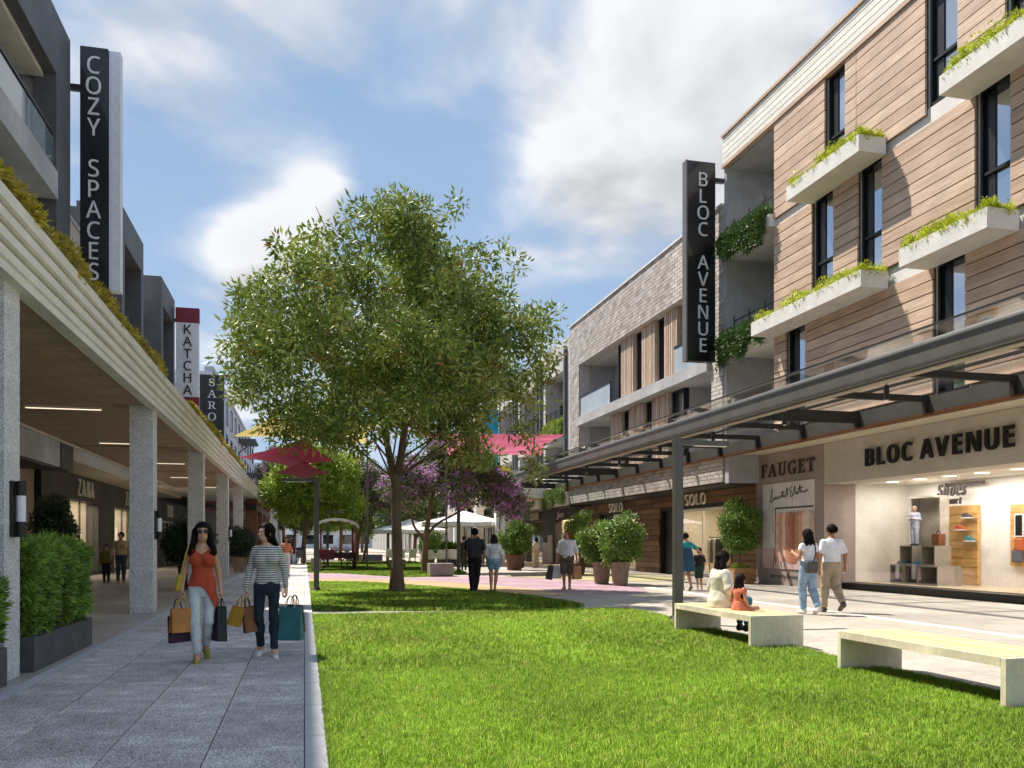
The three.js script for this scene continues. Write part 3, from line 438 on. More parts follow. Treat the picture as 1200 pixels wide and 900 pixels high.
// clothes rails seen through the SOLO windows
for (const [D, lab] of [[33.2, 'clothes rail behind the SOLO window by the potted tree'], [41.2, 'clothes rail behind the SOLO window past the round planters']]) {
  const t = thing('clothes_rail', lab, 'clothes rail', P(17, 0.04, D), 'clothes rails inside the plank shop');
  part(t, 'frame', merge([tube([P(17, 0.05, D - 0.6), P(17, 1.65, D - 0.6)], 0.02, 2, 6), tube([P(17, 0.05, D + 0.6), P(17, 1.65, D + 0.6)], 0.02, 2, 6), tube([P(17, 1.65, D - 0.62), P(17, 1.65, D + 0.62)], 0.02, 2, 6)]), M.darkFrame);
  ['#2c2c30', '#c9c2b6', '#6d625a', '#d8d2c8'].forEach((c, i) => part(t, 'garment', rb(16.8, 17.2, 0.55, 1.58, D - 0.45 + i * 0.25, D - 0.3 + i * 0.25, 0.05, 2), mat(c, { map: T.cloth, s: 0.3 })));
}
// ================= RIGHT: glass canopy =================
{
  const t = thing('glass_canopy', 'long steel and glass canopy over the right hand shopfronts', 'canopy', P(12.6, 0, 28));
  const D0 = 8, D1 = 48.3, mCanopyGlass = new THREE.MeshPhysicalMaterial({ color: col('#f2f3f3'), roughness: 0.03, transmission: 1, thickness: 0, ior: 1.4 });
  // tubular edge beam, half round towards the street
  const s = new THREE.Shape(); s.moveTo(11.2, 5.15); s.lineTo(11.06, 5.15); s.bezierCurveTo(11.02, 5.15, 10.99, 5.1, 10.985, 5.05); s.lineTo(11.0, 4.76); s.bezierCurveTo(11.005, 4.7, 11.03, 4.66, 11.08, 4.65); s.lineTo(11.2, 4.64); s.lineTo(11.2, 5.15);
  for (let d = D0, i = 0; d < D1 - 0.5; d = Math.min(D1, d + 10.1), i++) { const e = Math.min(D1, d + 10.1), g = new THREE.ExtrudeGeometry(s, { depth: e - d - 0.008, bevelEnabled: false, curveSegments: 14 }); g.translate(0, 0, -e + 0.004); part(t, 'edge_beam', uvm(g), M.steelLight); }
  part(t, 'beam_lip', bx(11.06, 11.27, 4.61, 4.637, D0, D1), mat('#9a917f', { map: T.grain, s: 2 }));
  for (let k = -2; k < 14; k++) { const D = 14.55 + 2.55 * k; if (D > D1) break; const big = k === 2 || k === 13 || k === 9; const b = part(t, 'cross_beam', merge([bx(11.252, 14.05, big ? 4.56 : 4.72, 4.86, D - 0.06, D + 0.06), bx(14.05, 14.15, 4.46, 4.86, D - 0.06, D + 0.06)]), M.steelDark); }
  part(t, 'wall_plate', bx(14.152, 14.29, 4.46, 4.84, D0, D1), M.steel); part(t, 'trim', bx(14.10, 14.34, 4.40, 4.456, D0, D1), M.copper);
  part(t, 'purlin', bx(12.55, 12.62, 4.865, 4.92, D0, D1), M.steelDark);
  for (let d = D0; d < D1 - 1; d += 2.55) {   // glass sheets, tilted up to the street
    const L = Math.min(2.54, D1 - d), g = new THREE.BoxGeometry(3.42, 0.014, L); g.rotateZ(-0.085); g.translate(12.55, 5.16, -(d + L / 2)); part(t, 'glass_sheet', uvm(g), mCanopyGlass);
  }
  part(t, 'glass_edge', (() => { const g = new THREE.BoxGeometry(0.03, 0.03, D1 - D0); g.translate(10.85, 5.315, -(D0 + D1) / 2); return uvm(g); })(), M.steelDark);
  for (let k = -1; k < 13; k++) { const D = 15.2 + 2.55 * 1.5 * k; if (D > D1 - 1) break; const c = part(t, 'downlight', cyl(11.6, 4.36, -D, 0.055, 0.055, 0.3, 14), M.steelDark); part(c, 'rod', cyl(11.6, 4.66, -D, 0.015, 0.015, 0.2, 6), M.steel); part(c, 'lens', cyl(11.6, 4.35, -D, 0.045, 0.045, 0.012, 12), M.white); }
}
// ================= blade signs =================
const mLet = mat('#d8d8da', { roughness: 0.35, map: T.grain, s: 0.6 });
{
  const t = thing('blade_sign', 'tall black blade sign reading BLOC AVENUE in white letters', 'sign', P(13.45, 7.6, 27.9), 'projecting shop signs'), z = -27.6;
  part(t, 'panel', rb(13.05, 14.12, 7.8, 14.85, 27.62, 27.9, 0.02), mat('#16161a', { roughness: 0.3, clearcoat: 0.6, map: T.grain })); part(t, 'edge_strip', bx(12.99, 13.045, 7.8, 14.85, 27.6, 27.92), M.steelLight);
  stacked(t, 'BLOC AVENUE', 13.62, 14.44, 0.48, 0.583, z, mLet, 'sans_regular', 0.04, 1.05);
  for (const h of [14.2, 8.25]) part(t, 'bracket', bx(14.12, 14.5, h, h + 0.16, 27.7, 27.82), M.black);
}
{
  const t = thing('blade_sign', 'black and white blade sign reading COZY SPACES above the arcade hedge', 'sign', P(-5.4, 8, 25.2), 'projecting shop signs'), z = -25.0;
  part(t, 'panel', bx(-5.86, -5.16, 8.3, 14.78, 25.0, 25.2), mat('#0d0e14', { roughness: 0.3, clearcoat: 0.5, map: T.grain })); part(t, 'light_box', rb(-5.155, -4.86, 8.25, 14.76, 25.03, 25.35, 0.015), mat('#dcdde6', { roughness: 0.5, map: T.grain }));
  stacked(t, 'COZY SPACES', -5.52, 14.52, 0.46, 0.556, z, mLet, 'sans_regular', 0.04, 0.95);
  part(t, 'bracket', bx(-6.15, -5.86, 13.6, 13.76, 25.05, 25.17), M.black);
}
{
  const t = thing('blade_sign', 'white blade sign reading KATCHA between two dark red bands', 'sign', P(-5.4, 7, 43.2), 'projecting shop signs'), D = 43;
  part(t, 'panel', bx(-5.92, -4.9, 8.33, 11.86, D, D + 0.3), mat('#e3e4ea', { roughness: 0.55, map: T.grain, s: 2 })); part(t, 'band', bx(-5.94, -4.88, 11.86, 12.56, D - 0.02, D + 0.32), mat('#7d1f33', { roughness: 0.5, map: T.grain })); part(t, 'band', bx(-5.94, -4.88, 7.4, 8.33, D - 0.02, D + 0.32), mat('#7d1f33', { roughness: 0.5, map: T.grain }));
  stacked(t, 'KATCHA', -5.4, 11.76, 0.44, 0.575, -D, mat('#2a2c36', { map: T.grain }), 'sans_regular', 0.05, 1.1); part(t, 'bracket', bx(-6.3, -5.94, 11.9, 12.05, D + 0.1, D + 0.2), M.black);
}
{
  const t = thing('blade_sign', 'dark green blade sign reading SAROL in white serif letters', 'sign', P(-5.4, 7, 54), 'projecting shop signs'), D = 54;
  part(t, 'panel', bx(-6.1, -4.72, 6.2, 11.48, D, D + 0.3), mat('#16191b', { roughness: 0.4, map: T.grain })); stacked(t, 'SAROL', -5.4, 11.25, 0.46, 0.686, -D, mat('#cfd2d4', { map: T.grain }), 'serif_regular', 0.05, 1.15); part(t, 'bracket', bx(-6.4, -6.1, 10.6, 10.75, D + 0.1, D + 0.2), M.black);
}
// ================= RIGHT: grey apartment building beyond =================
{
  const t = thing('grey_apartment_building', 'light grey apartment building with dark fins and planted balconies past the brick one', 'building', P(20, 0, 60)), X = 14.3, A = 45.24, B = 74;
  const wallG = []; const bays = [[46.2, 50.2], [52.2, 56.6], [58.4, 63], [65, 70]];
  for (const [h0, h1] of [[4.2, 5.0], [7.2, 8.2], [11.2, 12.9]]) wallG.push(bx(X, 15.2, h0, h1, A, B));
  for (const [h0, h1] of [[5.0, 7.2], [8.2, 11.2]]) { let d = A; for (const [a, b] of [...bays, [B, B]]) { wallG.push(bx(X, 15.2, h0, h1, d, a)); d = b; } }
  part(t, 'wall', merge(wallG), mat('#b9b5b2', { map: T.patch, s: 3.7, bump: T.fine, bs: 0.002, bsc: 0.6 })); part(t, 'back_wall', bx(16.2, 27, 3.6, 12.7, A, B), M.greyWall); part(t, 'roof', bx(15.2, 16.2, 12.4, 12.6, A, B), M.greyWall); part(t, 'floor_slab', bx(15.2, 16.2, 7.9, 8.15, A, B), M.greyWall); part(t, 'floor_slab', bx(15.2, 16.2, 4.4, 4.6, A, B), M.greyWall);
  for (const [a, b] of bays) for (const h of [5.0, 8.2]) { rail(t, [[14.36, a], [14.36, b]], h, 6, 0.02); windowAt(t, -1, 16.0, a + 0.4, b - 0.6, h + 0.05, h + 2.1, { d: 0.15, split: 0 }); }
  for (const d of [45.7, 50.8, 51.6, 57.2, 57.9, 63.8]) part(t, 'fin', bx(14.12, 14.298, 4.2, 12.4, d, d + 0.22), M.charcoal);
  part(t, 'planter_band', bx(14.1, 14.298, 3.5, 4.25, 45.3, 49.6), M.render); part(t, 'planter_band', bx(14.1, 14.298, 3.5, 4.25, 51, 62), M.render);
}
{ // black shopfront
  const t = thing('black_shopfront', 'black shopfront with small pale lettering past the plank shop', 'shop', P(17, 0, 58)), A = 47.24, B = 72, X = 15.8;
  part(t, 'wall', merge([bx(X, 16.3, 2.86, 3.6, A, B), bx(X, 16.3, 0.006, 2.86, A, 48.2), bx(X, 16.3, 0.006, 2.86, 53.2, 56), bx(X, 16.3, 0.006, 2.86, 60.4, B)]), mat('#242321', { map: T.grain, s: 2, roughness: 0.6 }));
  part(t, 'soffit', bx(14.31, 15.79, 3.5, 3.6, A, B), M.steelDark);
  part(t, 'room_back', bx(18.4, 18.6, 0.01, 3.5, A, B), mat('#b98d6c', { map: T.wood, s: 2 })); part(t, 'room_floor', bx(16.3, 18.4, 0.01, 0.05, A, B), M.cream);  part(t, 'room_ceiling', bx(16.3, 18.4, 3.2, 3.3, A, B), M.cream); part(t, 'room_wall', bx(16.31, 18.4, 0.05, 3.2, 54, 54.2), M.cream);
  part(t, 'shop_window', bx(16.0, 16.012, 0.02, 2.86, 48.2, 53.2), M.glass); part(t, 'shop_window', bx(16.0, 16.012, 0.02, 2.86, 56, 60.4), M.glass);
  part(t, 'pillar', bx(15.7, 15.798, 0.006, 1.9, 53.6, 54.6), M.render); part(t, 'pillar', bx(15.7, 15.798, 0.006, 1.4, 54.6, 55.9), M.render);
  sideText(t, 'CONNI', X - 0.06, 59.2, 2.98, 2.4, 0.5, mat('#cfc6ad', { map: T.grain }), 'sans_bold', -1, 0.05); sideText(t, 'Jazz', X - 0.06, 52.4, 3.0, 1.4, 0.34, mat('#cfc9c0', { map: T.grain }), 'serif_bold', -1, 0.05, 'letter', 0.3);
  part(t, 'ceiling_light', bx(16.8, 17.4, 3.185, 3.198, 48.6, 52.8), mat('#fff2df', { emissive: col('#ffedd2'), emissiveIntensity: 2, map: T.grain })); const L = new THREE.RectAreaLight(0xffe8cc, 8, 11, 1); L.position.set(17.3, 3.17, -54).sub(t.position); L.rotation.set(-Math.PI / 2, 0, Math.PI / 2); L.name = 'ceiling_light'; t.add(L);
}
// ================= RIGHT: white arcade at the far end =================
{
  const t = thing('white_canopy', 'white rendered canopy with columns at the end of the glass canopy', 'canopy', P(13, 0, 56)), X = 10.9, A = 48.9, B = 62;
  part(t, 'slab', bx(X, 14.05, 4.05, 4.9, A, B), M.white); part(t, 'soffit', bx(X + 0.25, 14.0, 4.02, 4.046, A + 0.2, B), mat('#a98b68', { map: T.wood, s: 2 }));
  part(t, 'parapet', bx(X - 0.05, X + 0.25, 4.9, 5.25, A - 0.05, B), M.white);
  for (const d of [49.3, 55.5, 61.5]) part(t, 'column', bx(X + 0.05, X + 0.6, 0.006, 4.02, d - 0.28, d + 0.28), M.white);
}
for (let i = 0; i < 3; i++) { // arcaded white buildings closing the street on the right
  const A = 74.2 + i * 34, B = A + 33.6, X = 13.4, t = thing('arcaded_building', ['white arcaded building past the grey apartments', 'white arcaded building further down the right hand side', 'last white arcaded building at the end of the right row'][i], 'building', P(18, 0, (A + B) / 2), 'white buildings far down the right side');
  const H = [8.4, 9.6, 8.8][i];
  part(t, 'wall', merge([bx(X, X + 0.4, 3.5, H, A, B), bx(X + 3, 25, 0.006, H - 0.3, A, B)]), mat(['#c3c1c0', '#b7b4b3', '#c9c7c5'][i], { map: T.patch, s: 4 })); part(t, 'roof', bx(X + 0.4, X + 3, H - 0.4, H - 0.2, A, B), M.greyWall); part(t, 'soffit', bx(X + 0.4, X + 3, 3.5, 3.7, A, B), M.greyWall);
  for (let d = A + 0.4, k = 0; d < B; d += 3.2, k++) { part(t, 'column', bx(X - 0.02, X + 0.5, 0.006, 3.498, d - 0.3, d + 0.3), M.white); part(t, 'shop_window', bx(X + 2.9, X + 2.99, 0.1, 2.9, d + 0.5, d + 2.6), M.darkGlass); windowAt(t, -1, X - 0.01, d + 0.6, d + 2.2, 4.6, 6.2, { d: 0.06, split: 0 }); }
}
// ================= LEFT: arcade canopy =================
const mRough = mat('#d0cfcf', { map: T.rock, s: 0.75, bump: T.rockB, bs: 0.004, bsc: 0.75, roughness: 0.95 });
const mFascia = mat('#e2ddd0', { map: T.grain, s: 2.2, roughness: 0.65 });
const mSoffitWood = mat('#a8937f', { roughness: 0.6 }); setMap(mSoffitWood, rep(T.wood, 2.1, 1.1));
{
  const t = thing('arcade_canopy', 'arcade roof with ribbed cream fascia and dark timber soffit on the left', 'canopy', P(-4.6, 0, 24)), D0 = -3, D1 = 45.2;
  part(t, 'slab', bx(-6.3, -3.02, 4.2, 4.9, D0, D1), mFascia);
  const hs = [4.1, 4.2, 4.39, 4.58, 4.77, 4.96];
  part(t, 'fascia_lip', bx(-3.02, -2.84, 4.1, 4.19, D0, D1), mFascia);
  for (let i = 1; i < 5; i++) part(t, 'fascia_rib', (() => { const s = new THREE.Shape(); const h = hs[i], x = -2.93 + 0.0 * i; s.moveTo(-3.018, h + 0.055); s.lineTo(x + 0.02, h + 0.055); s.lineTo(x + 0.05, h + 0.075); s.lineTo(x + 0.05, h + 0.175); s.lineTo(-3.018, h + 0.175); const g = new THREE.ExtrudeGeometry(s, { depth: D1 - D0, bevelEnabled: false }); g.translate(0, 0, -D1); return uvm(g); })(), mFascia);
  part(t, 'cap', bx(-3.3, -2.885, 4.945, 4.985, D0, D1), mFascia);
  const w = 0.32; for (let x = -6.28, i = 0; x < -3.3; x += w, i++) part(t, 'soffit_board', bx(x, x + w - 0.008, 4.165, 4.198, D0, D1), mSoffitWood);
  part(t, 'back_trim', bx(-6.36, -6.29, 4.12, 4.22, D0, D1), mFascia);
  for (const D of [26.2, 35.1]) part(t, 'soffit_joint', bx(-6.2, -3.4, 4.158, 4.164, D, D + 0.05), M.steelDark);
  const lum = mat('#fff1dc', { emissive: col('#ffe9cc'), emissiveIntensity: 0.8, map: T.grain });
  for (const D of [12.4, 18.7, 25.0, 31.0, 37.6, 44]) { const f = part(t, 'linear_light', bx(-5.4, -3.98, 4.12, 4.16, D, D + 0.07), M.white); part(f, 'diffuser', bx(-5.38, -4.0, 4.108, 4.119, D + 0.01, D + 0.06), lum); const L = new THREE.RectAreaLight(0xffe9cc, 10, 1.36, 0.07); L.position.set(-4.69, 4.10, -(D + 0.035)).sub(t.position); L.rotation.set(-Math.PI / 2, 0, 0); L.name = 'linear_light_source'; t.add(L); }
}
const colD = [1.1, 9.6, 18.3, 27.0, 35.5, 43.6];
colD.forEach((D, i) => {
  const t = thing('arcade_column', ['square roughcast column nearest the promenade start', 'square roughcast column rising between the two hedge planters', 'square roughcast column just past the long hedge planter', 'square roughcast column beside the first round pot', 'square roughcast column between the two round pots', 'last square roughcast column by the brick arcade'][i], 'column', P(-3.17, 0, D + 0.24), 'roughcast columns of the arcade');
  part(t, 'shaft', rb(-3.39, -2.95, 0.02, 4.165, D, D + 0.48, 0.006, 1), mRough);
});
[9.72, 18.42, 35.62].forEach((D, i) => {
  const t = thing('wall_sconce', ['tubular wall sconce on the column by the hedge planters', 'tubular wall sconce on the column past the long hedge planter', 'tubular wall sconce on the column between the round pots'][i], 'wall lamp', P(-2.9, 1.5, D + 0.1), 'tubular sconces on the arcade columns');
  part(t, 'back_plate', rb(-2.948, -2.92, 1.5, 2.08, D + 0.02, D + 0.2, 0.006), M.steelDark);
  part(t, 'lamp_tube', cyl(-2.865, 1.66, -(D + 0.11), 0.045, 0.045, 0.27, 16), mat('#e8e8ee', { roughness: 0.35, map: T.grain }));
  part(t, 'end_cap', cyl(-2.865, 1.50, -(D + 0.11), 0.05, 0.05, 0.159, 16), M.steelDark); part(t, 'end_cap', cyl(-2.865, 1.931, -(D + 0.11), 0.05, 0.05, 0.15, 16), M.steelDark);
});
// ================= LEFT: shops behind the arcade =================
{
  const t = thing('dark_grey_shop', 'dark grey shopfront lettered ZANA under the arcade', 'shop', P(-10, 0, 44)), X = -8.8, A = 32.2, B = 56, op = [[36.0, 40.7, 3.12], [44, 49.4, 3.1]];
  const mz = mat('#4d4b46', { map: T.patch, s: 3.1, roughness: 0.7, bump: T.fine, bs: 0.0015, bsc: 0.6 });
  part(t, 'wall', merge([bx(X, -9.3, 0.02, 4.12, A, 36), bx(X, -9.3, 0.02, 4.12, 40.7, 44), bx(X, -9.3, 0.02, 4.12, 49.4, B), bx(X, -9.3, 3.12, 4.12, 36, 40.7), bx(X, -9.3, 3.1, 4.12, 44, 49.4)]), mz);
  part(t, 'pier', bx(-8.7, -9.3, 0.02, 4.12, 32.0, 32.2), M.black);
  const lm = mat('#ece6da', { map: T.grain });
  sideText(t, 'ZANA', X + 0.06, 36.9, 3.3, 2.8, 0.66, lm, 'sans_regular', 1, 0.05, 'letter', 0, 0.34); sideText(t, 'ZANA', X + 0.06, 46.2, 3.3, 2.8, 0.66, lm, 'sans_regular', 1, 0.05, 'letter', 0, 0.34);
  for (const [a, b, hd] of op) {
    part(t, 'room_back', bx(-11.8, -12, 0.02, 3.4, a - 0.3, b + 0.3), M.cream); part(t, 'room_side', bx(-9.3, -11.8, 0.02, 3.4, a - 0.3, a - 0.15), M.cream); part(t, 'room_side', bx(-9.3, -11.8, 0.02, 3.4, b + 0.15, b + 0.3), M.cream); part(t, 'room_ceiling', bx(-9.3, -11.8, 3.3, 3.4, a - 0.15, b + 0.15), M.cream); part(t, 'window_base', bx(-8.9, -9.2, 0.02, 0.16, a, b), M.black);
    part(t, 'shop_window', bx(-9.0, -9.012, 0.16, hd, a, (a + b) / 2 - 0.01), M.glass); part(t, 'shop_window', bx(-9.0, -9.012, 0.16, hd, (a + b) / 2 + 0.01, b), M.glass); part(t, 'mullion', bx(-8.97, -9.05, 0.16, hd, (a + b) / 2 - 0.009, (a + b) / 2 + 0.009), M.steel);
    part(t, 'plinth', bx(-9.7, -10.5, 0.02, 0.9, a + 2.6, a + 3.4), mat('#c9b98f', { map: T.grain }));
    part(t, 'ceiling_light', bx(-9.6, -10, 3.285, 3.298, a + 0.4, b - 0.4), mat('#fff2df', { emissive: col('#ffedd2'), emissiveIntensity: 2.5, map: T.grain })); const L = new THREE.RectAreaLight(0xfff0dc, 14, b - a - 0.8, 0.5); L.position.set(-9.8, 3.27, -(a + b) / 2).sub(t.position); L.rotation.set(-Math.PI / 2, 0, Math.PI / 2); L.name = 'ceiling_light'; t.add(L);
  }
  part(t, 'bulkhead', bx(-7.4, -9.3, 4.13, 4.9, 27.2, B), M.cream);
}
{
  const t = thing('beige_shop_wall', 'plain beige shop wall left of the dark grey shopfront', 'wall', P(-9, 0, 18)); part(t, 'wall', bx(-8.9, -9.4, 0.02, 4.9, -3, 31.9), mat('#a3917c', { map: T.patch, s: 3.3 })); part(t, 'base', bx(-8.86, -8.9, 0.02, 0.2, -3, 31.9), M.darkFrame);
}
{
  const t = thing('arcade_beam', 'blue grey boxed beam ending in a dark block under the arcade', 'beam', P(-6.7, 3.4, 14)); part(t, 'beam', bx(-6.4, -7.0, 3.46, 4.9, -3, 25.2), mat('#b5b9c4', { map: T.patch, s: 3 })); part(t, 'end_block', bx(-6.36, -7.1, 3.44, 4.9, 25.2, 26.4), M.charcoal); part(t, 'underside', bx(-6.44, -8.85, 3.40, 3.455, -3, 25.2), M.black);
}
{
  const t = thing('far_arcade_shop', 'grey shop with white framed glass doors deeper in the arcade', 'shop', P(-9, 0, 62)), X = -8.8; part(t, 'wall', merge([bx(X, -9.4, 0.02, 4.12, 56.02, 58), bx(X, -9.4, 0.02, 4.12, 63, 70), bx(X, -9.4, 2.82, 4.12, 58, 63)]), mat('#5d5f66', { map: T.patch, s: 3 }));
  part(t, 'room_back', bx(-9.4, -9.6, 0.02, 2.9, 57.9, 63.1), mat('#b0a698', { map: T.grain, s: 2 }));
  for (let i = 0; i < 3; i++) part(t, 'door', merge([bx(X - 0.05, X - 0.12, 0.02, 2.82, 58 + i * 1.67, 58.12 + i * 1.67), bx(X - 0.05, X - 0.12, 0.02, 2.82, 59.5 + i * 1.67, 59.62 + i * 1.67), bx(X - 0.05, X - 0.12, 1.9, 2.0, 58.12 + i * 1.67, 59.5 + i * 1.67), bx(X - 0.05, X - 0.12, 2.7, 2.82, 58.12 + i * 1.67, 59.5 + i * 1.67)]), M.white);
  part(t, 'sign_panel', bx(X + 0.06, X, 3.1, 3.9, 60, 61), M.white); part(t, 'sign_panel', bx(X + 0.06, X, 3.1, 3.9, 61.2, 62.2), M.white);
  part(t, 'lintel', bx(-6.5, -9.3, 4.12, 4.6, 56.02, 70), M.steelDark);
}
// ================= LEFT: upper buildings =================
const mChar2 = M.charcoal;
{
  const t = thing('charcoal_framed_building', 'charcoal framed building with a glass balcony above the arcade hedge', 'building', P(-9, 0, 10)), A = -4, B = 24.6;
  part(t, 'frame', merge([bx(-6, -7.2, 13.1, 14.65, A, B), bx(-6, -6.5, 4.9, 13.1, 23.3, B), bx(-7.2, -16, 14.2, 14.6, A, B)]), mChar2);
  part(t, 'back_wall', bx(-8.4, -16, 4.9, 14.2, A, B), M.greyWall); part(t, 'side_wall', bx(-6.52, -8.4, 4.9, 13.1, 23.5, 24.4), M.greyWall); part(t, 'ceiling', bx(-6.3, -8.4, 12.98, 13.099, A, 23.3), M.render);
  part(t, 'balcony_slab', bx(-5.95, -8.4, 9.95, 10.62, A, 23.25), M.greyWall);
  for (let d = -3; d < 22; d += 2.2) part(t, 'balustrade_glass', bx(-6.06, -6.08, 10.66, 11.5, d, d + 2.15), new THREE.MeshPhysicalMaterial({ color: col('#b9c4d0'), roughness: 0.06, transmission: 0.75, thickness: 0 }));
  part(t, 'balustrade_glass', bx(-6.06, -6.08, 10.66, 11.5, 21.4, 22.6), M.white); part(t, 'handrail', bx(-6.03, -6.11, 11.52, 11.6, A, 23.2), M.darkFrame);
  windowAt(t, 1, -8.38, 12, 18, 10.7, 12.9, { d: 0.1 });
}
{
  const t = thing('pale_link_wall', 'pale rendered wall between the two charcoal framed buildings', 'wall', P(-8, 0, 28)); part(t, 'wall', bx(-6.9, -14, 4.9, 11.2, 24.62, 31), mat('#b3a79d', { map: T.patch, s: 2.4 })); part(t, 'cap', bx(-6.85, -14, 11.2, 11.3, 24.62, 31), M.greyWall);
}
for (const [i, A, B, H] of [[0, 31.1, 35.1, 12.85], [1, 39.3, 43.2, 12.9]]) {
  const t = thing('charcoal_bay', ['charcoal framed bay behind the COZY SPACES sign', 'charcoal framed bay beside the KATCHA sign'][i], 'building', P(-8, 0, (A + B) / 2), 'charcoal framed bays above the arcade');
  part(t, 'frame', merge([bx(-6, -7.4, H - 1.15, H, A, B), bx(-6, -7.4, 4.9, H - 1.15, B - 0.45, B), bx(-6, -7.4, 4.9, H - 1.15, A, A + 0.5), bx(-7.4, -14, 4.9, H - 0.2, A, A + 0.3)]), mChar2);
  part(t, 'wall', bx(-7.3, -14, 4.9, H - 0.3, A + 0.51, B - 0.46), M.render); part(t, 'balcony_slab', bx(-6.15, -7.3, 8.3, 8.7, A + 0.51, B - 0.46), M.greyWall);
  part(t, 'window', bx(-7.24, -7.29, 8.9, 11, A + 1.2, B - 1.2), M.darkGlass);
}
{
  const t = thing('recessed_wall', 'grey rendered wall set back between the charcoal bays', 'wall', P(-9, 0, 37)); part(t, 'wall', bx(-7.1, -14, 4.9, 11.2, 35.2, 39.2), M.render); part(t, 'ledge', bx(-6.6, -7.1, 7.9, 8.3, 35.2, 39.2), M.greyWall);
}
{
  const t = thing('white_apartment_block', 'white apartment block with narrow windows behind the SAROL sign', 'building', P(-10, 0, 85)), X = -6.2, A = 44, B = 112, H = 13.2;
  part(t, 'wall', bx(X - 0.9, -18, 4.9, 10.2, A, 62), mat('#aeb0b8', { map: T.patch, s: 4 })); part(t, 'wall', bx(X, -18, 4.9, H, 62.02, B), mat('#b9bac2', { map: T.patch, s: 4.4 })); part(t, 'parapet', bx(X + 0.1, X - 0.5, H, H + 0.35, 62.02, B), M.greyWall);
  for (let d = 64; d < 110; d += 4.4) for (const h of [5.6, 8.4, 11]) windowAt(t, 1, X + 0.05, d, d + 1.5, h, h + 1.8, { d: 0.1, split: 0, gm: M.darkGlass });
  for (const [d, h] of [[86, 9.6], [92, 6.8]]) { const b = part(t, 'awning', bx(X + 1.6, X, h + 1.6, h + 1.8, d, d + 5), M.charcoal); part(b, 'brace', tube([P(X + 1.5, h + 1.6, d + 0.1), P(X, h + 0.4, d + 0.1)], 0.07, 1, 6), M.charcoal); }
}
{
  const t = thing('louvred_building', 'grey louvred building closing the left row in the distance', 'building', P(-8, 0, 120)), X = -4.6; part(t, 'wall', bx(X, -16, 0, 11.4, 114, 132), mat('#8b8d96', { map: T.patch, s: 4 })); for (let h = 4; h < 11; h += 0.8) part(t, 'louvre', bx(X + 0.15, X - 6, h, h + 0.3, 113.8, 113.99), mat('#6f727c', { map: T.grain, s: 3 })); for (let h = 11.5; h < 13; h += 0.5) part(t, 'roof_rail', bx(X, X - 6, h, h + 0.08, 114, 114.1), M.charcoal);
}
{
  const t = thing('far_white_building', 'pale building seen between the trees at the far end', 'building', P(8, 0, 200)); part(t, 'wall', bx(-14, 34, 0, 9, 195, 215), mat('#c9cacd', { map: T.patch, s: 6 })); for (let x = -12; x < 32; x += 4) for (const h of [1, 4.4]) part(t, 'window', bx(x, x + 2.2, h, h + 2, 194.9, 194.99), M.darkGlass);
}
// ================= LEFT: brick arcade further on =================
{
  const t = thing('brick_arcade', 'low arcade with red brick piers after the roughcast columns', 'arcade', P(-4.5, 0, 75)), A = 45.4, B = 115;
  part(t, 'slab', bx(-2.95, -8, 4.25, 5.0, A, 62), mFascia); part(t, 'slab', bx(-2.95, -8, 4.2, 4.95, 62, 80), mat('#a06a58', { map: T.patch, s: 1.6 })); part(t, 'slab', bx(-2.95, -8, 4.2, 4.9, 80, B), M.greyWall); part(t, 'back_wall', bx(-8, -9, 0.02, 4.9, 70, B), M.charcoal);
  const mb = mat('#8d5f50', { map: T.patch, s: 0.7, bump: T.fine, bs: 0.004, bsc: 0.3 });
  for (const d of [57.5, 64.5, 70.5, 76]) part(t, 'brick_pier', bx(-2.98, -3.7, 0.02, 4.2, d, d + 0.8), mb); for (let d = 82; d < B; d += 4.6) part(t, 'column', bx(-2.98, -3.6, 0.02, 4.2, d, d + 0.7), M.render);
  part(t, 'lintel', bx(-3.0, -3.6, 3.5, 3.9, 57, 80), M.steelDark);
}
// ================= VEGETATION =================
function leaf(len, w, fold = 0.25) { // a folded, pointed leaf of four faces
  const g = new THREE.BufferGeometry(), h = w * fold;
  g.setAttribute('position', new THREE.Float32BufferAttribute([0, 0, 0, -w / 2, h, len * 0.45, 0, 0, len * 0.5, 0, 0, 0, 0, 0, len * 0.5, w / 2, h, len * 0.45, -w / 2, h, len * 0.45, 0, -len * 0.06, len, 0, 0, len * 0.5, w / 2, h, len * 0.45, 0, 0, len * 0.5, 0, -len * 0.06, len], 3)); g.computeVertexNormals();
  g.setAttribute('uv', new THREE.Float32BufferAttribute(new Array(24).fill(0.5), 2)); return g;
}
function cluster(n, R, len, w, seed, up = 0.2) {
  const r = RNG(seed), gs = [], e = new THREE.Euler(), m = new THREE.Matrix4(), q = new THREE.Quaternion(), d = new THREE.Vector3();
  for (let i = 0; i < n; i++) { const g = leaf(len * (0.7 + r() * 0.6), w * (0.8 + r() * 0.4)); d.set(r() - 0.5, (r() - 0.5) * 0.8 + up, r() - 0.5).normalize(); q.setFromUnitVectors(new THREE.Vector3(0, 0, 1), d).multiply(new THREE.Quaternion().setFromEuler(e.set(0, 0, r() * 6.28))); m.compose(d.clone().multiplyScalar(R * Math.sqrt(r())), q, new THREE.Vector3(1, 1, 1)); g.applyMatrix4(m); gs.push(g); }
  return mergeGeometries(gs, false);
}
function leafMat(rough = 0.6, tr = 0.3) { return new THREE.MeshPhysicalMaterial({ color: 0xffffff, roughness: rough, side: THREE.DoubleSide, transmission: tr, thickness: 0 }); }
const LM = leafMat(0.5, 0.35), GM = Object.assign(leafMat(0.75, 0.25), { specularIntensity: 0.4 });
const pick = (cs, r, vary = 0.25) => { const c = col(cs[Math.floor(r() * cs.length)]); return c.multiplyScalar(1 - vary / 2 + r() * vary); };
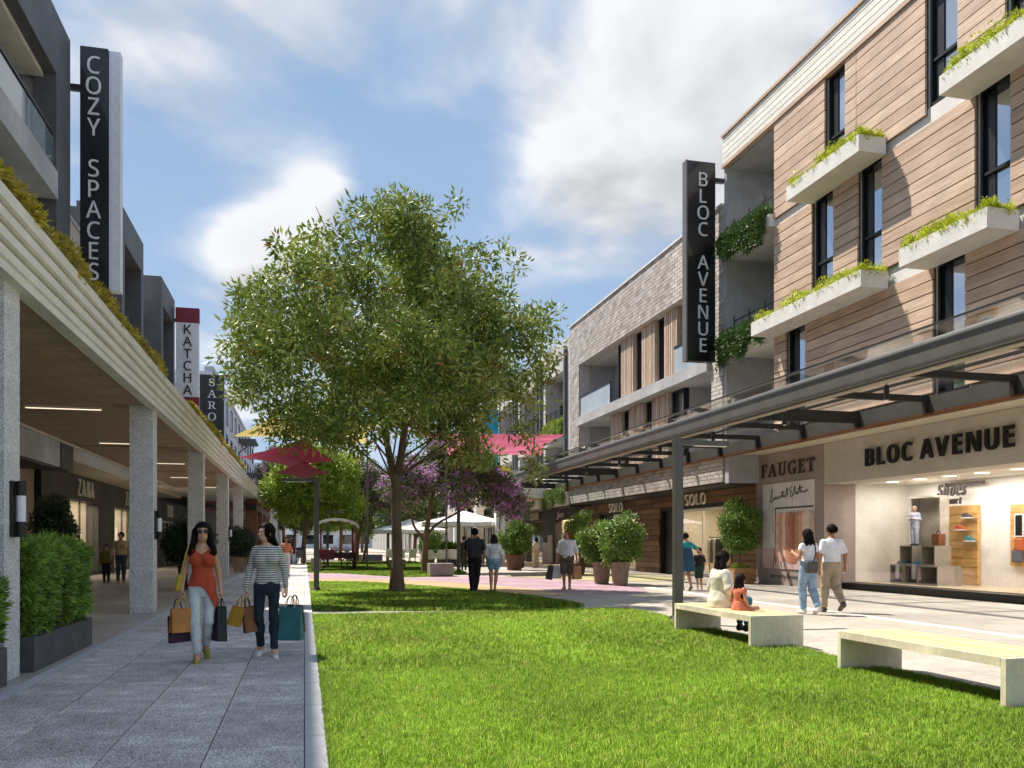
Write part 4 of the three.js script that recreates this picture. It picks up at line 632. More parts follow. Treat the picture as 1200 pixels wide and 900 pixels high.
function scatter(t, name, geo, m, count, sample, cols, seed, s0 = 0.75, s1 = 1.3, upright = false) {
  const im = new THREE.InstancedMesh(geo, m, count), r = RNG(seed), M4 = new THREE.Matrix4(), q = new THREE.Quaternion(), e = new THREE.Euler(), s = new THREE.Vector3(), b = t ? t.position : new THREE.Vector3();
  let n = 0; for (let i = 0; i < count; i++) { const p = sample(r); if (!p) continue; if (upright) e.set((r() - 0.5) * 0.3, r() * 6.28, (r() - 0.5) * 0.3); else e.set(r() * 6.28, r() * 6.28, r() * 6.28); const k = s0 + r() * (s1 - s0); M4.compose(p.clone().sub(b), q.setFromEuler(e), s.set(k, k, k)); im.setMatrixAt(n, M4); im.setColorAt(n, cols(r, p)); n++; }
  im.count = n; im.name = name; im.userData.kind = 'stuff'; sh(im); (t ?? scene).add(im); return im;
}
function inLobes(lobes, gap = 0.28, fq = 1.1) { // lobes [x, y, z, r]; fuller towards the outside of each
  const w = lobes.map(l => l[3] ** 2.4), tot = w.reduce((a, b) => a + b, 0);
  return r => { let k = r() * tot, i = 0; while (k > w[i] && i < w.length - 1) k -= w[i++]; const l = lobes[i], u = r() * 2 - 1, a = r() * 6.283, s = Math.sqrt(1 - u * u), R = l[3] * (0.35 + 0.65 * Math.pow(r(), 0.42)); const p = new THREE.Vector3(l[0] + R * s * Math.cos(a), l[1] + R * u * 0.92, l[2] + R * s * Math.sin(a)); return n3(p.x * fq, p.y * fq, p.z * fq, 5) < gap ? null : p; };
}
const mBark = mat('#6b5a48', { roughness: 0.95, map: T.patch, s: 0.35, sy: 0.9, bump: T.patch, bs: 0.02, bsc: 0.25 });
const mBark2 = mat('#7a5f4c', { roughness: 0.95, map: T.patch, s: 0.3, sy: 0.8, bump: T.patch, bs: 0.015, bsc: 0.25 });
{ // the big tree on the lawn
  const X = 2.55, D = 24.3, t = thing('tree', 'large rounded green tree with a single grey trunk on the lawn', 'tree', P(X, 0, D));
  const L = [[-0.75, 10.3, 0.75], [-1.5, 9.7, 0.8], [0.4, 9.8, 0.85], [1.8, 9.3, 0.75], [-2.8, 9.0, 0.75], [-3.6, 8.1, 0.7], [2.6, 8.6, 0.7], [3.3, 7.5, 0.8], [4.0, 6.7, 0.65], [-3.8, 6.9, 0.75], [-3.8, 5.9, 0.7], [-2.9, 7.2, 1.1], [-1.7, 8.4, 1.25], [0, 8.7, 1.35], [1.4, 8.0, 1.25], [-0.8, 6.9, 1.4], [0.8, 6.7, 1.4], [2.3, 6.6, 1.25], [-2.4, 5.8, 1.15], [3.5, 5.6, 0.9], [4.0, 4.9, 0.7], [4.2, 4.2, 0.5], [2.3, 5.2, 1.0], [0.6, 5.5, 1.0], [-1.5, 5.0, 0.85], [-3.0, 4.8, 0.75], [3.5, 3.9, 0.5], [2.5, 4.2, 0.6], [-0.7, 4.3, 0.5], [3.1, 3.3, 0.35], [1.2, 4.8, 0.6], [-2.2, 4.6, 0.6], [1.9, 4.0, 0.4], [-0.2, 5.9, 1.0], [3.9, 3.6, 0.35], [-1.1, 4.4, 0.45], [4.3, 5.8, 0.5], [-4.4, 6.3, 0.45], [1.0, 10.4, 0.5], [-2.2, 9.8, 0.5]];
  const lobes = []; L.forEach(([x, h, r], i) => { const e = Math.sqrt(Math.max(0, 1 - (x / 4.6) ** 2 - ((h - 6.6) / 4.4) ** 2)) * 3.6; lobes.push([X + x, h, -D + (hash2(i, 1, 4) - 0.5) * 1.2, r]); if (e > 1.5 && h > 4.0) { lobes.push([X + x + (hash2(i, 2, 4) - 0.5), h + (hash2(i, 3, 4) - 0.5) * 0.8, -D + e * 0.85, r * 0.8]); lobes.push([X + x + (hash2(i, 5, 4) - 0.5), h + (hash2(i, 6, 4) - 0.5) * 0.8, -D - e * 0.85, r * 0.8]); } });
  const base = (h, x, z) => new THREE.Vector3(X + x, h, -D + z);
  part(t, 'trunk', merge([taper([base(-0.05, 0.02, 0), base(0.12, 0, 0), base(1.2, 0.0, 0), base(2.4, -0.03, 0), base(3.4, -0.05, 0.02)], [0.25, 0.16, 0.145, 0.138, 0.13], 6, 14), taper([base(3.0, -0.05, 0), base(3.9, 0.1, 0.08), base(5.4, 0.28, 0.2), base(7.4, 0.5, 0.3), base(9.2, 0.5, 0.2)], [0.115, 0.1, 0.08, 0.05, 0.02], 5, 10), taper([base(3.1, -0.06, 0), base(4.1, -0.25, -0.06), base(5.6, -0.5, -0.2), base(7.6, -0.8, -0.2), base(9.4, -0.8, 0)], [0.105, 0.09, 0.07, 0.045, 0.02], 5, 10)]), mBark);
  const lg = []; lobes.forEach(([x, y, z, r], i) => { if (i % 3 || y < 5) return; const sx = x - X, dist = Math.hypot(sx, z + D), ah = Math.max(3.3, Math.min(7.5, y - 0.7 - dist * 0.55)), f = (ah - 3.2) / 4; const a = base(ah, sx > 0 ? 0.0 + 0.4 * f : -0.15 - 0.55 * f, sx > 0 ? 0.05 + 0.2 * f : -0.15 * f), b = new THREE.Vector3(x, y, z); lg.push(taper([a, a.clone().lerp(b, 0.5).add(new THREE.Vector3(0, (hash2(i, 9, 4) - 0.3) * 0.5, 0)), b], [0.03, 0.02, 0.008], 4, 5)); });
  part(t, 'limb', merge(lg), mBark, { stuff: true });
  const cs = ['#84963c', '#94a546', '#748732', '#aab454', '#677a32', '#bac262'];
  scatter(t, 'crown', cluster(11, 0.22, 0.19, 0.066, 3), leafMat(0.55, 0.36), 11000, inLobes(lobes, 0.42, 0.9), (r) => pick(r() < 0.03 ? ['#a67a3a', '#8d6a2c'] : cs, r, 0.35), 41);
}
function smallTree(label, X, D, lobes, trunk, cs, count, flowers, o = {}) {
  const t = thing(o.name ?? 'tree', label, 'tree', P(X, 0, D), o.group);
  part(t, 'trunk', merge(trunk.map(([pts, rad]) => taper(pts.map(([x, h, z = 0]) => new THREE.Vector3(X + x, h, -D + z)), rad, 4, 8))), mBark2);
  const ls = lobes.map(([x, h, r, z = 0]) => [X + x, h, -D + z, r]);
  scatter(t, 'crown', o.geo ?? cluster(14, 0.3, o.len ?? 0.2, o.w ?? 0.08, 5), LM, count, inLobes(ls), (r) => pick(cs, r, 0.35), o.seed ?? 51);
  if (flowers) scatter(t, 'blossom', cluster(10, 0.13, 0.1, 0.07, 6), leafMat(0.8, 0.3), flowers[1], inLobes(ls.map(l => [l[0], l[1], l[2], l[3] * 1.06])), (r) => pick(flowers[0], r, 0.3), (o.seed ?? 51) + 1);
  return t;
}
const gDark = ['#6a7c44', '#768549', '#5c6d3c', '#82904f'], gLime = ['#9cb038', '#acbe42', '#8ca030', '#bac84c', '#82982e'], gMid = ['#7c9640', '#8ca648', '#6e883a'];
const purple = ['#d09ad6', '#c288ca', '#deb0e2', '#b57cbe', '#e8c6ea'], pink = ['#d498bf', '#c984b0', '#e2b6d2', '#bb78aa'];
smallTree('dark leaved tree full of purple blossom beside the cube seat', 5.5, 40.1,
  [[1.7, 4.6, 1.1], [0.6, 5.0, 1.2, 0.6], [2.9, 4.3, 1.0], [3.8, 3.7, 0.9, 0.4], [-0.4, 4.6, 1.1], [-1.3, 4.2, 0.9], [1.4, 3.9, 0.9, 1], [2.4, 5.0, 0.9], [4.3, 3.2, 0.7], [-0.9, 5.1, 0.8], [0.9, 5.7, 0.8]],
  [[[[0, 0], [0.02, 0.9], [0.1, 1.9], [0.25, 3], [0.6, 4.6]], [0.17, 0.15, 0.12, 0.09, 0.03]], [[[0.02, 1.5], [-0.5, 2.2], [-0.7, 2.9], [-1.2, 3.6]], [0.08, 0.06, 0.05, 0.03]], [[[0.06, 1.7], [0.6, 2.3], [1.5, 2.8], [2.8, 3.6]], [0.08, 0.06, 0.05, 0.03]]], gDark, 1300, [purple, 2600], { seed: 61, name: 'blossom_tree', group: 'blossom trees along the street', len: 0.22 });
smallTree('pink blossom tree with slim twin stems behind the big trunk', 3.5, 60, [[0.2, 4.6, 1.5], [1.6, 5.2, 1.4], [-1.2, 4.9, 1.3], [2.8, 4.5, 1.2], [0.6, 6.2, 1.2], [-0.6, 3.9, 1.0], [4, 5.2, 1.2]], [[[[0, 0], [0.1, 1.6], [0.5, 3.2], [0.6, 4.8]], [0.14, 0.12, 0.09, 0.03]], [[[0.4, 0], [0.7, 1.4], [1.0, 3]], [0.11, 0.09, 0.05]]], gDark, 1500, [pink, 1500], { seed: 63, name: 'blossom_tree', group: 'blossom trees along the street', len: 0.26 });
smallTree('pale pink blossom tree rising past the brick arcade roof', -2.2, 72, [[0, 7.0, 1.4], [1.1, 6.0, 1.3], [-0.4, 5.6, 1.2], [1.6, 7.2, 1.0], [0.2, 8.4, 0.9]], [[[[0.6, 0], [0.5, 3], [0.4, 6]], [0.16, 0.12, 0.04]]], ['#66733a', '#59682f'], 1000, [['#cfa3c0', '#d9b9cd', '#b98ab0'], 1300], { seed: 65, name: 'blossom_tree', group: 'blossom trees along the street', len: 0.28 });
smallTree('lime green street tree beside the promenade', 0.2, 58, [[0, 5.2, 1.9], [-1.7, 4.7, 1.3], [1.7, 4.9, 1.4], [0.4, 6.6, 1.4], [-1.0, 6.0, 1.2], [2.6, 4.0, 1.1], [-1.2, 3.5, 1.0], [1.2, 3.4, 1.0], [2.2, 6.2, 1.1]], [[[[-0.3, 0], [-0.25, 1.4], [-0.1, 3], [0, 5]], [0.17, 0.14, 0.1, 0.03]]], gLime, 2600, null, { seed: 67, len: 0.26, w: 0.12 });
smallTree('lime green street tree standing nearer the market cart', 2.6, 66, [[0, 5.2, 1.8], [-1.6, 5.0, 1.3], [1.6, 5.4, 1.4], [0.3, 6.9, 1.3], [0.4, 3.7, 1.0]], [[[[0, 0], [0.1, 2.4], [0, 5]], [0.16, 0.12, 0.03]]], gLime, 1700, null, { seed: 69, len: 0.28, w: 0.12 });
for (const [i, X, D, h, lab] of [[0, -1.2, 104, 8.5, 'dark green tree far down the promenade'], [1, 5.2, 92, 8.0, 'mid green tree far behind the pink blossom tree'], [2, 10.5, 84, 7.2, 'mid green tree in front of the white arcades'], [3, 1.5, 124, 9.5, 'tall dark tree at the far end of the lawns'], [4, 7.6, 118, 9, 'tall mid green tree at the far end of the lawns']]) smallTree(lab, X, D, [[0, h * 0.62, 2.4], [-2, h * 0.55, 1.7], [2, h * 0.56, 1.8], [0.5, h * 0.85, 1.6], [-1, h * 0.8, 1.4], [1.2, h * 0.42, 1.3]], [[[[0, 0], [0.1, h * 0.35], [0, h * 0.7]], [0.2, 0.15, 0.04]]], i % 2 ? gMid : gDark, 1500, null, { seed: 80 + i, len: 0.36, w: 0.15 });
// ---- hedges ----
const sprig = cluster(16, 0.10, 0.075, 0.02, 9, 0.55);
function hedgeBox(t, name, x0, x1, h0, h1, D0, D1, count, cs, seed, geo = sprig, bump = 0.12, s0 = 0.8, s1 = 1.4) {
  return scatter(t, name, geo, LM, count, r => { const f = r(); let x = lerp(x0, x1, r()), D = lerp(D0, D1, r()), y = lerp(h0, h1, r()); const k = f * 3; if (k < 1.2) y = h1; else if (k < 1.9) x = x1; else if (k < 2.2) D = D0; else if (k < 2.4) D = D1; else if (k < 2.6) x = x0; const b = (n3(x * 3, y * 3, D * 2.2, 15) - 0.5) * bump * 2 + (n3(x * 9, y * 9, D * 9, 16) - 0.5) * bump; if (y > h1 - 0.05) y += b + (r() < 0.08 ? r() * bump * 1.1 : 0); else if (x > x1 - 0.02) x += b; return P(x + (r() - 0.5) * 0.06, y + (r() - 0.5) * 0.06, D + (r() - 0.5) * 0.08); }, (r) => pick(cs, r, 0.4), seed, s0, s1);
}
const gGold = ['#b3a02a', '#c6b236', '#a09022', '#d2c03e', '#a89826'], gHedge = ['#7d9c36', '#8cac40', '#6e8c30', '#9aba4c'];
[[-3, 19.3, 'golden clipped hedge on the near arcade roof under the COZY SPACES sign'], [24.9, 45.0, 'golden clipped hedge on the arcade roof past the gap']].forEach(([a, b, lab], i) => {
  const t = thing('roof_hedge', lab, 'hedge', P(-3.2, 4.98, (a + b) / 2), 'golden hedges on the arcade roof');
  part(t, 'trough', bx(-3.6, -2.95, 4.986, 5.06, a, b), M.steelDark); hedgeBox(t, 'foliage', -3.62, -3.03, 5.04, 5.15, a, b, 12000, gGold, 90 + i, sprig, 0.11, 0.8, 1.35);
});
const mTrough = mat('#57575a', { map: T.patch, s: 0.8, bump: T.patch, bs: 0.006, bsc: 0.8, roughness: 0.8 });
[[10.32, 12.95, 'long concrete trough with a clipped green hedge beside the promenade'], [6.9, 9.45, 'concrete trough and hedge cut off by the first column']].forEach(([a, b, lab], i) => {
  const t = thing('hedge_planter', lab, 'planter', P(-3.3, 0.02, (a + b) / 2), 'hedge planters along the promenade');
  part(t, 'trough', merge([bx(-3.72, -2.88, 0.02, 0.4, a, a + 0.06), bx(-3.72, -2.88, 0.02, 0.4, b - 0.06, b), bx(-3.72, -3.66, 0.02, 0.4, a + 0.06, b - 0.06), bx(-2.94, -2.88, 0.02, 0.4, a + 0.06, b - 0.06)]), mTrough);
  part(t, 'soil', bx(-3.66, -2.94, 0.04, 0.36, a + 0.06, b - 0.06), mat('#3a2c20', { map: T.patch, s: 0.5, roughness: 1 }));
  hedgeBox(t, 'hedge', -3.62, -3.0, 0.52, i ? 1.02 : 1.3, a + 0.12, b - 0.1, 9000, gHedge, 95 + i, sprig, 0.07);
  scatter(t, 'twigs', cluster(14, 0.12, 0.08, 0.025, 12, 0.4), LM, 2500, r => P(lerp(-3.6, -3.0, r()), lerp(0.45, i ? 1.0 : 1.28, r()), lerp(a + 0.15, b - 0.12, r())), (r) => pick(['#2f4212', '#384c16'], r, 0.3), 97 + i);
});
// bright groundcover in the facade planters and on the white canopy
planterSpots.forEach(([a, b, h], i) => { const t = thing('groundcover', ['lime groundcover in the short top storey planter ledge', 'lime groundcover in the planter ledge above the canopy edge', 'lime groundcover in the long planter ledge', 'lime groundcover in the highest planter ledge'][i], 'plant', P(13.9, h + 0.36, (a + b) / 2), 'lime groundcover in the facade planters'); hedgeBox(t, 'foliage', 13.58, 14.2, h + 0.37, h + 0.47, a + 0.12, b - 0.12, 2600, ['#ccd433', '#d8dd42', '#bcc62b', '#e0e455', '#a8b530'], 100 + i, sprig, 0.17, 0.6, 1.1); });
{ const t = thing('groundcover', 'yellow groundcover on the white canopy beside the blue banner', 'plant', P(11.2, 5, 55)); hedgeBox(t, 'foliage', 10.95, 11.8, 5.2, 5.45, 49.1, 61, 3200, ['#c9b81c', '#b3a81a', '#d6c832'], 106, sprig, 0.3, 1.5, 2.6); }
function trailing(label, X, a, b, h, n, seed, cs = ['#4c6e2a', '#587c32', '#426024', '#6a8c3c']) { const t = thing('trailing_plant', label, 'plant', P(X, h, (a + b) / 2), 'plants trailing over the balcony edges'); scatter(t, 'foliage', cluster(12, 0.12, 0.085, 0.045, 14, -0.3), LM, n, r => { const D = lerp(a, b, r()), drop = 0.25 + 0.5 * n3(D * 2.3, 1, 1, seed), u = r(); return u < 0.35 ? P(X + r() * 0.35, h + 0.05 + r() * 0.3 * (0.4 + n3(D * 3, 4, 2, seed)), D) : P(X - 0.06 - r() * 0.14, h + 0.2 - r() * drop * 1.5, D); }, (r) => pick(cs, r, 0.4), seed); }
trailing('leafy plant trailing over the upper balcony edge', 14.12, 24.3, 27.1, 11.72, 1700, 111); trailing('leafy plant trailing over the lower balcony edge', 14.12, 24.3, 27.1, 8.32, 1700, 112);
trailing('bright trailing plant on the upper balcony of the grey apartments', 14.28, 46.2, 50.0, 8.2, 1500, 113, gLime); trailing('trailing plant over the low planter band of the grey apartments', 14.08, 45.4, 49.4, 4.2, 900, 114, gMid); trailing('sparse trailing plant on the second planter band', 14.08, 52, 57, 4.2, 500, 115, gMid);
// ---- potted plants ----
function pot(t, X, D, r0, r1, h, m) { const pts = [[0, 0.0], [r0, 0.0], [r0 + 0.01, 0.02], [lerp(r0, r1, 0.5), h * 0.5], [r1, h - 0.03], [r1 + 0.02, h - 0.03], [r1 + 0.02, h], [r1 - 0.03, h], [r1 - 0.04, h - 0.08], [0, h - 0.08]].map(p => new THREE.Vector2(...p)); const g = new THREE.LatheGeometry(pts, 28); g.translate(X, 0.01, -D); part(t, 'pot', g, m); }
const mPot = mat('#8a7867', { map: T.patch, s: 0.25, sy: 0.8, roughness: 0.8, bump: T.fine, bs: 0.003, bsc: 0.2 }), mPot2 = mat('#4a4440', { map: T.patch, s: 0.25, sy: 0.8, roughness: 0.8 });
function bush(label, X, D, r0, r1, ph, lobes, cs, n, o = {}) {
  const t = thing('potted_bush', label, 'potted plant', P(X, 0, D), o.group); pot(t, X, D, r0, r1, ph, o.pm ?? mPot);
  part(t, 'stem', merge([0, 1, 2].map(i => taper([P(X + (i - 1) * 0.08, ph * 0.7, D), P(X + (i - 1) * 0.12, ph + 0.5, D + 0.05 * (i - 1))], [0.022, 0.014], 3, 6))), mBark2);
  { const rr = RNG((o.seed ?? 120) * 7), base = lobes.slice(); for (let i = 0; i < 9; i++) { const l = base[Math.floor(rr() * base.length)], a = rr() * 6.28, e = rr() * 1.6 - 0.4; lobes.push([l[0] + Math.cos(a) * l[2] * 0.95, l[1] + Math.sin(e) * l[2] * 1.05, 0.12 + rr() * 0.14, Math.sin(a) * l[2] * 0.9]); } }
  scatter(t, 'foliage', cluster(14, 0.14, o.len ?? 0.085, o.w ?? 0.045, 17), LM, Math.round(n * 1.15), inLobes(lobes.map(([x, h, r, z = 0]) => [X + x, h, -D + z, r]), 0.33, 2.6), (r) => pick(cs, r, 0.5), o.seed ?? 120, 0.55, 1.45); return t;
}
const gPot = ['#6f9032', '#7fa03a', '#5e7d2a', '#94b04a'], gPotD = ['#3f5232', '#4b5f3a', '#37482e'];
bush('round leafy bush in a tapered taupe pot nearer the dark plank shop', 10.0, 28.0, 0.24, 0.33, 0.76, [[0, 1.35, 0.52], [0.1, 1.75, 0.42], [-0.25, 1.5, 0.4], [0.25, 1.15, 0.4], [-0.1, 1.05, 0.42]], gPot, 1100, { seed: 121, group: 'bushes in tapered taupe pots' });
bush('round leafy bush in a tapered taupe pot nearer the steel lamp post', 10.2, 26.75, 0.24, 0.33, 0.78, [[0, 1.35, 0.55], [0.1, 1.8, 0.45], [-0.28, 1.55, 0.4], [0.3, 1.2, 0.42], [-0.1, 1.05, 0.45], [0.3, 1.6, 0.4]], gPot, 1200, { seed: 122, group: 'bushes in tapered taupe pots' });
bush('dark round bush in a pot beside a roughcast column', -3.46, 27.9, 0.24, 0.34, 0.72, [[0, 1.35, 0.55], [-0.2, 1.7, 0.42], [0.25, 1.6, 0.42], [0.2, 1.1, 0.42], [-0.28, 1.2, 0.42]], gPotD, 1100, { seed: 123, pm: mPot2, group: 'dark bushes in pots under the arcade edge' });
bush('dark round bush in a brown pot by the last roughcast column', -2.98, 42.0, 0.26, 0.36, 0.72, [[0, 1.35, 0.55], [-0.1, 1.75, 0.42], [0.3, 1.5, 0.42], [0.1, 1.1, 0.45]], gPotD, 900, { seed: 124, group: 'dark bushes in pots under the arcade edge' });
bush('leafy bush in a brown tub in front of the black shopfront', 10.45, 42.5, 0.36, 0.46, 0.8, [[0, 1.4, 0.65], [0.3, 1.9, 0.5], [-0.4, 1.6, 0.5], [0.4, 1.3, 0.5], [0.1, 2.2, 0.35]], gPot, 1200, { seed: 125, pm: mat('#6b4a38', { map: T.patch, s: 0.4 }) });
bush('slim potted shrub between the black shopfront and the round bushes', 11.6, 35.5, 0.26, 0.34, 0.5, [[0, 1.7, 0.42], [0.05, 2.2, 0.38], [0, 1.3, 0.34]], gPot, 700, { seed: 126, pm: mat('#5b4232', { map: T.patch, s: 0.4 }) });
bush('small dark shrub in a pot by the white chairs', 7.0, 49, 0.25, 0.32, 0.5, [[0, 1.3, 0.55], [0.2, 1.6, 0.4], [-0.2, 1.2, 0.4]], gMid, 500, { seed: 127 });
{ // boxed tree by the FAUGET wall
  const X = 14.75, D = 27.1, t = thing('boxed_tree', 'small leafy tree in a wooden box beside the FAUGET wall', 'potted plant', P(X, 0, D)); const mb = mat('#a9805a', { roughness: 0.7 }); setMap(mb, rep(T.wood, 1.1, 0.8));
  for (const h of [0.01, 0.19, 0.37]) for (const g of [bx(X - 0.38, X + 0.38, h, h + 0.17, D - 0.38, D - 0.34), bx(X - 0.38, X + 0.38, h, h + 0.17, D + 0.34, D + 0.38), bx(X - 0.38, X - 0.34, h, h + 0.17, D - 0.335, D + 0.335), bx(X + 0.34, X + 0.38, h, h + 0.17, D - 0.335, D + 0.335)]) part(t, 'box_board', g, mb);
  part(t, 'soil', bx(X - 0.335, X + 0.335, 0.02, 0.46, D - 0.335, D + 0.335), mat('#3a2c20', { map: T.patch, s: 0.4 })); part(t, 'trunk', taper([P(X, 0.4, D), P(X + 0.02, 1.0, D), P(X, 1.8, D), P(X, 2.6, D)], [0.035, 0.03, 0.025, 0.01], 4, 8), mBark2);
  const lo = [[0, 1.75, 0.5], [-0.25, 2.1, 0.42], [0.25, 2.2, 0.42], [0, 2.6, 0.35], [0.2, 1.5, 0.4], [-0.2, 1.45, 0.38]].map(([x, h, r], i) => [X + x, h, -D + (i % 3 - 1) * 0.2, r]);
  scatter(t, 'crown', cluster(14, 0.13, 0.085, 0.045, 18), LM, 1100, inLobes(lo), r => pick(gPot, r, 0.4), 128);
  scatter(t, 'underplanting', sprig, LM, 120, r => P(X + (r() - 0.5) * 0.6, 0.48 + r() * 0.08, D + (r() - 0.5) * 0.6), r => pick(gLime, r), 129);
}
{ // dark tree under the arcade
  const X = -5.3, D = 20.3, t = thing('potted_tree', 'dark leaved potted tree under the arcade behind the hedge', 'potted plant', P(X, 0, D)); pot(t, X, D, 0.25, 0.33, 0.6, mPot2); part(t, 'trunk', taper([P(X, 0.4, D), P(X, 1.2, D), P(X, 2.3, D)], [0.035, 0.03, 0.012], 4, 8), mBark2);
  scatter(t, 'crown', cluster(14, 0.14, 0.09, 0.045, 19), LM, 1000, inLobes([[0, 1.3, 0.34], [0.1, 1.7, 0.3], [-0.12, 1.85, 0.28], [0, 2.2, 0.2], [0.2, 1.2, 0.28], [-0.2, 1.35, 0.28]].map(([x, h, r]) => [X + x, h, -D, r])), r => pick(gPotD, r, 0.4), 131);
}
// ================= GRASS =================
{
  const inside = (poly) => (x, D) => { let c = false; for (let i = 0, j = poly.length - 1; i < poly.length; j = i++) { const [xi, yi] = poly[i], [xj, yj] = poly[j]; if ((yi > D) !== (yj > D) && x < (xj - xi) * (D - yi) / (yj - yi) + xi) c = !c; } return c; };
  const blade = (r, H, W) => { const a = r() * 6.28, lean = 0.15 + r() * 0.75, h = H * (0.6 + r() * 0.6), ca = Math.cos(a), sa = Math.sin(a), b = r() * 6.28, cx = Math.cos(b) * W / 2, cz = Math.sin(b) * W / 2, ox = (r() - 0.5) * 0.05, oz = (r() - 0.5) * 0.05; const q = (t) => [ox + ca * lean * h * t * t, h * t * (1 - 0.25 * lean * t), oz + sa * lean * h * t * t]; const A = q(0), B = q(0.55), C = q(1), k = 0.75; return [A[0] - cx, A[1], A[2] - cz, A[0] + cx, A[1], A[2] + cz, B[0] + cx * k, B[1], B[2] + cz * k, A[0] - cx, A[1], A[2] - cz, B[0] + cx * k, B[1], B[2] + cz * k, B[0] - cx * k, B[1], B[2] - cz * k, B[0] - cx * k, B[1], B[2] - cz * k, B[0] + cx * k, B[1], B[2] + cz * k, C[0], C[1], C[2]]; };
  const tuft = (n, H, W, seed) => { const r = RNG(seed), v = []; for (let i = 0; i < n; i++) v.push(...blade(r, H, W)); const g = new THREE.BufferGeometry(); g.setAttribute('position', new THREE.Float32BufferAttribute(v, 3)); g.computeVertexNormals(); const nn = g.attributes.normal; for (let i = 0; i < nn.count; i++) { const x = nn.getX(i) * 0.5, y = Math.abs(nn.getY(i)) * 0.5 + 0.75, z = nn.getZ(i) * 0.5, l = Math.hypot(x, y, z); nn.setXYZ(i, x / l, y / l, z / l); } g.setAttribute('uv', new THREE.Float32BufferAttribute(new Float32Array(v.length / 3 * 2), 2)); return g; };
  const gc = ['#92b832', '#a0c23a', '#85ab2a', '#aecb46', '#7aa228'];
  const put = (poly, D0, D1, X1, n, geo, seed, s0, s1) => { const f = inside(poly); scatter(null, numbered('grass'), geo, GM, n, r => { const x = r() * X1, D = lerp(D0, D1, r()); return f(x, D) ? P(x, 0.006, D) : null; }, (r, p) => { const k = n3(p.x * 0.9, 0, p.z * 0.9, 33), dry = ss(0.55, 0.8, 0.6 * n3(p.x * 0.55, 3, p.z * 0.55, 35) + 0.4 * n3(p.x * 2.1, 5, p.z * 2.1, 36)), c = pick(r() < 0.04 + 0.1 * dry ? ['#b8ad66', '#a89f58', '#c2b878'] : gc, r, 0.4); return c.multiplyScalar(0.7 + 0.5 * k).lerp(col('#a3a83a'), dry * 0.12); }, seed, s0, s1, true).userData.label = 'lawn grass'; };
  put(lawn1, 4.2, 9.5, 7, 120000, tuft(8, 0.06, 0.0036, 1), 201, 0.45, 1.45); put(lawn1, 9.5, 17.4, 7, 110000, tuft(8, 0.062, 0.005, 2), 202, 0.5, 1.4);
  put(lawn2, 17.5, 31.1, 6.4, 42000, tuft(9, 0.07, 0.009, 3), 203, 0.8, 1.3); put(lawn3, 34, 62, 7.8, 24000, tuft(10, 0.08, 0.016, 4), 204, 0.9, 1.4);
}
scene.children.filter(o => o.name.startsWith('grass')).forEach((o, i) => { o.userData.label = ['short green grass of the near lawn in front of the benches', 'short green grass on the far half of the bench lawn', 'short green grass of the lawn around the big tree', 'short green grass of the far lawn by the market cart'][i]; o.userData.category = 'grass'; });
// ================= STREET FURNITURE =================
const mSlat = ['#cdbb8c', '#d6c598', '#c4b182'].map((c, i) => { const m = mat(c, { roughness: 0.6 }); setMap(m, rep(T.wood, 1.7, 0.7)); m.map.offset.set(i * 0.3, i * 0.4); return m; });
const mBench = mat('#d6cbb0', { map: T.patch, s: 1.4, bump: T.fine, bs: 0.002, bsc: 0.4, roughness: 0.8 });
[[10.32, 12.75, 'pale concrete bench with timber slats, mother and girl sitting on it'], [6.05, 8.42, 'empty pale concrete bench with timber slats on the lawn edge']].forEach(([a, b, lab]) => {
  const X0 = 5.79, X1 = 6.58, t = thing('bench', lab, 'bench', P((X0 + X1) / 2, 0, (a + b) / 2), 'concrete benches on the lawn edge');
  part(t, 'frame', merge([bx(X0, X0 + 0.035, 0.38, 0.46, a + 0.07, b - 0.07), bx(X1 - 0.035, X1, 0.38, 0.46, a + 0.07, b - 0.07), bx(X0 + 0.035, X1 - 0.035, 0.38, 0.42, a + 0.07, b - 0.07)]), mBench);
  part(t, 'leg', rb(X0, X1, 0, 0.46, a, a + 0.068, 0.008), mBench); part(t, 'leg', rb(X0, X1, 0, 0.46, b - 0.068, b, 0.008), mBench);
  const n = 6, w = (X1 - X0 - 0.08) / n; for (let i = 0; i < n; i++) part(t, 'slat', rb(X0 + 0.042 + i * w, X0 + 0.036 + (i + 1) * w, 0.421, 0.464, a + 0.075, b - 0.075, 0.006, 1), mSlat[i % 3]);
});
function lamp(label, X, D, dir, H = 3.3) {
  const t = thing('lamp_post', label, 'lamp post', P(X, 0, D), 'square steel lamp posts with one arm');
  part(t, 'post', rb(X - 0.075, X + 0.075, 0.02, H, D - 0.075, D + 0.075, 0.008), M.steel);
  const base = new THREE.CylinderGeometry(0.13, 0.2, 0.12, 4, 1); base.rotateY(Math.PI / 4); base.translate(X, 0.07, -D); part(t, 'base', uvm(base), M.steelDark);
  const a = part(t, 'arm', rb(X + dir * 0.076, X + dir * 0.98, H - 0.12, H - 0.03, D - 0.06, D + 0.06, 0.006), M.steel); part(a, 'lens', bx(X + dir * 0.3, X + dir * 0.94, H - 0.132, H - 0.122, D - 0.045, D + 0.045), M.white);
}
lamp('square steel lamp post standing in the lawn by the promenade kerb', 0.33, 25.2, -1); lamp('square steel lamp post behind the bench with the mother and girl', 6.47, 14.1, 1); lamp('square steel lamp post behind the purple blossom tree', 7.0, 39.4, 1); lamp('square steel lamp post past the market cart', 1.3, 51, 1); lamp('square steel lamp post beyond the far lawn', 5.5, 58.3, -1);
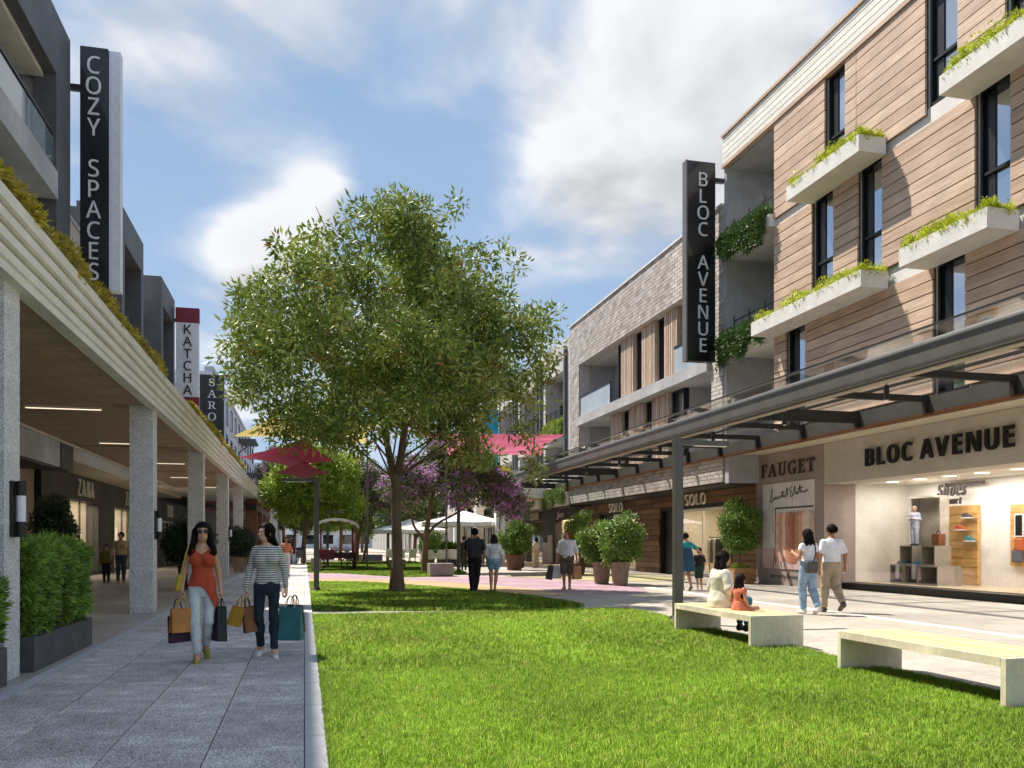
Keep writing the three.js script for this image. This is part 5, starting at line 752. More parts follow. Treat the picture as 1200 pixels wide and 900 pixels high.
[[5.55, 35.6, 1.0, 0.55, 'grey concrete cube seat in front of the purple blossom tree', '#8a8478'], [4.75, 45.6, 0.9, 0.5, 'mossy green concrete cube seat on the far lawn', '#8b8a4a'], [3.6, 64, 1.3, 0.5, 'pale concrete block seat at the far lawn end', '#b5ad9c'], [5.0, 64.5, 1.3, 0.5, 'blue grey concrete block seat at the far lawn end', '#868a92']].forEach(([X, D, w, h, lab, c]) => { const t = thing('cube_seat', lab, 'seat', P(X, 0, D), 'concrete cube seats'); part(t, 'block', rb(X - w / 2, X + w / 2, 0.035, h, D - 0.4, D + 0.4, 0.02), mat(c, { map: T.patch, s: 1, bump: T.fine, bs: 0.002, bsc: 0.3 })); part(t, 'foot', bx(X - w / 2 + 0.06, X + w / 2 - 0.06, 0, 0.034, D - 0.34, D + 0.34), M.steelDark); });
// market umbrellas
function umbrella(label, X, D, R, h) {
  const t = thing('market_umbrella', label, 'umbrella', P(X, 0, D), 'white market umbrellas'); const n = 8, pos = [], c = mat('#e9e6df', { map: T.cloth, s: 0.6, roughness: 0.85, side: THREE.DoubleSide });
  const v = [], ring = (k, r, y) => { const a = (k + 0.5) / n * 6.2832; return [X + Math.cos(a) * r, y, -D + Math.sin(a) * r]; };
  for (let k = 0; k < n; k++) { const st = 6; for (let i = 0; i < st; i++) for (let j = 0; j < 4; j++) { const q = (ii, jj) => { const r = R * ii / st, f = jj / 4, A = ring(k, r, 0), B = ring(k + 1, r, 0), y = h + 0.72 * (1 - ii / st) - 0.06 * Math.sin(Math.PI * ii / st) - 0.05 * Math.sin(Math.PI * f) * ii / st; return [lerp(A[0], B[0], f), y, lerp(A[2], B[2], f)]; }; v.push(...q(i, j), ...q(i + 1, j), ...q(i + 1, j + 1), ...q(i, j), ...q(i + 1, j + 1), ...q(i, j + 1)); } for (let j = 0; j < 4; j++) { const A = ring(k, R, 0), B = ring(k + 1, R, 0), e = f => [lerp(A[0], B[0], f), h - 0.05 * Math.sin(Math.PI * f), lerp(A[2], B[2], f)], a = e(j / 4), b = e((j + 1) / 4); v.push(...a, a[0], a[1] - 0.24, a[2], b[0], b[1] - 0.24, b[2], ...a, b[0], b[1] - 0.24, b[2], ...b); } }
  const g = new THREE.BufferGeometry(); g.setAttribute('position', new THREE.Float32BufferAttribute(v, 3)); g.computeVertexNormals(); part(t, 'canopy', uvm(g), c);
  part(t, 'pole', cyl(X, 0, -D, 0.04, 0.035, h + 0.74, 10), M.steelLight); for (let k = 0; k < n; k++) part(t, 'rib', tube([new THREE.Vector3(X, h + 0.66, -D), new THREE.Vector3(...ring(k, R, h - 0.03))], 0.016, 1, 5), M.steel); part(t, 'base', cyl(X, 0, -D, 0.4, 0.36, 0.1, 16), M.concrete);
}
umbrella('wide white market umbrella over the white chairs', 9.6, 52, 3.0, 2.66); umbrella('white market umbrella further back behind the big trunk', 7.0, 58.4, 2.7, 2.3); umbrella('white market umbrella half hidden by the first two', 11.2, 60, 2.6, 2.9);
// cafe chairs and tables
function chairGeoms(X, D, dir) { const s = 0.46; return { seat: rb(X - 0.23, X + 0.23, 0.44, 0.5, D - 0.23, D + 0.23, 0.02), back: rb(X - 0.23, X + 0.23, 0.5, 1.0, D + dir * 0.23 - 0.03, D + dir * 0.23 + 0.03, 0.02), legs: [[-1, -1], [1, -1], [-1, 1], [1, 1]].map(([a, b]) => cyl(X + a * 0.19, 0, -(D + b * 0.19), 0.016, 0.016, 0.44, 6)) }; }
const mChair = mat('#d6cfbf', { map: T.cloth, s: 0.5, roughness: 0.8 });
{ let k = 0; for (const [row, D, dir] of [['near', 48.6, -1], ['far', 50.2, 1], ['front', 54.2, -1]]) for (let i = 0; i < (row === 'front' ? 4 : 6); i++) { const X = (row === 'front' ? 5.2 : 6.9) + i * 0.72, t = thing('cafe_chair', { near: 'white cafe chair with its back to the lawn at the cafe tables', far: 'white cafe chair facing the lawn across the cafe tables', front: 'white cafe chair under the rear umbrella' }[row], 'chair', P(X, 0, D), `${row} row of white cafe chairs`), g = chairGeoms(X, D, dir); part(t, 'seat', g.seat, mChair); part(t, 'backrest', g.back, mChair); g.legs.forEach(l => part(t, 'leg', l, M.steel)); } }
for (const [i, X] of [[0, 7.6], [1, 9.2], [2, 10.6]]) { const t = thing('cafe_table', ['pale cafe table nearest the small dark shrub', 'pale cafe table in the middle of the white chairs', 'pale cafe table under the wide umbrella'][i], 'table', P(X, 0, 49.4), 'pale cafe tables'); part(t, 'top', rb(X - 0.55, X + 0.55, 0.72, 0.76, 49.05, 49.75, 0.01), M.white); part(t, 'stem', cyl(X, 0.03, -49.4, 0.035, 0.035, 0.69, 10), M.steel); part(t, 'base', cyl(X, 0, -49.4, 0.24, 0.22, 0.03, 16), M.steel); }
for (const [i, X] of [[0, 8.6], [1, 9.9]]) { const t = thing('clipped_shrub', ['lime clipped shrub behind the white chairs', 'wider lime clipped shrub behind the white chairs'][i], 'plant', P(X, 0, 52.5)); part(t, 'box', rb(X - 0.6, X + 0.6, 0, 0.6, 52.2, 52.8, 0.02), M.charcoal); scatter(t, 'foliage', sprig, LM, 700, inLobes([[X - 0.3, 0.95, -52.5, 0.34], [X + 0.3, 0.95, -52.5, 0.36], [X, 1.0, -52.5, 0.36]]), r => pick(['#8fae1c', '#a0bf2c', '#7c9c18'], r), 140 + i, 1.4, 2.2); }
// market cart
{
  const X = 1.55, D = 44.6, t = thing('market_cart', 'dark red market cart with a white scalloped roof on the far lawn', 'cart', P(X, 0, D)), red = mat('#6d1f22', { map: T.patch, s: 0.8, roughness: 0.6 }), dk = mat('#3a1d1a', { map: T.patch, s: 0.7 });
  part(t, 'tray', rb(X - 1.0, X + 1.0, 0.62, 0.92, D - 0.5, D + 0.5, 0.02), dk); part(t, 'side_panel', rb(X - 1.02, X - 0.1, 0.55, 1.05, D - 0.55, D - 0.51, 0.01), red);
  for (const [a, b] of [[-0.95, -0.45], [0.95, -0.45], [-0.95, 0.45], [0.95, 0.45]]) part(t, 'leg', rb(X + a - 0.05, X + a + 0.05, 0, 0.62, D + b - 0.05, D + b + 0.05, 0.008), dk);
  for (const [a, b] of [[-0.75, -0.42], [0.85, -0.42], [-0.75, 0.42], [0.85, 0.42]]) part(t, 'roof_post', rb(X + a - 0.035, X + a + 0.035, 0.92, 2.2, D + b - 0.035, D + b + 0.035, 0.006), red);
  for (const dx of [-0.85, 0.55]) { const w = new THREE.TorusGeometry(0.3, 0.03, 8, 24); w.translate(X + dx, 0.33, -(D - 0.58)); const wh = part(t, 'wheel', w, dk); part(wh, 'spokes', merge([0, 1, 2, 3].map(k => { const a = k * Math.PI / 4; return tube([P(X + dx + Math.cos(a) * 0.29, 0.33 + Math.sin(a) * 0.29, D - 0.58), P(X + dx - Math.cos(a) * 0.29, 0.33 - Math.sin(a) * 0.29, D - 0.58)], 0.015, 1, 5); })), dk); }
  const v = [], n = 16, W = 1.15, roof = (i, k) => { const a = Math.PI * i / n; return [X - W * Math.cos(a), 2.15 + 0.5 * Math.sin(a), -(D + (k ? 0.72 : -0.72))]; };
  for (let i = 0; i < n; i++) { const a = roof(i, 0), b = roof(i + 1, 0), c = roof(i + 1, 1), d = roof(i, 1); v.push(...a, ...b, ...c, ...a, ...c, ...d); for (const s of [0, 1]) { const p = roof(i, s), q = roof(i + 1, s); const m = i % 2 ? 0.16 : 0.10, m2 = i % 2 ? 0.10 : 0.16; v.push(...p, p[0], p[1] - m2, p[2], q[0], q[1] - m, q[2], ...p, q[0], q[1] - m, q[2], ...q); } }
  const g = new THREE.BufferGeometry(); g.setAttribute('position', new THREE.Float32BufferAttribute(v, 3)); g.computeVertexNormals(); part(t, 'roof', uvm(g), mat('#dcd6c6', { map: T.cloth, s: 0.5, side: THREE.DoubleSide, roughness: 0.9 }));
}
[[0.9, '#c9b8a0'], [1.5, '#d6c4c0'], [2.1, '#c9c6d6']].forEach(([x, c], i) => { const t = thing('goods_sack', ['tan goods sack on the market cart tray', 'pinkish goods sack on the market cart tray', 'pale lilac goods sack on the market cart tray'][i], 'sack', P(x, 0.93, 44.5)); const g = new THREE.SphereGeometry(0.22, 14, 10); g.scale(1.1, 0.6, 0.9); g.translate(x, 1.06, -44.5); part(t, 'sack', g, mat(c, { map: T.cloth, s: 0.4 })); part(t, 'tie', cyl(x, 1.16, -44.5, 0.05, 0.03, 0.08, 8), mat(c, { map: T.cloth, s: 0.2 })); });
{ const t = thing('timber_crate', 'reddish timber crate on the grass beside the market cart', 'crate', P(0.55, 0, 43.6)); for (let i = 0; i < 4; i++) part(t, 'slat', bx(0.3, 0.8, 0.02 + i * 0.16, 0.16 + i * 0.16, 43.35, 43.38), boardMats[3]); part(t, 'body', bx(0.31, 0.79, 0.02, 0.62, 43.39, 43.85), mat('#8d5a40', { map: T.wood, s: 0.8 })); }
// shade sails
function sail(label, c, corners, sagc, seed) {
  const t = thing('shade_sail', label, 'shade sail', corners[0].clone(), 'tensioned fabric shade sails'), n = 18, v = [], [A, B, C, Dq] = corners, q = (i, j) => { const u = i / n, w = j / n, p = A.clone().multiplyScalar((1 - u) * (1 - w)).addScaledVector(B, u * (1 - w)).addScaledVector(C, u * w).addScaledVector(Dq, (1 - u) * w), ctr = A.clone().add(B).add(C).add(Dq).multiplyScalar(0.25); const e = 0.12 * (4 * u * (1 - u) * (2 * w - 1) ** 2 + 4 * w * (1 - w) * (2 * u - 1) ** 2); p.lerp(ctr, e); p.y -= sagc * 16 * u * (1 - u) * w * (1 - w); p.y += 0.05 * n3(u * 9, w * 2.5, seed, 3); return [p.x, p.y, p.z]; };
  for (let i = 0; i < n; i++) for (let j = 0; j < n; j++) v.push(...q(i, j), ...q(i + 1, j), ...q(i + 1, j + 1), ...q(i, j), ...q(i + 1, j + 1), ...q(i, j + 1));
  const g = new THREE.BufferGeometry(); g.setAttribute('position', new THREE.Float32BufferAttribute(v, 3)); g.computeVertexNormals(); const m = new THREE.MeshPhysicalMaterial({ color: col(c), roughness: 0.9, side: THREE.DoubleSide, transmission: 0.14, thickness: 0, map: rep(T.cloth, 0.8) }); part(t, 'fabric', uvm(g), m);
  corners.forEach((p) => part(t, 'corner_ring', new THREE.TorusGeometry(0.06, 0.018, 6, 12).translate(p.x, p.y, p.z), M.steelLight)); return t;
}
sail('mustard yellow shade sail above the promenade', '#b59a2c', [P(-3.5, 6.75, 45), P(-1.4, 9.3, 51), P(4.6, 8.6, 52), P(3.1, 6.4, 44)], 0.35, 1);
sail('long dark red shade sail below the mustard one', '#a52450', [P(-3.7, 6.15, 50), P(0.1, 7.15, 48), P(1.7, 6.15, 51), P(-0.8, 6.1, 55)], 0.05, 2);
sail('small dark red shade sail above the steel lamp post', '#b0285a', [P(-1.6, 5.35, 50), P(-0.1, 6.0, 49), P(1.4, 5.4, 50.5), P(0, 5.3, 54)], 0.0, 3);
sail('large crimson shade sail by the end of the glass canopy', '#ad1c55', [P(11.75, 6.4, 38), P(10.1, 5.2, 36), P(6.2, 5.2, 37), P(5.4, 7.0, 43)], 0.2, 4);
{ const t = thing('banner', 'cyan street banner with a dark curl beside the white canopy', 'banner', P(10.5, 0, 48.5)); part(t, 'cloth', bx(10.05, 10.98, 5.1, 9.1, 48.5, 48.53), mat('#2fa3c4', { map: T.cloth, s: 0.6, roughness: 0.8 })); part(t, 'pole', cyl(11.05, 0, -48.5, 0.04, 0.035, 9.4, 8), M.steelLight); const g = letter('&', 0.85, 0.012, 'sans_bold'); g.translate(10.15, 5.5, -48.49); part(t, 'letter', g, mat('#1b3d4a', { map: T.grain })); part(t, 'crossbar', bx(10.0, 11.04, 9.1, 9.14, 48.49, 48.54), M.steel); }
for (const [i, X, D, H] of [[0, -3.45, 45, 7], [1, 3.1, 44, 6.7], [2, 10.2, 36, 6.0], [3, 6.2, 38, 6.2]]) if (i === 1 || i === 3) { const t = thing('sail_mast', i === 1 ? 'slim steel mast holding the mustard sail' : 'slim steel mast holding the crimson sail', 'mast', P(X, 0, D), 'slim masts of the shade sails'); part(t, 'mast', cyl(X, 0, -D, 0.05, 0.04, H, 10), M.steelLight); part(t, 'foot', cyl(X, 0, -D, 0.12, 0.12, 0.03, 12), M.steelDark); }
// ================= PEOPLE =================
const len3 = (a, b, c) => Math.sqrt(a * a + b * b + c * c);
function nets(f, lo, hi, c) {                                  // surface nets over a signed distance field
  const nx = Math.ceil((hi[0] - lo[0]) / c) + 1, ny = Math.ceil((hi[1] - lo[1]) / c) + 1, nz = Math.ceil((hi[2] - lo[2]) / c) + 1, v = new Float32Array(nx * ny * nz), S = 4;
  const at = (i, j, k) => (k * ny + j) * nx + i;
  for (let k = 0; k < nz; k += S) for (let j = 0; j < ny; j += S) for (let i = 0; i < nx; i += S) {
    const d = f(lo[0] + (i + 1.5) * c, lo[1] + (j + 1.5) * c, lo[2] + (k + 1.5) * c), far = Math.abs(d) > S * c * 1.9;
    for (let z = k; z < Math.min(nz, k + S); z++) for (let y = j; y < Math.min(ny, j + S); y++) for (let x = i; x < Math.min(nx, i + S); x++) v[at(x, y, z)] = far ? d : f(lo[0] + x * c, lo[1] + y * c, lo[2] + z * c);
  }
  const id = new Int32Array(nx * ny * nz).fill(-1), pos = [], ind = [];
  for (let k = 0; k < nz - 1; k++) for (let j = 0; j < ny - 1; j++) for (let i = 0; i < nx - 1; i++) {
    const o0 = at(i, j, k), s0 = v[o0] < 0, o1 = o0 + nx, o2 = o0 + nx * ny, o3 = o2 + nx; if (s0 === (v[o0 + 1] < 0) && s0 === (v[o1] < 0) && s0 === (v[o1 + 1] < 0) && s0 === (v[o2] < 0) && s0 === (v[o2 + 1] < 0) && s0 === (v[o3] < 0) && s0 === (v[o3 + 1] < 0)) continue;
    let x = 0, y = 0, z = 0, n = 0;
    const e = (a, b, c2, d, e2, g) => { const p = v[at(i + a, j + b, k + c2)], q = v[at(i + d, j + e2, k + g)]; if ((p < 0) !== (q < 0)) { const t = p / (p - q); x += lerp(a, d, t); y += lerp(b, e2, t); z += lerp(c2, g, t); n++; } };
    e(0, 0, 0, 1, 0, 0); e(0, 1, 0, 1, 1, 0); e(0, 0, 1, 1, 0, 1); e(0, 1, 1, 1, 1, 1); e(0, 0, 0, 0, 1, 0); e(1, 0, 0, 1, 1, 0); e(0, 0, 1, 0, 1, 1); e(1, 0, 1, 1, 1, 1); e(0, 0, 0, 0, 0, 1); e(1, 0, 0, 1, 0, 1); e(0, 1, 0, 0, 1, 1); e(1, 1, 0, 1, 1, 1);
    if (n) { id[at(i, j, k)] = pos.length / 3; pos.push(lo[0] + (i + x / n) * c, lo[1] + (j + y / n) * c, lo[2] + (k + z / n) * c); }
  }
  const quad = (a, b, c2, d, flip) => { if (a < 0 || b < 0 || c2 < 0 || d < 0) return; if (flip) ind.push(a, c2, b, a, d, c2); else ind.push(a, b, c2, a, c2, d); };
  for (let k = 1; k < nz - 1; k++) for (let j = 1; j < ny - 1; j++) for (let i = 1; i < nx - 1; i++) {
    const s = v[at(i, j, k)] < 0;
    if (s !== (v[at(i + 1, j, k)] < 0)) quad(id[at(i, j - 1, k - 1)], id[at(i, j, k - 1)], id[at(i, j, k)], id[at(i, j - 1, k)], !s);
    if (s !== (v[at(i, j + 1, k)] < 0)) quad(id[at(i - 1, j, k - 1)], id[at(i - 1, j, k)], id[at(i, j, k)], id[at(i, j, k - 1)], !s);
    if (s !== (v[at(i, j, k + 1)] < 0)) quad(id[at(i - 1, j - 1, k)], id[at(i, j - 1, k)], id[at(i, j, k)], id[at(i - 1, j, k)], !s);
  }
  const g = new THREE.BufferGeometry(); g.setAttribute('position', new THREE.Float32BufferAttribute(pos, 3)); g.setIndex(ind); g.computeVertexNormals(); g.setAttribute('uv', new THREE.Float32BufferAttribute(new Float32Array(pos.length / 3 * 2), 2)); return g;
}
const smin = (a, b, k) => { const h = Math.max(0, k - Math.abs(a - b)) / k; return Math.min(a, b) - h * h * k * 0.25; };
function cap(x, y, z, a, b, ra, rb) { const bx_ = b[0] - a[0], by = b[1] - a[1], bz = b[2] - a[2], px = x - a[0], py = y - a[1], pz = z - a[2]; let t = (px * bx_ + py * by + pz * bz) / (bx_ * bx_ + by * by + bz * bz + 1e-9); t = t < 0 ? 0 : t > 1 ? 1 : t; return len3(px - bx_ * t, py - by * t, pz - bz * t) - (ra + (rb - ra) * t); }
const ell = (x, y, z, c, r) => { const m = Math.min(r[0], r[1], r[2]); return (len3((x - c[0]) / r[0], (y - c[1]) / r[1], (z - c[2]) / r[2]) - 1) * m; };
const TY = [0.80, 0.86, 0.94, 1.02, 1.10, 1.20, 1.30, 1.38, 1.43, 1.46];
const PROF = { f: [[0.125, 0.155, 0.162, 0.143, 0.122, 0.136, 0.150, 0.143, 0.088, 0.045], [0.09, 0.115, 0.118, 0.1, 0.088, 0.105, 0.112, 0.085, 0.065, 0.045]], m: [[0.13, 0.155, 0.16, 0.155, 0.15, 0.165, 0.180, 0.172, 0.10, 0.05], [0.09, 0.11, 0.115, 0.105, 0.1, 0.112, 0.12, 0.095, 0.07, 0.05]] };
const mid = (a, b, t) => [lerp(a[0], b[0], t), lerp(a[1], b[1], t), lerp(a[2], b[2], t)];
function person(o) {
  // o: label, category, at [X, D], yaw, H, sex, pose overrides, garments, hair, skin, cell
  const c = o.cell ?? 0.014, k = o.H / 1.70, k2 = o.child ? 1.18 : 1, prof = PROF[o.sex ?? 'f'], fat = o.fat ?? 1;
  const J = { L: {}, R: {} }; const seat = o.seated;
  for (const [n, s] of [['L', 1], ['R', -1]]) { const q = o[n] ?? {}; J[n] = { sh: [s * (o.sex === 'm' ? 0.178 : 0.152), 1.368, -0.005], el: [s * 0.225, 1.11, -0.03], wr: [s * 0.24, 0.87, 0.04], hip: [s * 0.085, 0.9, 0], kn: [s * 0.085, 0.5, 0.02], an: [s * 0.085, 0.085, -0.03], toe: [s * 0.1, 0.03, 0.13], curl: 0.5, ...q }; }
  const lean = o.lean ?? 0;                                     // metres the chest moves forward
  const spineZ = y => lean * Math.max(0, (y - 0.95) / 0.5);
  const head = o.head ?? [0, 1.58, 0.02 + lean], hy = o.headYaw ?? 0, hp = o.headPitch ?? 0, chy = Math.cos(hy), shy = Math.sin(hy), chp = Math.cos(hp), shp = Math.sin(hp);
  const toHead = (x, y, z) => { x = (x - head[0]) / k2; y = (y - head[1]) / k2; z = (z - head[2]) / k2; let X = x * chy - z * shy, Z = x * shy + z * chy; const Y = y * chp + Z * shp; Z = -y * shp + Z * chp; return [X, Y, Z]; };
  const torso = (x, y, z, t = 0, e0 = 0.80, e1 = 1.46) => { const yy = Math.min(1.46, Math.max(0.80, y)); let i = 0; while (i < 8 && TY[i + 1] < yy) i++; const f = (yy - TY[i]) / (TY[i + 1] - TY[i]), a = lerp(prof[0][i], prof[0][i + 1], f) * fat, b = lerp(prof[1][i], prof[1][i + 1], f) * fat, dz = z - spineZ(y), q = len3(x / a, dz / b, 0); const m = Math.min(a, b), d = (q - 1) * m * (q < 1 ? 1 : Math.min(1, 0.6 + 0.4 / q)); return Math.max(d - t, e0 - y, y - e1); };
  const bust = (x, y, z, t) => o.sex === 'm' || o.child ? 1 : Math.min(ell(x, y, z, [0.07, 1.245, 0.07 + lean * 0.6], [0.072 + t, 0.07 + t, 0.068 + t]), ell(x, y, z, [-0.07, 1.245, 0.07 + lean * 0.6], [0.072 + t, 0.07 + t, 0.068 + t]));
  const arm = (n, x, y, z, t, f = 2, flare = 0) => { const a = J[n]; const u = Math.min(1, f), v = Math.max(0, f - 1); let d = cap(x, y, z, a.sh, mid(a.sh, a.el, u), 0.05 * fat + Math.min(t, 0.01), lerp(0.05, 0.041, u) * fat + t + flare * u); if (v > 0) d = smin(d, cap(x, y, z, a.el, mid(a.el, a.wr, v), 0.041 * fat + t, lerp(0.041, 0.027, v) * fat + t + flare), 0.02); return d; };
  const leg = (n, x, y, z, t, f = 2, t2 = t) => { const a = J[n]; const u = Math.min(1, f), v = Math.max(0, f - 1), tk = lerp(t, t2, 0.5); let d = cap(x, y, z, a.hip, mid(a.hip, a.kn, u), 0.086 * fat + t, lerp(0.086, 0.055, u) * fat + lerp(t, tk, u)); if (v > 0) { d = smin(d, cap(x, y, z, a.kn, mid(a.kn, a.an, v), 0.055 * fat + tk, lerp(0.055, 0.036, v) + lerp(tk, t2, v)), 0.03); const calf = mid(a.kn, a.an, 0.3); d = smin(d, ell(x, y, z, [calf[0], calf[1], calf[2] - 0.015], [0.05 + tk, 0.11, 0.052 + tk]), 0.03); } return d; };
  const foot = (n, x, y, z, t) => { const a = J[n]; return smin(cap(x, y, z, [a.an[0], a.an[1] - 0.03, a.an[2] - 0.01], a.toe, 0.036 + t, 0.028 + t), cap(x, y, z, a.an, [a.an[0], a.an[1] - 0.04, a.an[2] - 0.02], 0.036 + t, 0.034 + t), 0.02); };
  const headF = (x, y, z) => { const [X, Y, Z] = toHead(x, y, z); let d = ell(X, Y, Z, [0, 0.022, -0.012], [0.074, 0.098, 0.092]); d = smin(d, ell(X, Y, Z, [0, -0.05, 0.024], [0.054, 0.066, 0.062]), 0.03); d = smin(d, cap(X, Y, Z, [0, 0.012, 0.082], [0, -0.022, 0.101], 0.008, 0.012), 0.012); d = smin(d, ell(X, Y, Z, [0, -0.058, 0.083], [0.024, 0.012, 0.012]), 0.01); d = smin(d, Math.min(ell(X, Y, Z, [0.077, -0.008, -0.008], [0.011, 0.03, 0.019]), ell(X, Y, Z, [-0.077, -0.008, -0.008], [0.011, 0.03, 0.019])), 0.008); d = smin(d, ell(X, Y, Z, [0, 0.03, 0.075], [0.05, 0.01, 0.012]), 0.014); return d * k2; };
  const g0 = new THREE.Group(); g0.name = numbered(o.name ?? 'person'); g0.position.set(o.at[0], o.y ?? 0, -o.at[1]); g0.rotation.y = o.yaw ?? 0; g0.userData = { label: o.label, category: o.category ?? 'person' }; if (o.group) g0.userData.group = o.group; scene.add(g0);
  const add = (name, g, m) => { g = g.clone(); g.scale(k, k, k); const me = sh(new THREE.Mesh(g, m)); me.name = name; g0.add(me); return me; };
  const skin = mat(o.skin ?? '#b98a6c', { roughness: 0.55, map: T.grain, s: 0.5 });
  // body
  const pts = [head, ...['L', 'R'].flatMap(n => [J[n].sh, J[n].el, J[n].wr, J[n].hip, J[n].kn, J[n].an, J[n].toe])]; const lo = [0, 1, 2].map(i => Math.min(...pts.map(p => p[i])) - 0.2), hi = [0, 1, 2].map(i => Math.max(...pts.map(p => p[i])) + 0.2); lo[1] = -0.05;
  const neck = [[0, 1.40, -0.012 + lean * 0.9], [head[0] * 0.7, head[1] - 0.07, head[2] - 0.03]];
  const bodyF = (x, y, z) => { let d = torso(x, y, z); if (o.seated) d = Math.max(d, 0); d = torso(x, y, z); d = smin(d, cap(x, y, z, neck[0], neck[1], 0.052, 0.048), 0.04); for (const n of ['L', 'R']) { d = smin(d, arm(n, x, y, z, 0), 0.03); d = smin(d, leg(n, x, y, z, 0), 0.025); d = smin(d, foot(n, x, y, z, 0), 0.02); } return smin(d, headF(x, y, z), 0.02); };
  const list = [nets(bodyF, lo, hi, c)];
  const hc = Math.min(c, o.hc ?? 0.007); list.push(nets(headF, [head[0] - 0.13 * k2, head[1] - 0.15 * k2, head[2] - 0.14 * k2], [head[0] + 0.13 * k2, head[1] + 0.15 * k2, head[2] + 0.15 * k2], hc));
  for (const [n, s] of [['L', 1], ['R', -1]]) {                 // hands: palm, four fingers and a thumb
    const a = J[n], dir = new THREE.Vector3(...(a.hand ?? [a.wr[0] - a.el[0], a.wr[1] - a.el[1], a.wr[2] - a.el[2]])).normalize(), fwd = new THREE.Vector3(...(a.thumb ?? [0, 0.2, 1])); fwd.addScaledVector(dir, -fwd.dot(dir)).normalize(); const nrm = new THREE.Vector3().crossVectors(dir, fwd).multiplyScalar(s);   // thumb towards fwd, palm along nrm
    const cu = a.curl, fs = [[-0.027, 0.058], [-0.009, 0.072], [0.01, 0.076], [0.028, 0.068]].map(([v, L]) => { const p = [[0.088, v, 0]]; let ang = cu * 0.5; for (const q of [0.45, 0.32, 0.26]) { const b = p[p.length - 1]; p.push([b[0] + Math.cos(ang) * L * q, v, b[2] + Math.sin(ang) * L * q]); ang += cu; } return p; });
    const th = [[0.03, 0.032, 0.004], [0.058, 0.052, 0.014 + cu * 0.01], [0.083, 0.05, 0.022 + cu * 0.02]];
    const hf = (u, v, w) => { let d = ell(u, v, w, [0.048, 0, 0], [0.055, 0.041, 0.018]); for (const p of fs) { let e = 9; for (let i = 0; i < 3; i++) e = Math.min(e, cap(u, v, w, p[i], p[i + 1], 0.0092 - i * 0.0008, 0.0086 - i * 0.0008)); d = smin(d, e, 0.007); } let e = Math.min(cap(u, v, w, th[0], th[1], 0.012, 0.0105), cap(u, v, w, th[1], th[2], 0.0105, 0.009)); d = smin(d, e, 0.008); return smin(d, cap(u, v, w, [-0.03, 0, 0], [0.02, 0, 0], 0.026, 0.024), 0.015); };
    const g = nets(hf, [-0.05, -0.07, -0.05], [0.19, 0.09, 0.1], Math.max(0.0045, Math.min(0.007, c * 0.4))); const m = new THREE.Matrix4().makeBasis(dir, fwd, nrm); if (m.determinant() < 0) g.index.array.reverse?.(); m.setPosition(...a.wr); g.applyMatrix4(m); g.computeVertexNormals(); list.push(g);
  }
  add('body', merge(list), skin);
  // garments
  const wr = (x, y, z, a = 0.006) => (n3(x * 14 + 3 + y * 6, y * 11, z * 14 - y * 5, 21) - 0.5) * a * 1.5 + (n3(x * 30, y * 16, z * 30, 22) - 0.5) * a * 0.6;
  for (const q of o.wear ?? []) {
    const m = q.m ?? mat(q.c, { map: T.cloth, s: 0.35, roughness: q.rough ?? 0.88, bump: T.cloth, bs: 0.002, bsc: 0.06 }), t = q.t ?? 0.014, w = q.wrinkle ?? 0.007; let f;
    const hem = q.hem ?? 0.9, hemF = typeof hem === 'function' ? hem : () => hem;
    if (q.k === 'top') f = (x, y, z) => {
      const tt = (y > 1.36 ? Math.max(0.006, t * (1 - (y - 1.36) * 9)) : t) + (q.flare ?? 0) * Math.max(0, 1.2 - y), hm = hemF(x, z);
      let d = torso(x, Math.max(y, 0.88), z, tt, -9, 1.5); d = smin(d, bust(x, y, z, t * 0.7), 0.03);
      if (q.sleeve) for (const n of ['L', 'R']) d = smin(d, arm(n, x, y, z, q.st ?? t, q.sleeve, q.sf ?? 0), y > 1.25 ? 0.03 : 0.006);
      if (Math.abs(d) < 0.035) d += wr(x, y, z, w);
      const inArm = q.sleeve > 0.9 && y < 1.15 && Math.abs(x) > 0.15 && d < 0.05 ? Math.min(arm('L', x, y, z, (q.st ?? t) + 0.006, q.sleeve), arm('R', x, y, z, (q.st ?? t) + 0.006, q.sleeve)) < 0 && Math.abs(x) > 0.15 : false;
      if (!inArm) d = Math.max(d, hm - y);
      const nk = q.neck ? q.neck(x, z - lean) : 1.445 - 0.02 * (z > 0 ? 1 : 0); d = Math.max(d, y - nk);
      if (!q.collar) d = Math.max(d, 0.062 - Math.hypot(x, z - neck[0][2] - 0.005) - (y < 1.39 ? 1 : 0)); return d; };
    else if (q.k === 'pants') { const wa = q.waist ?? 1.03; f = (x, y, z) => { let d = torso(x, y, z, t, 0.8, 1.4); for (const n of ['L', 'R']) d = smin(d, leg(n, x, y, z, t, q.len ?? 1.93, q.t2 ?? t), 0.02); if (Math.abs(d) < 0.035) d += wr(x, y, z, w); d = Math.max(d, y - wa); if (q.cut) d = Math.max(d, q.cut - y); return d; }; }
    else if (q.k === 'skirt') { const wa = q.waist ?? 1.05; f = (x, y, z) => { const u = Math.max(0, (wa - y) / (wa - hemF(x, z))), z0 = lerp(0, (J.L.kn[2] + J.R.kn[2]) / 2 * 0.3, Math.min(1, u)), a = lerp(prof[0][4] * fat, q.w ?? 0.24, Math.pow(u, 0.8)) + t, b = lerp(prof[1][4] * fat, q.d ?? 0.19, Math.pow(u, 0.8)) + t, th = Math.atan2(z - z0, x), rr = 1 + (q.pleat ?? 0.05) * u * Math.sin(th * 9 + 2); let d = (Math.hypot(x / (a * rr), (z - z0) / (b * rr)) - 1) * Math.min(a, b); return Math.max(d, y - wa, hemF(x, z) - y); }; }
    else if (q.k === 'sdf') f = q.f(J, { cap, ell, smin, torso, arm, leg, lean });
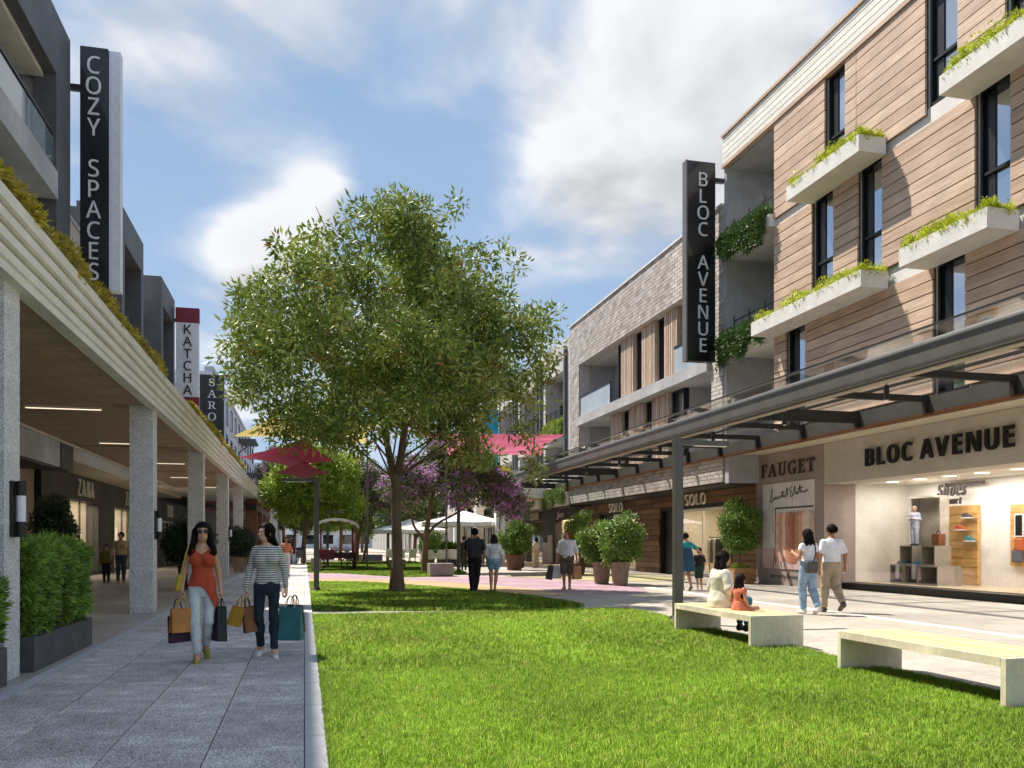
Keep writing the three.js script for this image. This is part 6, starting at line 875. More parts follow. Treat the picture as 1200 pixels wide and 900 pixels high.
    const bb = q.box ?? [[lo[0], Math.max(lo[1], 0.03), lo[2]], [hi[0], 1.55, hi[2]]]; add(q.n, (() => { const g = nets(f, bb[0], bb[1], c); return uvm2(g); })(), m);
  }
  for (const n of ['L', 'R']) if (o.shoe) { const a = J[n], f = (x, y, z) => { let d = foot(n, x, y, z, o.shoe.t ?? 0.008); d = Math.max(d, y - (a.an[1] + (o.shoe.top ?? -0.005)), 0); d = foot(n, x, y, z, o.shoe.t ?? 0.008); return Math.max(d, y - (a.an[1] + (o.shoe.top ?? -0.01)) - (z < a.an[2] + 0.02 ? 0.01 : 0)); }; const b0 = [Math.min(a.an[0], a.toe[0]) - 0.07, Math.min(a.an[1], a.toe[1]) - 0.09, Math.min(a.an[2], a.toe[2]) - 0.09], b1 = [Math.max(a.an[0], a.toe[0]) + 0.07, a.an[1] + 0.1, Math.max(a.an[2], a.toe[2]) + 0.09]; add('shoe', nets(f, b0, b1, Math.min(c, 0.011)), mat(o.shoe.c, { roughness: 0.6, map: T.cloth, s: 0.2 })); }
  // hair
  if (o.hair) {
    const h = o.hair, hm = mat(h.c ?? '#1a1411', { roughness: 0.7, specularIntensity: 0.22, map: T.grain, s: 0.12, sy: 0.6 }); const L = h.long ?? 0;
    const f = (x, y, z) => { const [X, Y, Z] = toHead(x, y, z); const e0 = ell(X, Y, Z, [0, 0.03, -0.016], [0.087, 0.106, 0.104]); const gro = (L < 0.05 && Math.abs(e0) > 0.04) ? 0 : (n3(X * 70, Y * 7, Z * 70, 24) - 0.5) * 0.009 + (n3(X * 18, Y * 5, Z * 18, 25) - 0.5) * (h.messy ?? 0.012); let d = e0 + gro; const face = Math.max(0.028 - Z, Y - (h.fringe ?? 0.062), Math.abs(X) - (h.part ?? 0.075)); d = Math.max(d, -face); d = Math.max(d, (h.nape ?? -0.06) - Y - (Z < -0.02 ? 0 : 0)); if (Z > -0.02 && L < 0.05) d = Math.max(d, (Z > 0.03 ? 0.02 : -0.03) - Y); d *= k2; if (L > 0.05) { const hx = h.sweep ?? 0; for (const s of [-1, 0, 1]) { const b = cap(x, y, z, [head[0] + s * 0.045 * k2, head[1] + 0.0, head[2] - 0.06 * k2 + Math.abs(s) * 0.015], [head[0] * 0.6 + s * (h.spread ?? 0.07) + hx, head[1] - L, head[2] - 0.085 - (h.back ?? 0) + Math.abs(s) * 0.02], 0.052 * k2, h.tip ?? 0.03) + gro; d = smin(d, b, 0.025); } if (h.front) for (const s of [-1, 1]) d = smin(d, cap(x, y, z, [head[0] + s * 0.075, head[1] + 0.02, head[2] - 0.0], [head[0] + s * (h.fo ?? 0.095), head[1] - h.front, head[2] + 0.02], 0.024, h.ft ?? 0.028) + gro, 0.02); } return d; };
    if (c < 0.0145) {   // loose strands over the mass of hair
      const rr = RNG(Math.round(o.at[0] * 100) + 7), M4 = new THREE.Matrix4().makeRotationFromEuler(new THREE.Euler(-hp, hy, 0, 'YXZ')), gs = []; M4.setPosition(...head);
      const sk = (az, el, q) => new THREE.Vector3(Math.sin(az) * Math.cos(el) * 0.088 * q, 0.03 + Math.sin(el) * 0.107 * q, -0.016 + Math.cos(az) * Math.cos(el) * 0.105 * q).multiplyScalar(k2).applyMatrix4(M4);
      for (let i = 0; i < (L > 0.05 ? 170 : 110); i++) { const az = (0.75 + rr() * 2.39) * (rr() < 0.5 ? -1 : 1), e0 = 0.5 + rr() * 0.9, a = sk(az * 0.8, e0, 1.02), b = sk(az, 0.15, 1.05 + rr() * 0.04), d2 = sk(az, -0.35 - rr() * 0.15, 1.03 + rr() * 0.05); const p = [a, b, d2]; if (L > 0.05) { const s = Math.sin(az) > 0 ? rr() : -rr(), end = new THREE.Vector3(head[0] * 0.6 + (s * 1.25) * (h.spread ?? 0.07) + (h.sweep ?? 0) + (rr() - 0.5) * 0.05, head[1] - L * (0.85 + rr() * 0.32), head[2] - 0.095 - (h.back ?? 0) - rr() * 0.03 + Math.abs(s) * 0.02); p.push(d2.clone().lerp(end, 0.5).add(new THREE.Vector3((rr() - 0.5) * 0.035, 0, (rr() - 0.5) * 0.03 - 0.015)), end); } gs.push(taper(p, [0.0035, 0.004, 0.003, 0.0015], 3, 4)); }
      add('hair_strands', merge(gs), hm).userData.kind = 'stuff';
    }
    add('hair', nets(f, [head[0] - 0.24, head[1] - L - 0.16, head[2] - 0.3], [head[0] + 0.24, head[1] + 0.17 * k2, head[2] + 0.17], Math.min(c, 0.009)), hm);
  }
  // face
  if (o.face) {
    const put = (g, m, n) => { const M4 = new THREE.Matrix4().makeRotationFromEuler(new THREE.Euler(-hp, hy, 0, 'YXZ')); M4.setPosition(...head); g.scale(k2, k2, k2); g.applyMatrix4(M4); add(n, g, m); };
    const dk = mat('#2a1c16', { roughness: 0.5 }), lip = mat('#8f4a44', { roughness: 0.45 }), eyeW = mat('#e6e0d8', { roughness: 0.25 });
    for (const s of [-1, 1]) { if (!o.glasses) { put(new THREE.SphereGeometry(0.011, 12, 8).scale(1.25, 0.7, 0.7).translate(s * 0.031, 0.006, 0.077), eyeW, 'eye'); put(new THREE.SphereGeometry(0.0062, 10, 8).translate(s * 0.031, 0.006, 0.0815), dk, 'iris'); } put(tube([new THREE.Vector3(s * 0.014, 0.029, 0.086), new THREE.Vector3(s * 0.032, 0.034, 0.081), new THREE.Vector3(s * 0.05, 0.027, 0.068)], 0.0032, 8, 5), dk, 'eyebrow'); }
    put(new THREE.SphereGeometry(0.02, 14, 8).scale(1.05, 0.32, 0.35).translate(0, -0.06, 0.089), lip, 'mouth'); if (o.smile) put(new THREE.SphereGeometry(0.016, 12, 8).scale(1, 0.22, 0.3).translate(0, -0.0595, 0.0925), mat('#efe9e2', { roughness: 0.3 }), 'teeth');
    if (o.glasses) { for (const s of [-1, 1]) put(new THREE.SphereGeometry(0.026, 16, 10).scale(1.05, 0.82, 0.28).translate(s * 0.033, 0.004, 0.09), M.black, 'sunglass_lens'); put(tube([new THREE.Vector3(-0.075, 0.012, 0.0), new THREE.Vector3(-0.066, 0.012, 0.07), new THREE.Vector3(0, 0.012, 0.1), new THREE.Vector3(0.066, 0.012, 0.07), new THREE.Vector3(0.075, 0.012, 0)], 0.0035, 24, 5), M.black, 'sunglass_frame'); }
  }
  g0.updateMatrixWorld(true);
  const W = (p) => new THREE.Vector3(p[0] * k, p[1] * k, p[2] * k).applyMatrix4(g0.matrixWorld);
  return { g: g0, J, W, k, grip: (n) => { const a = J[n], d = new THREE.Vector3(...(a.hand ?? [a.wr[0] - a.el[0], a.wr[1] - a.el[1], a.wr[2] - a.el[2]])).normalize(); return W([a.wr[0] + d.x * 0.1, a.wr[1] + d.y * 0.1, a.wr[2] + d.z * 0.1]); } };
}
function uvm2(g) { const p = g.attributes.position, uv = g.attributes.uv; for (let i = 0; i < p.count; i++) uv.setXY(i, Math.atan2(p.getX(i), p.getZ(i)) * 0.2 + p.getX(i) * 0.3, p.getY(i)); return g; }
function shoppingBag(label, p, w, h, d, c, yaw, o = {}) {     // hangs from point p by two cord handles
  const t = thing('shopping_bag', label, 'shopping bag', p.clone(), o.group); const top = -(o.drop ?? 0.13), g0 = new THREE.Group();
  const ta = o.taper ?? 0.92, v = [], A = (x, y, z) => [x, y, z], w2 = w / 2, d2 = d / 2, quad = (a, b, c2, e) => v.push(...a, ...b, ...c2, ...a, ...c2, ...e), B = [[-w2, top - h, -d2], [w2, top - h, -d2], [w2, top - h, d2], [-w2, top - h, d2]], U = [[-w2 * ta, top, -d2 * 0.35], [w2 * ta, top, -d2 * 0.35], [w2 * ta, top, d2 * 0.35], [-w2 * ta, top, d2 * 0.35]];
  for (let i = 0; i < 4; i++) { const j = (i + 1) % 4; if (i % 2) { const mb = [(B[i][0] + B[j][0]) / 2 * 0.97, lerp(B[i][1], U[i][1], 0.15), 0], mt = [(U[i][0] + U[j][0]) / 2 * 0.9, top, 0]; quad(B[i], mb, mt, U[i]); quad(mb, B[j], U[j], mt); v.push(...B[i], ...B[j], ...mb); } else quad(B[i], B[j], U[j], U[i]); } quad(B[3], B[2], B[1], B[0]);
  const g = new THREE.BufferGeometry(); g.setAttribute('position', new THREE.Float32BufferAttribute(v, 3)); g.computeVertexNormals(); const ug = uvm(g);
  const mk = (n, gg, m) => { const me = sh(new THREE.Mesh(gg, m)); me.name = n; t.add(me); return me; };
  mk('bag', ug, mat(c, { map: T.patch, s: 0.5, roughness: o.rough ?? 0.6, side: THREE.DoubleSide, bump: T.patch, bs: 0.006, bsc: 0.4 }));
  for (const z of [-d2 * 0.36, d2 * 0.36]) mk('handle', tube([new THREE.Vector3(-w2 * 0.4, top - 0.02, z), new THREE.Vector3(-w2 * 0.32, top * 0.5, z * 0.8), new THREE.Vector3(0, 0.0, 0), new THREE.Vector3(w2 * 0.32, top * 0.5, z * 0.8), new THREE.Vector3(w2 * 0.4, top - 0.02, z)], 0.006, 20, 6), mat(o.hc ?? c, { map: T.cloth, s: 0.1 }));
  t.rotation.set(o.pitch ?? 0, yaw, o.roll ?? 0); return t;
}
const stripe = (() => { const tx = texture(64, (u, v) => { const k = (v * 4) % 1; const n = 0.04 * (hash2(u * 64 | 0, v * 64 | 0, 3) - 0.5); return k < 0.36 ? [0.12 + n, 0.13 + n, 0.16 + n] : [0.84 + n, 0.83 + n, 0.81 + n]; }); const m = new THREE.MeshPhysicalMaterial({ color: 0xffffff, roughness: 0.9, map: rep(tx, 0.116) }); return m; })();
const denim = (c) => mat(c, { map: T.patch, s: 0.35, roughness: 0.9, bump: T.cloth, bs: 0.002, bsc: 0.05 });
// --- two women walking towards the camera
const w1 = person({ label: 'woman in an orange strap top and white jeans with sunglasses, carrying shopping bags', at: [-1.2, 10.85], yaw: 0.08, H: 1.68, fat: 0.82, cell: 0.0105, hc: 0.005, skin: '#cb997a', face: 1, glasses: 1, smile: 1, headPitch: 0.14, headYaw: 0.12, head: [0.005, 1.575, 0.035],
  R: { sh: [-0.136, 1.368, -0.005], el: [-0.20, 1.12, -0.03], wr: [-0.225, 0.90, 0.06], hip: [-0.085, 0.9, 0.01], kn: [-0.075, 0.5, 0.13], an: [-0.05, 0.085, 0.17], toe: [-0.06, 0.025, 0.32], curl: 1.25 }, L: { sh: [0.136, 1.368, -0.005], el: [0.19, 1.11, -0.06], wr: [0.215, 0.88, -0.02], hip: [0.085, 0.9, -0.01], kn: [0.075, 0.5, 0.03], an: [0.04, 0.16, -0.24], toe: [0.06, 0.035, -0.12], curl: 1.25 },
  wear: [{ n: 'trousers', k: 'pants', c: '#c9ced0', t: 0.007, t2: 0.010, len: 1.82, waist: 1.0, wrinkle: 0.009 }, { n: 'top', k: 'top', c: '#b5472a', t: 0.013, flare: 0.04, hem: (x) => 0.93 - ss(-0.02, 0.2, x) * 0.27, neck: (x, z) => z > 0 ? 1.315 + Math.min(0.07, Math.abs(x) * 0.75) : 1.34, wrinkle: 0.01 }, { n: 'strap', k: 'sdf', c: '#b5472a', f: () => (x, y, z) => Math.min(...[-1, 1].map(s => Math.min(cap(x, y, z, [s * 0.1, 1.36, 0.095], [s * 0.105, 1.45, 0.0], 0.009, 0.009), cap(x, y, z, [s * 0.105, 1.45, 0.0], [s * 0.09, 1.33, -0.09], 0.009, 0.009)))), box: [[-0.2, 1.2, -0.2], [0.2, 1.5, 0.2]] }],
  shoe: { c: '#8a8a2a', t: 0.007, top: -0.03 }, hair: { long: 0.27, c: '#17110f', spread: 0.115, tip: 0.05, front: 0.24, ft: 0.036, fo: 0.125, messy: 0.045, fringe: 0.07, part: 0.062 } });
shoppingBag('glossy orange paper bag held by the woman in the orange top', w1.grip('R').add(new THREE.Vector3(0.02, 0, 0.05)), 0.27, 0.28, 0.13, '#b3711f', 0.5, { rough: 0.35, hc: '#c9983f', group: 'shopping bags of the two women' }); shoppingBag('dark plum paper bag behind the glossy orange one', w1.grip('R').add(new THREE.Vector3(-0.05, -0.02, -0.05)), 0.26, 0.32, 0.12, '#3b1030', 0.3, { drop: 0.2, roll: 0.08, group: 'shopping bags of the two women' });
shoppingBag('narrow black paper bag with a teal side held by the woman in the orange top', w1.grip('L'), 0.12, 0.42, 0.2, '#14171c', 0.5, { drop: 0.1, roll: -0.06, group: 'shopping bags of the two women' });
{ // yellow shoulder bag
  const t = thing('shoulder_bag', 'yellow shoulder bag on the woman in the orange top', 'handbag', w1.W([-0.24, 1.0, 0.02])), m = mat('#b5a02c', { map: T.grain, s: 0.3, roughness: 0.5 }); const a = [w1.W([-0.13, 1.452, 0.0]), w1.W([-0.155, 1.41, 0.06]), w1.W([-0.2, 1.24, 0.07]), w1.W([-0.245, 1.05, 0.05])]; part(t, 'strap', tube(a, 0.009, 24, 6), m); const g = rb(-0.035, 0.035, -0.10, 0.1, -0.06, 0.06, 0.025, 3); g.rotateZ(-0.2); const p = w1.W([-0.255, 0.97, 0.03]); g.translate(p.x, p.y, p.z); part(t, 'body', g, m);
}
const w2 = person({ label: 'smiling woman in a striped long sleeve top and dark jeans, carrying shopping bags', at: [-0.46, 11.1], yaw: -0.05, H: 1.68, fat: 0.82, cell: 0.0105, hc: 0.005, skin: '#d6a88a', face: 1, smile: 1, headYaw: -0.85, head: [-0.01, 1.58, 0.02],
  R: { sh: [-0.138, 1.368, -0.005], el: [-0.212, 1.12, -0.02], wr: [-0.24, 0.88, 0.07], hip: [-0.085, 0.9, 0], kn: [-0.09, 0.5, 0.05], an: [-0.085, 0.11, -0.1], toe: [-0.1, 0.03, 0.05], curl: 1.25 }, L: { sh: [0.138, 1.368, -0.005], el: [0.21, 1.12, -0.04], wr: [0.235, 0.88, 0.02], kn: [0.09, 0.5, 0.08], an: [0.1, 0.085, 0.1], toe: [0.13, 0.025, 0.26], curl: 1.25 },
  wear: [{ n: 'jeans', k: 'pants', m: denim('#1b2836'), t: 0.010, t2: 0.008, len: 1.84, waist: 0.98, wrinkle: 0.008 }, { n: 'top', k: 'top', m: stripe, t: 0.018, st: 0.012, sleeve: 1.86, hem: (x, z) => 0.945 + 0.012 * Math.sin(x * 30), wrinkle: 0.008, neck: (x, z) => z > 0 ? 1.415 + Math.abs(x) * 0.2 : 1.455 }],
  shoe: { c: '#d9d6cf', t: 0.009, top: -0.02 }, hair: { long: 0.33, c: '#15110f', spread: 0.05, tip: 0.035, sweep: 0.10, back: 0.0, messy: 0.012, fringe: 0.068, part: 0.06 } });
shoppingBag('mustard paper bag held low by the woman in stripes', w2.grip('R').add(new THREE.Vector3(-0.04, 0, 0.04)), 0.16, 0.24, 0.1, '#b98a2c', -0.3, { roll: -0.28, group: 'shopping bags of the two women' }); shoppingBag('copper brown paper bag held low by the woman in stripes', w2.grip('R').add(new THREE.Vector3(0.01, 0, -0.02)), 0.16, 0.32, 0.1, '#7a4a22', 0.5, { roll: 0.14, group: 'shopping bags of the two women' });
shoppingBag('large teal paper bag held by the woman in stripes', w2.grip('L').add(new THREE.Vector3(0.05, 0, 0.02)), 0.3, 0.42, 0.16, '#2f6d70', -0.35, { group: 'shopping bags of the two women', hc: '#c9b99a' }); shoppingBag('dark brown paper bag behind the teal one', w2.grip('L').add(new THREE.Vector3(0.1, 0.01, -0.09)), 0.24, 0.34, 0.12, '#3b2419', -0.6, { group: 'shopping bags of the two women' });
// --- couple by the shoe shop
const c1 = person({ label: 'woman seen from behind in a white top and light jeans by the shoe shop', at: [9.8, 15.2], yaw: Math.PI + 0.1, H: 1.70, cell: 0.013, skin: '#a8785c', head: [0.01, 1.58, 0.03], headYaw: 0.3,
  L: { el: [0.24, 1.14, -0.02], wr: [0.21, 1.23, 0.2], curl: 0.9, kn: [0.08, 0.5, 0.1], an: [0.07, 0.09, 0.05], toe: [0.08, 0.03, 0.2] }, R: { el: [-0.225, 1.12, -0.05], wr: [-0.25, 0.88, -0.02], kn: [-0.08, 0.5, -0.02], an: [-0.05, 0.15, -0.24], toe: [-0.06, 0.04, -0.12] },
  wear: [{ n: 'jeans', k: 'pants', m: denim('#8ea4ba'), t: 0.02, t2: 0.026, len: 1.88, waist: 1.08 }, { n: 'top', k: 'top', c: '#d9d9dc', t: 0.012, sleeve: 0.3, st: 0.014, hem: 1.03 }], shoe: { c: '#d6d2c8', t: 0.012, top: 0.02 }, hair: { long: 0.2, c: '#1c1614', spread: 0.08, tip: 0.045, messy: 0.02, nape: -0.12 } });
{ const t = thing('crossbody_bag', 'grey crossbody bag on the woman in light jeans', 'handbag', c1.W([-0.02, 0.98, -0.17])), m = mat('#4b4743', { map: T.cloth, s: 0.2, roughness: 0.7 }); const p = c1.W([0.06, 0.95, -0.17]), g = rb(-0.13, 0.13, -0.12, 0.11, -0.05, 0.05, 0.035, 3); g.rotateY(0.1); g.translate(p.x, p.y, p.z); part(t, 'body', g, m); part(t, 'strap', tube([c1.W([0.0, 1.05, -0.15]), c1.W([-0.06, 1.25, -0.145]), c1.W([-0.12, 1.43, -0.04]), c1.W([-0.1, 1.43, 0.03])], 0.011, 20, 5), M.black); }
person({ label: 'man seen from behind in a white T-shirt and khaki trousers by the shoe shop', at: [10.5, 15.45], yaw: Math.PI - 0.05, H: 1.80, sex: 'm', cell: 0.013, skin: '#9a6c50', headYaw: 0.5,
  L: { el: [0.25, 1.12, -0.03], wr: [0.27, 0.88, 0.06], kn: [0.09, 0.5, 0.1], an: [0.08, 0.085, 0.14], toe: [0.1, 0.03, 0.3] }, R: { el: [-0.25, 1.12, -0.06], wr: [-0.28, 0.89, 0.0], kn: [-0.085, 0.5, 0.0], an: [-0.08, 0.2, -0.26], toe: [-0.08, 0.07, -0.15] },
  wear: [{ n: 'trousers', k: 'pants', c: '#a3927a', t: 0.022, t2: 0.026, len: 1.86, waist: 1.0, wrinkle: 0.008 }, { n: 't_shirt', k: 'top', c: '#dcdcdf', t: 0.022, sleeve: 0.72, st: 0.026, hem: 0.97, wrinkle: 0.009 }], shoe: { c: '#4a4038', t: 0.013, top: 0.02 }, hair: { c: '#14110f', messy: 0.045, nape: -0.05 } });
// --- mother and girl on the bench
const seatPose = (s, th = 0.42) => ({ hip: [s * 0.09, 0.9, 0.02], kn: [s * 0.1, 0.92, 0.43], an: [s * 0.09, 0.52, 0.43], toe: [s * 0.1, 0.46, 0.57] });
person({ label: 'woman with dark bobbed hair in a cream knit top sitting on the bench', at: [6.1, 11.78], y: -0.335, yaw: Math.PI / 2 + 0.12, H: 1.64, cell: 0.013, seated: 1, lean: 0.03, skin: '#b5876a', head: [-0.01, 1.58, 0.06], headYaw: -0.25, fat: 1.1,
  L: { ...seatPose(1), el: [0.24, 1.14, 0.0], wr: [0.17, 0.98, 0.2] }, R: { ...seatPose(-1), el: [-0.25, 1.13, -0.02], wr: [-0.17, 0.98, 0.18] },
  wear: [{ n: 'jeans', k: 'pants', m: denim('#2f6f86'), t: 0.012, len: 1.85, waist: 1.0 }, { n: 'top', k: 'top', c: '#d9d2bf', t: 0.03, st: 0.024, sleeve: 1.8, hem: 0.83, wrinkle: 0.008, flare: 0.05 }], shoe: { c: '#2c2a2c', t: 0.01, top: 0.04 }, hair: { long: 0.13, c: '#1d1512', spread: 0.075, tip: 0.055, messy: 0.015, nape: -0.14 } });
person({ label: 'small girl with long dark hair in a coral dress sitting on the bench', at: [6.1, 11.2], y: -0.10, yaw: Math.PI / 2 + 0.25, H: 1.08, child: 1, cell: 0.016, seated: 1, lean: 0.02, skin: '#b58568', head: [0.0, 1.58, 0.05], headYaw: 0.5,
  L: { ...seatPose(1), an: [0.09, 0.5, 0.45], el: [0.23, 1.12, -0.05], wr: [0.24, 0.92, 0.08] }, R: { ...seatPose(-1), an: [-0.09, 0.5, 0.45], el: [-0.23, 1.13, -0.02], wr: [-0.2, 0.95, 0.1] },
  wear: [{ n: 'dress_top', k: 'top', c: '#cf7358', t: 0.014, sleeve: 0.2, hem: 1.05, neck: () => 1.40 }, { n: 'dress_skirt', k: 'skirt', c: '#cf7358', waist: 1.1, hem: 0.82, w: 0.26, d: 0.3, pleat: 0.05 }], shoe: { c: '#a9a29a', t: 0.012, top: 0.0 }, hair: { long: 0.38, c: '#1f1613', spread: 0.12, tip: 0.06, messy: 0.02, nape: -0.14 } });
// --- woman in teal with a boy
person({ label: 'woman in a teal blouse and blue pinafore with an arm around a boy', at: [11.05, 23.5], yaw: Math.PI, H: 1.72, cell: 0.016, skin: '#b5876a', headYaw: -0.3,
  L: { el: [0.25, 1.16, 0.03], wr: [0.24, 1.0, 0.18], kn: [0.08, 0.5, 0.06], an: [0.08, 0.085, 0.05] }, R: { el: [-0.34, 1.22, -0.02], wr: [-0.52, 1.08, 0.0], kn: [-0.08, 0.5, 0], an: [-0.07, 0.13, -0.2], toe: [-0.08, 0.03, -0.07] },
  wear: [{ n: 'blouse', k: 'top', c: '#1f8a96', t: 0.016, sleeve: 0.75, st: 0.02, hem: 1.1 }, { n: 'pinafore', k: 'skirt', c: '#234a63', waist: 1.3, hem: 0.56, w: 0.26, d: 0.2, t: 0.03, pleat: 0.07 }], shoe: { c: '#8f7a62', t: 0.008 }, hair: { c: '#1b1512', messy: 0.02, nape: -0.06 } });
{ const t = thing('tote_bag', 'teal tote bag on the shoulder of the woman in teal', 'handbag', P(10.8, 1.1, 23.45)); const m = mat('#1a6f80', { map: T.cloth, s: 0.3 }); part(t, 'body', rb(10.68, 10.9, 0.95, 1.25, 23.36, 23.46, 0.03, 3), m); part(t, 'strap', tube([P(10.72, 1.24, 23.4), P(10.86, 1.44, 23.4), P(10.88, 1.24, 23.4)], 0.012, 16, 5), m); }
person({ label: 'boy in a black T-shirt and dark green shorts beside the woman in teal', at: [11.6, 23.75], yaw: Math.PI, H: 1.26, child: 1, sex: 'm', cell: 0.017, skin: '#b5876a', wear: [{ n: 'shorts', k: 'pants', c: '#26362a', t: 0.03, t2: 0.05, len: 0.9, waist: 1.0 }, { n: 't_shirt', k: 'top', c: '#17181b', t: 0.022, sleeve: 0.75, st: 0.026, hem: 0.95 }], shoe: { c: '#b9b2a6', t: 0.012 }, hair: { c: '#15110f', nape: -0.06 } });
// --- couple walking away past the big tree
const bp = person({ label: 'man in black with a black backpack walking away past the big tree', at: [4.62, 23.4], yaw: Math.PI, H: 1.83, sex: 'm', cell: 0.016, skin: '#8f6248', L: { el: [0.26, 1.13, -0.03], wr: [0.28, 0.9, 0.06], kn: [0.085, 0.5, 0.03], an: [0.07, 0.085, 0.03] }, R: { kn: [-0.075, 0.5, 0.06], an: [-0.03, 0.085, 0.06], toe: [-0.05, 0.03, 0.2] }, wear: [{ n: 'trousers', k: 'pants', c: '#16171b', t: 0.016, len: 1.93 }, { n: 't_shirt', k: 'top', c: '#17191e', t: 0.024, sleeve: 0.75, st: 0.026, hem: 0.86 }], shoe: { c: '#5a4a44', t: 0.012 }, hair: { c: '#120f0e', nape: -0.05 } });
{ const t = thing('backpack', 'black backpack worn by the man in black', 'backpack', bp.W([0.06, 1.1, -0.2])), m = mat('#14151a', { map: T.cloth, s: 0.3, roughness: 0.7 }); const mk = (a, b, c2, d, e, f) => { const g = rb(a, b, c2, d, e, f, 0.07, 4); g.applyMatrix4(bp.g.matrixWorld); return g; }; part(t, 'body', mk(-0.12, 0.26, 0.98, 1.5, 0.15, 0.36), m); part(t, 'pocket', mk(-0.06, 0.2, 1.0, 1.25, 0.365, 0.42), m); for (const s of [-0.08, 0.16]) part(t, 'strap', tube([bp.W([s, 1.42, -0.16]), bp.W([s, 1.47, 0.0]), bp.W([s, 1.36, 0.15])], 0.022, 12, 6), m); }
person({ label: 'woman in a white blouse and denim shorts walking beside the man in black', at: [5.32, 24.1], yaw: Math.PI - 0.1, H: 1.66, cell: 0.016, skin: '#c09373', L: { el: [0.22, 1.13, 0], wr: [0.2, 0.93, 0.1] }, R: { kn: [-0.07, 0.5, 0.04], an: [-0.03, 0.085, 0.06], toe: [-0.04, 0.03, 0.2] }, wear: [{ n: 'shorts', k: 'pants', m: denim('#7d9cb5'), t: 0.022, t2: 0.04, len: 0.42, waist: 1.02 }, { n: 'blouse', k: 'top', c: '#d6d6da', t: 0.028, sleeve: 1.3, st: 0.028, hem: 0.98, wrinkle: 0.009 }], shoe: { c: '#2a2422', t: 0.008, top: -0.03 }, hair: { long: 0.09, c: '#2a2220', spread: 0.06, tip: 0.06, nape: -0.12 } });
// --- shopper in shorts
const sp = person({ label: 'shopper in a white shirt and brown shorts carrying bags in both hands', at: [7.75, 24.8], yaw: -0.5, H: 1.80, sex: 'm', cell: 0.015, skin: '#a87c60', face: 1, headYaw: -0.6, L: { el: [0.25, 1.13, -0.04], wr: [0.28, 0.9, 0.02], curl: 1.2, kn: [0.085, 0.5, 0.04], an: [0.06, 0.085, -0.06], toe: [0.08, 0.03, 0.1] }, R: { el: [-0.25, 1.13, -0.02], wr: [-0.28, 0.9, 0.05], curl: 1.2, kn: [-0.085, 0.5, 0.08], an: [-0.06, 0.085, 0.1], toe: [-0.08, 0.03, 0.26] }, wear: [{ n: 'shorts', k: 'pants', c: '#5f4c40', t: 0.03, t2: 0.05, len: 0.95, waist: 1.0 }, { n: 'shirt', k: 'top', c: '#d2d0d2', t: 0.03, sleeve: 1.15, st: 0.03, hem: 0.9, wrinkle: 0.009 }], shoe: { c: '#8a6f55', t: 0.008, top: -0.03 }, hair: { c: '#6b3a22', messy: 0.03, nape: -0.07, long: 0.06, tip: 0.05 } });
shoppingBag('kraft paper bag held by the shopper in shorts', sp.grip('L'), 0.28, 0.4, 0.14, '#a3764c', 0.2, { group: 'bags of the shopper in shorts' }); shoppingBag('pale grey paper bag held by the shopper in shorts', sp.grip('R'), 0.3, 0.38, 0.14, '#b9b4ae', -0.3, { group: 'bags of the shopper in shorts' }); shoppingBag('black bag swinging outside the pale grey one', sp.grip('R').add(new THREE.Vector3(-0.16, 0, 0.02)), 0.18, 0.42, 0.1, '#121214', 0.2, { roll: -0.2, group: 'bags of the shopper in shorts' });
// --- under the arcade
person({ label: 'woman in a beige jacket walking hand in hand with a boy under the arcade', at: [-6.2, 32], yaw: 0.2, H: 1.78, cell: 0.018, skin: '#b5876a', face: 1, headYaw: -0.5, L: { curl: 1.1 }, R: { el: [-0.25, 1.13, 0], wr: [-0.3, 0.9, 0.05] }, wear: [{ n: 'trousers', k: 'pants', m: denim('#3a4550'), t: 0.014, len: 1.9 }, { n: 'jacket', k: 'top', c: '#b39b80', t: 0.03, sleeve: 1.8, st: 0.026, hem: 0.95 }], shoe: { c: '#b59a84', t: 0.009 }, hair: { c: '#15110f', messy: 0.04, nape: -0.05 } });
person({ label: 'boy in an olive jacket and dark trousers under the arcade', at: [-6.75, 32.4], yaw: 0.1, H: 1.34, child: 1, sex: 'm', cell: 0.02, skin: '#b98a70', face: 1, wear: [{ n: 'trousers', k: 'pants', c: '#1b1b1f', t: 0.016 }, { n: 'jacket', k: 'top', c: '#7d7430', t: 0.03, sleeve: 1.8, st: 0.026, hem: 0.9 }], shoe: { c: '#2a2624', t: 0.012 }, hair: { c: '#6b4230', nape: -0.05 } });
// --- further figures
person({ label: 'man in a grey shirt looking into the black shopfront', at: [11.6, 45.6], yaw: Math.PI, H: 1.76, sex: 'm', cell: 0.022, skin: '#a87c60', wear: [{ n: 'trousers', k: 'pants', c: '#20262f', t: 0.02 }, { n: 'shirt', k: 'top', c: '#a9abb0', t: 0.026, sleeve: 0.8, hem: 0.92 }], shoe: { c: '#222', t: 0.012 }, hair: { c: '#14110f' } });
person({ label: 'woman in beige trousers beside the man in the grey shirt', at: [12.35, 45.2], yaw: Math.PI + 0.5, H: 1.7, cell: 0.022, skin: '#b5876a', wear: [{ n: 'trousers', k: 'pants', c: '#b39d80', t: 0.028, t2: 0.04 }, { n: 'blouse', k: 'top', c: '#cfc0b2', t: 0.022, sleeve: 0.7, hem: 1.0 }], shoe: { c: '#c9b9a4', t: 0.01 }, hair: { c: '#14110f', long: 0.08, tip: 0.05 } });
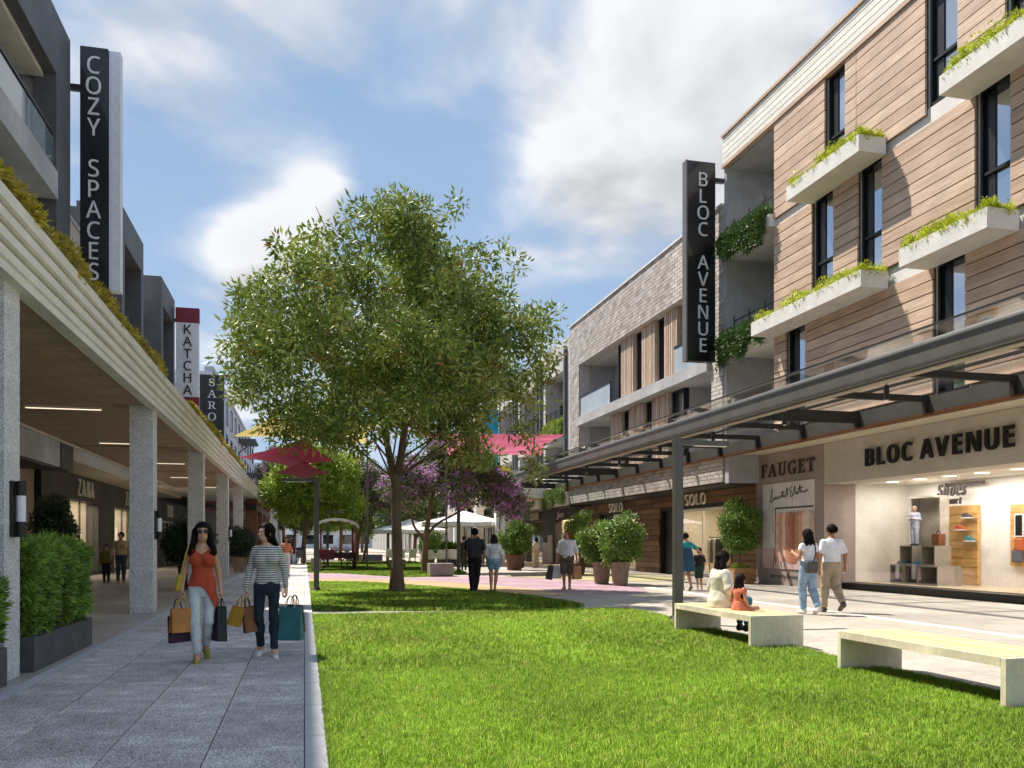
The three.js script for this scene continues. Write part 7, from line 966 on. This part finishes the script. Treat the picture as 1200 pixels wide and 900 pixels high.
person({ label: 'toddler in sand coloured clothes by the brown tub', at: [10.95, 45.4], yaw: Math.PI, H: 1.06, child: 1, sex: 'm', cell: 0.024, skin: '#b98a70', wear: [{ n: 'trousers', k: 'pants', c: '#b5986f', t: 0.02 }, { n: 'top', k: 'top', c: '#b39468', t: 0.024, sleeve: 1.5, hem: 0.9 }], shoe: { c: '#d0c8bc', t: 0.012 }, hair: { c: '#3a2a20' } });
person({ label: 'man in dark olive standing by the white cafe chairs', at: [7.95, 43.2], yaw: Math.PI, H: 1.74, sex: 'm', cell: 0.022, skin: '#8f6248', wear: [{ n: 'trousers', k: 'pants', c: '#2a2b30', t: 0.018 }, { n: 'shirt', k: 'top', c: '#2e2d22', t: 0.024, sleeve: 1.6, hem: 0.9 }], shoe: { c: '#1c1a1a', t: 0.012 }, hair: { c: '#120f0e' } });
person({ label: 'woman in white trousers and a peach top far along the promenade', at: [-0.75, 36.5], yaw: 0.1, H: 1.66, cell: 0.022, skin: '#b5876a', face: 1, L: { kn: [0.085, 0.5, 0.08], an: [0.07, 0.085, 0.1], toe: [0.08, 0.03, 0.25] }, wear: [{ n: 'trousers', k: 'pants', c: '#d9d6d2', t: 0.022, t2: 0.035 }, { n: 'top', k: 'top', c: '#c9805f', t: 0.02, sleeve: 0.8, hem: 0.98 }], shoe: { c: '#3a2a24', t: 0.01 }, hair: { c: '#2a1d18', long: 0.14, tip: 0.05, messy: 0.03 } });
person({ label: 'man in black far down the promenade under the lime tree', at: [-0.95, 55], yaw: 0.3, H: 1.78, sex: 'm', cell: 0.026, skin: '#8f6248', L: { kn: [0.085, 0.5, 0.12], an: [0.08, 0.085, 0.16], toe: [0.08, 0.03, 0.3] }, wear: [{ n: 'trousers', k: 'pants', c: '#2b3442', t: 0.018 }, { n: 'shirt', k: 'top', c: '#15161a', t: 0.024, sleeve: 0.8, hem: 0.9 }], shoe: { c: '#1c1a1a', t: 0.012 }, hair: { c: '#120f0e' } });
{ const man = person({ name: 'mannequin', category: 'mannequin', label: 'small shop mannequin in a pale suit with folded arms above the display cubes', at: [17.45, 21.6], y: 1.34, yaw: -Math.PI / 2 + 0.3, H: 1.16, sex: 'm', cell: 0.02, skin: '#b98f78', face: 1, L: { el: [0.25, 1.14, 0.03], wr: [0.02, 1.16, 0.2], curl: 0.6 }, R: { el: [-0.25, 1.14, 0.03], wr: [-0.02, 1.12, 0.2], curl: 0.6 }, wear: [{ n: 'trousers', k: 'pants', c: '#a9adbd', t: 0.03, t2: 0.04 }, { n: 'jacket', k: 'top', c: '#b3b7c6', t: 0.03, sleeve: 1.85, st: 0.028, hem: 0.75 }], shoe: { c: '#1c1a1a', t: 0.012 }, hair: { c: '#b9a48f' } }); }
{ const t = thing('pushchair', 'dark pushchair beside the man in black on the promenade', 'pushchair', P(-0.3, 0, 55)); const X = -0.3, D = 55; part(t, 'seat', rb(X - 0.22, X + 0.22, 0.45, 0.95, D - 0.2, D + 0.25, 0.08, 3), M.charcoal); part(t, 'hood', rb(X - 0.24, X + 0.24, 0.9, 1.1, D - 0.1, D + 0.28, 0.08, 3), M.black); for (const [a, b] of [[-0.22, -0.3], [0.22, -0.3], [-0.22, 0.3], [0.22, 0.3]]) part(t, 'wheel', new THREE.TorusGeometry(0.1, 0.025, 6, 16).rotateY(Math.PI / 2).translate(X + a, 0.15, -(D + b)), M.black); part(t, 'frame', merge([tube([P(X - 0.2, 0.15, D - 0.3), P(X - 0.2, 1.0, D + 0.4)], 0.015, 2, 6), tube([P(X + 0.2, 0.15, D - 0.3), P(X + 0.2, 1.0, D + 0.4)], 0.015, 2, 6), tube([P(X - 0.2, 0.15, D + 0.3), P(X - 0.2, 0.6, D)], 0.015, 2, 6), tube([P(X + 0.2, 0.15, D + 0.3), P(X + 0.2, 0.6, D)], 0.015, 2, 6)]), M.steel); }
renderer.render(scene, camera);
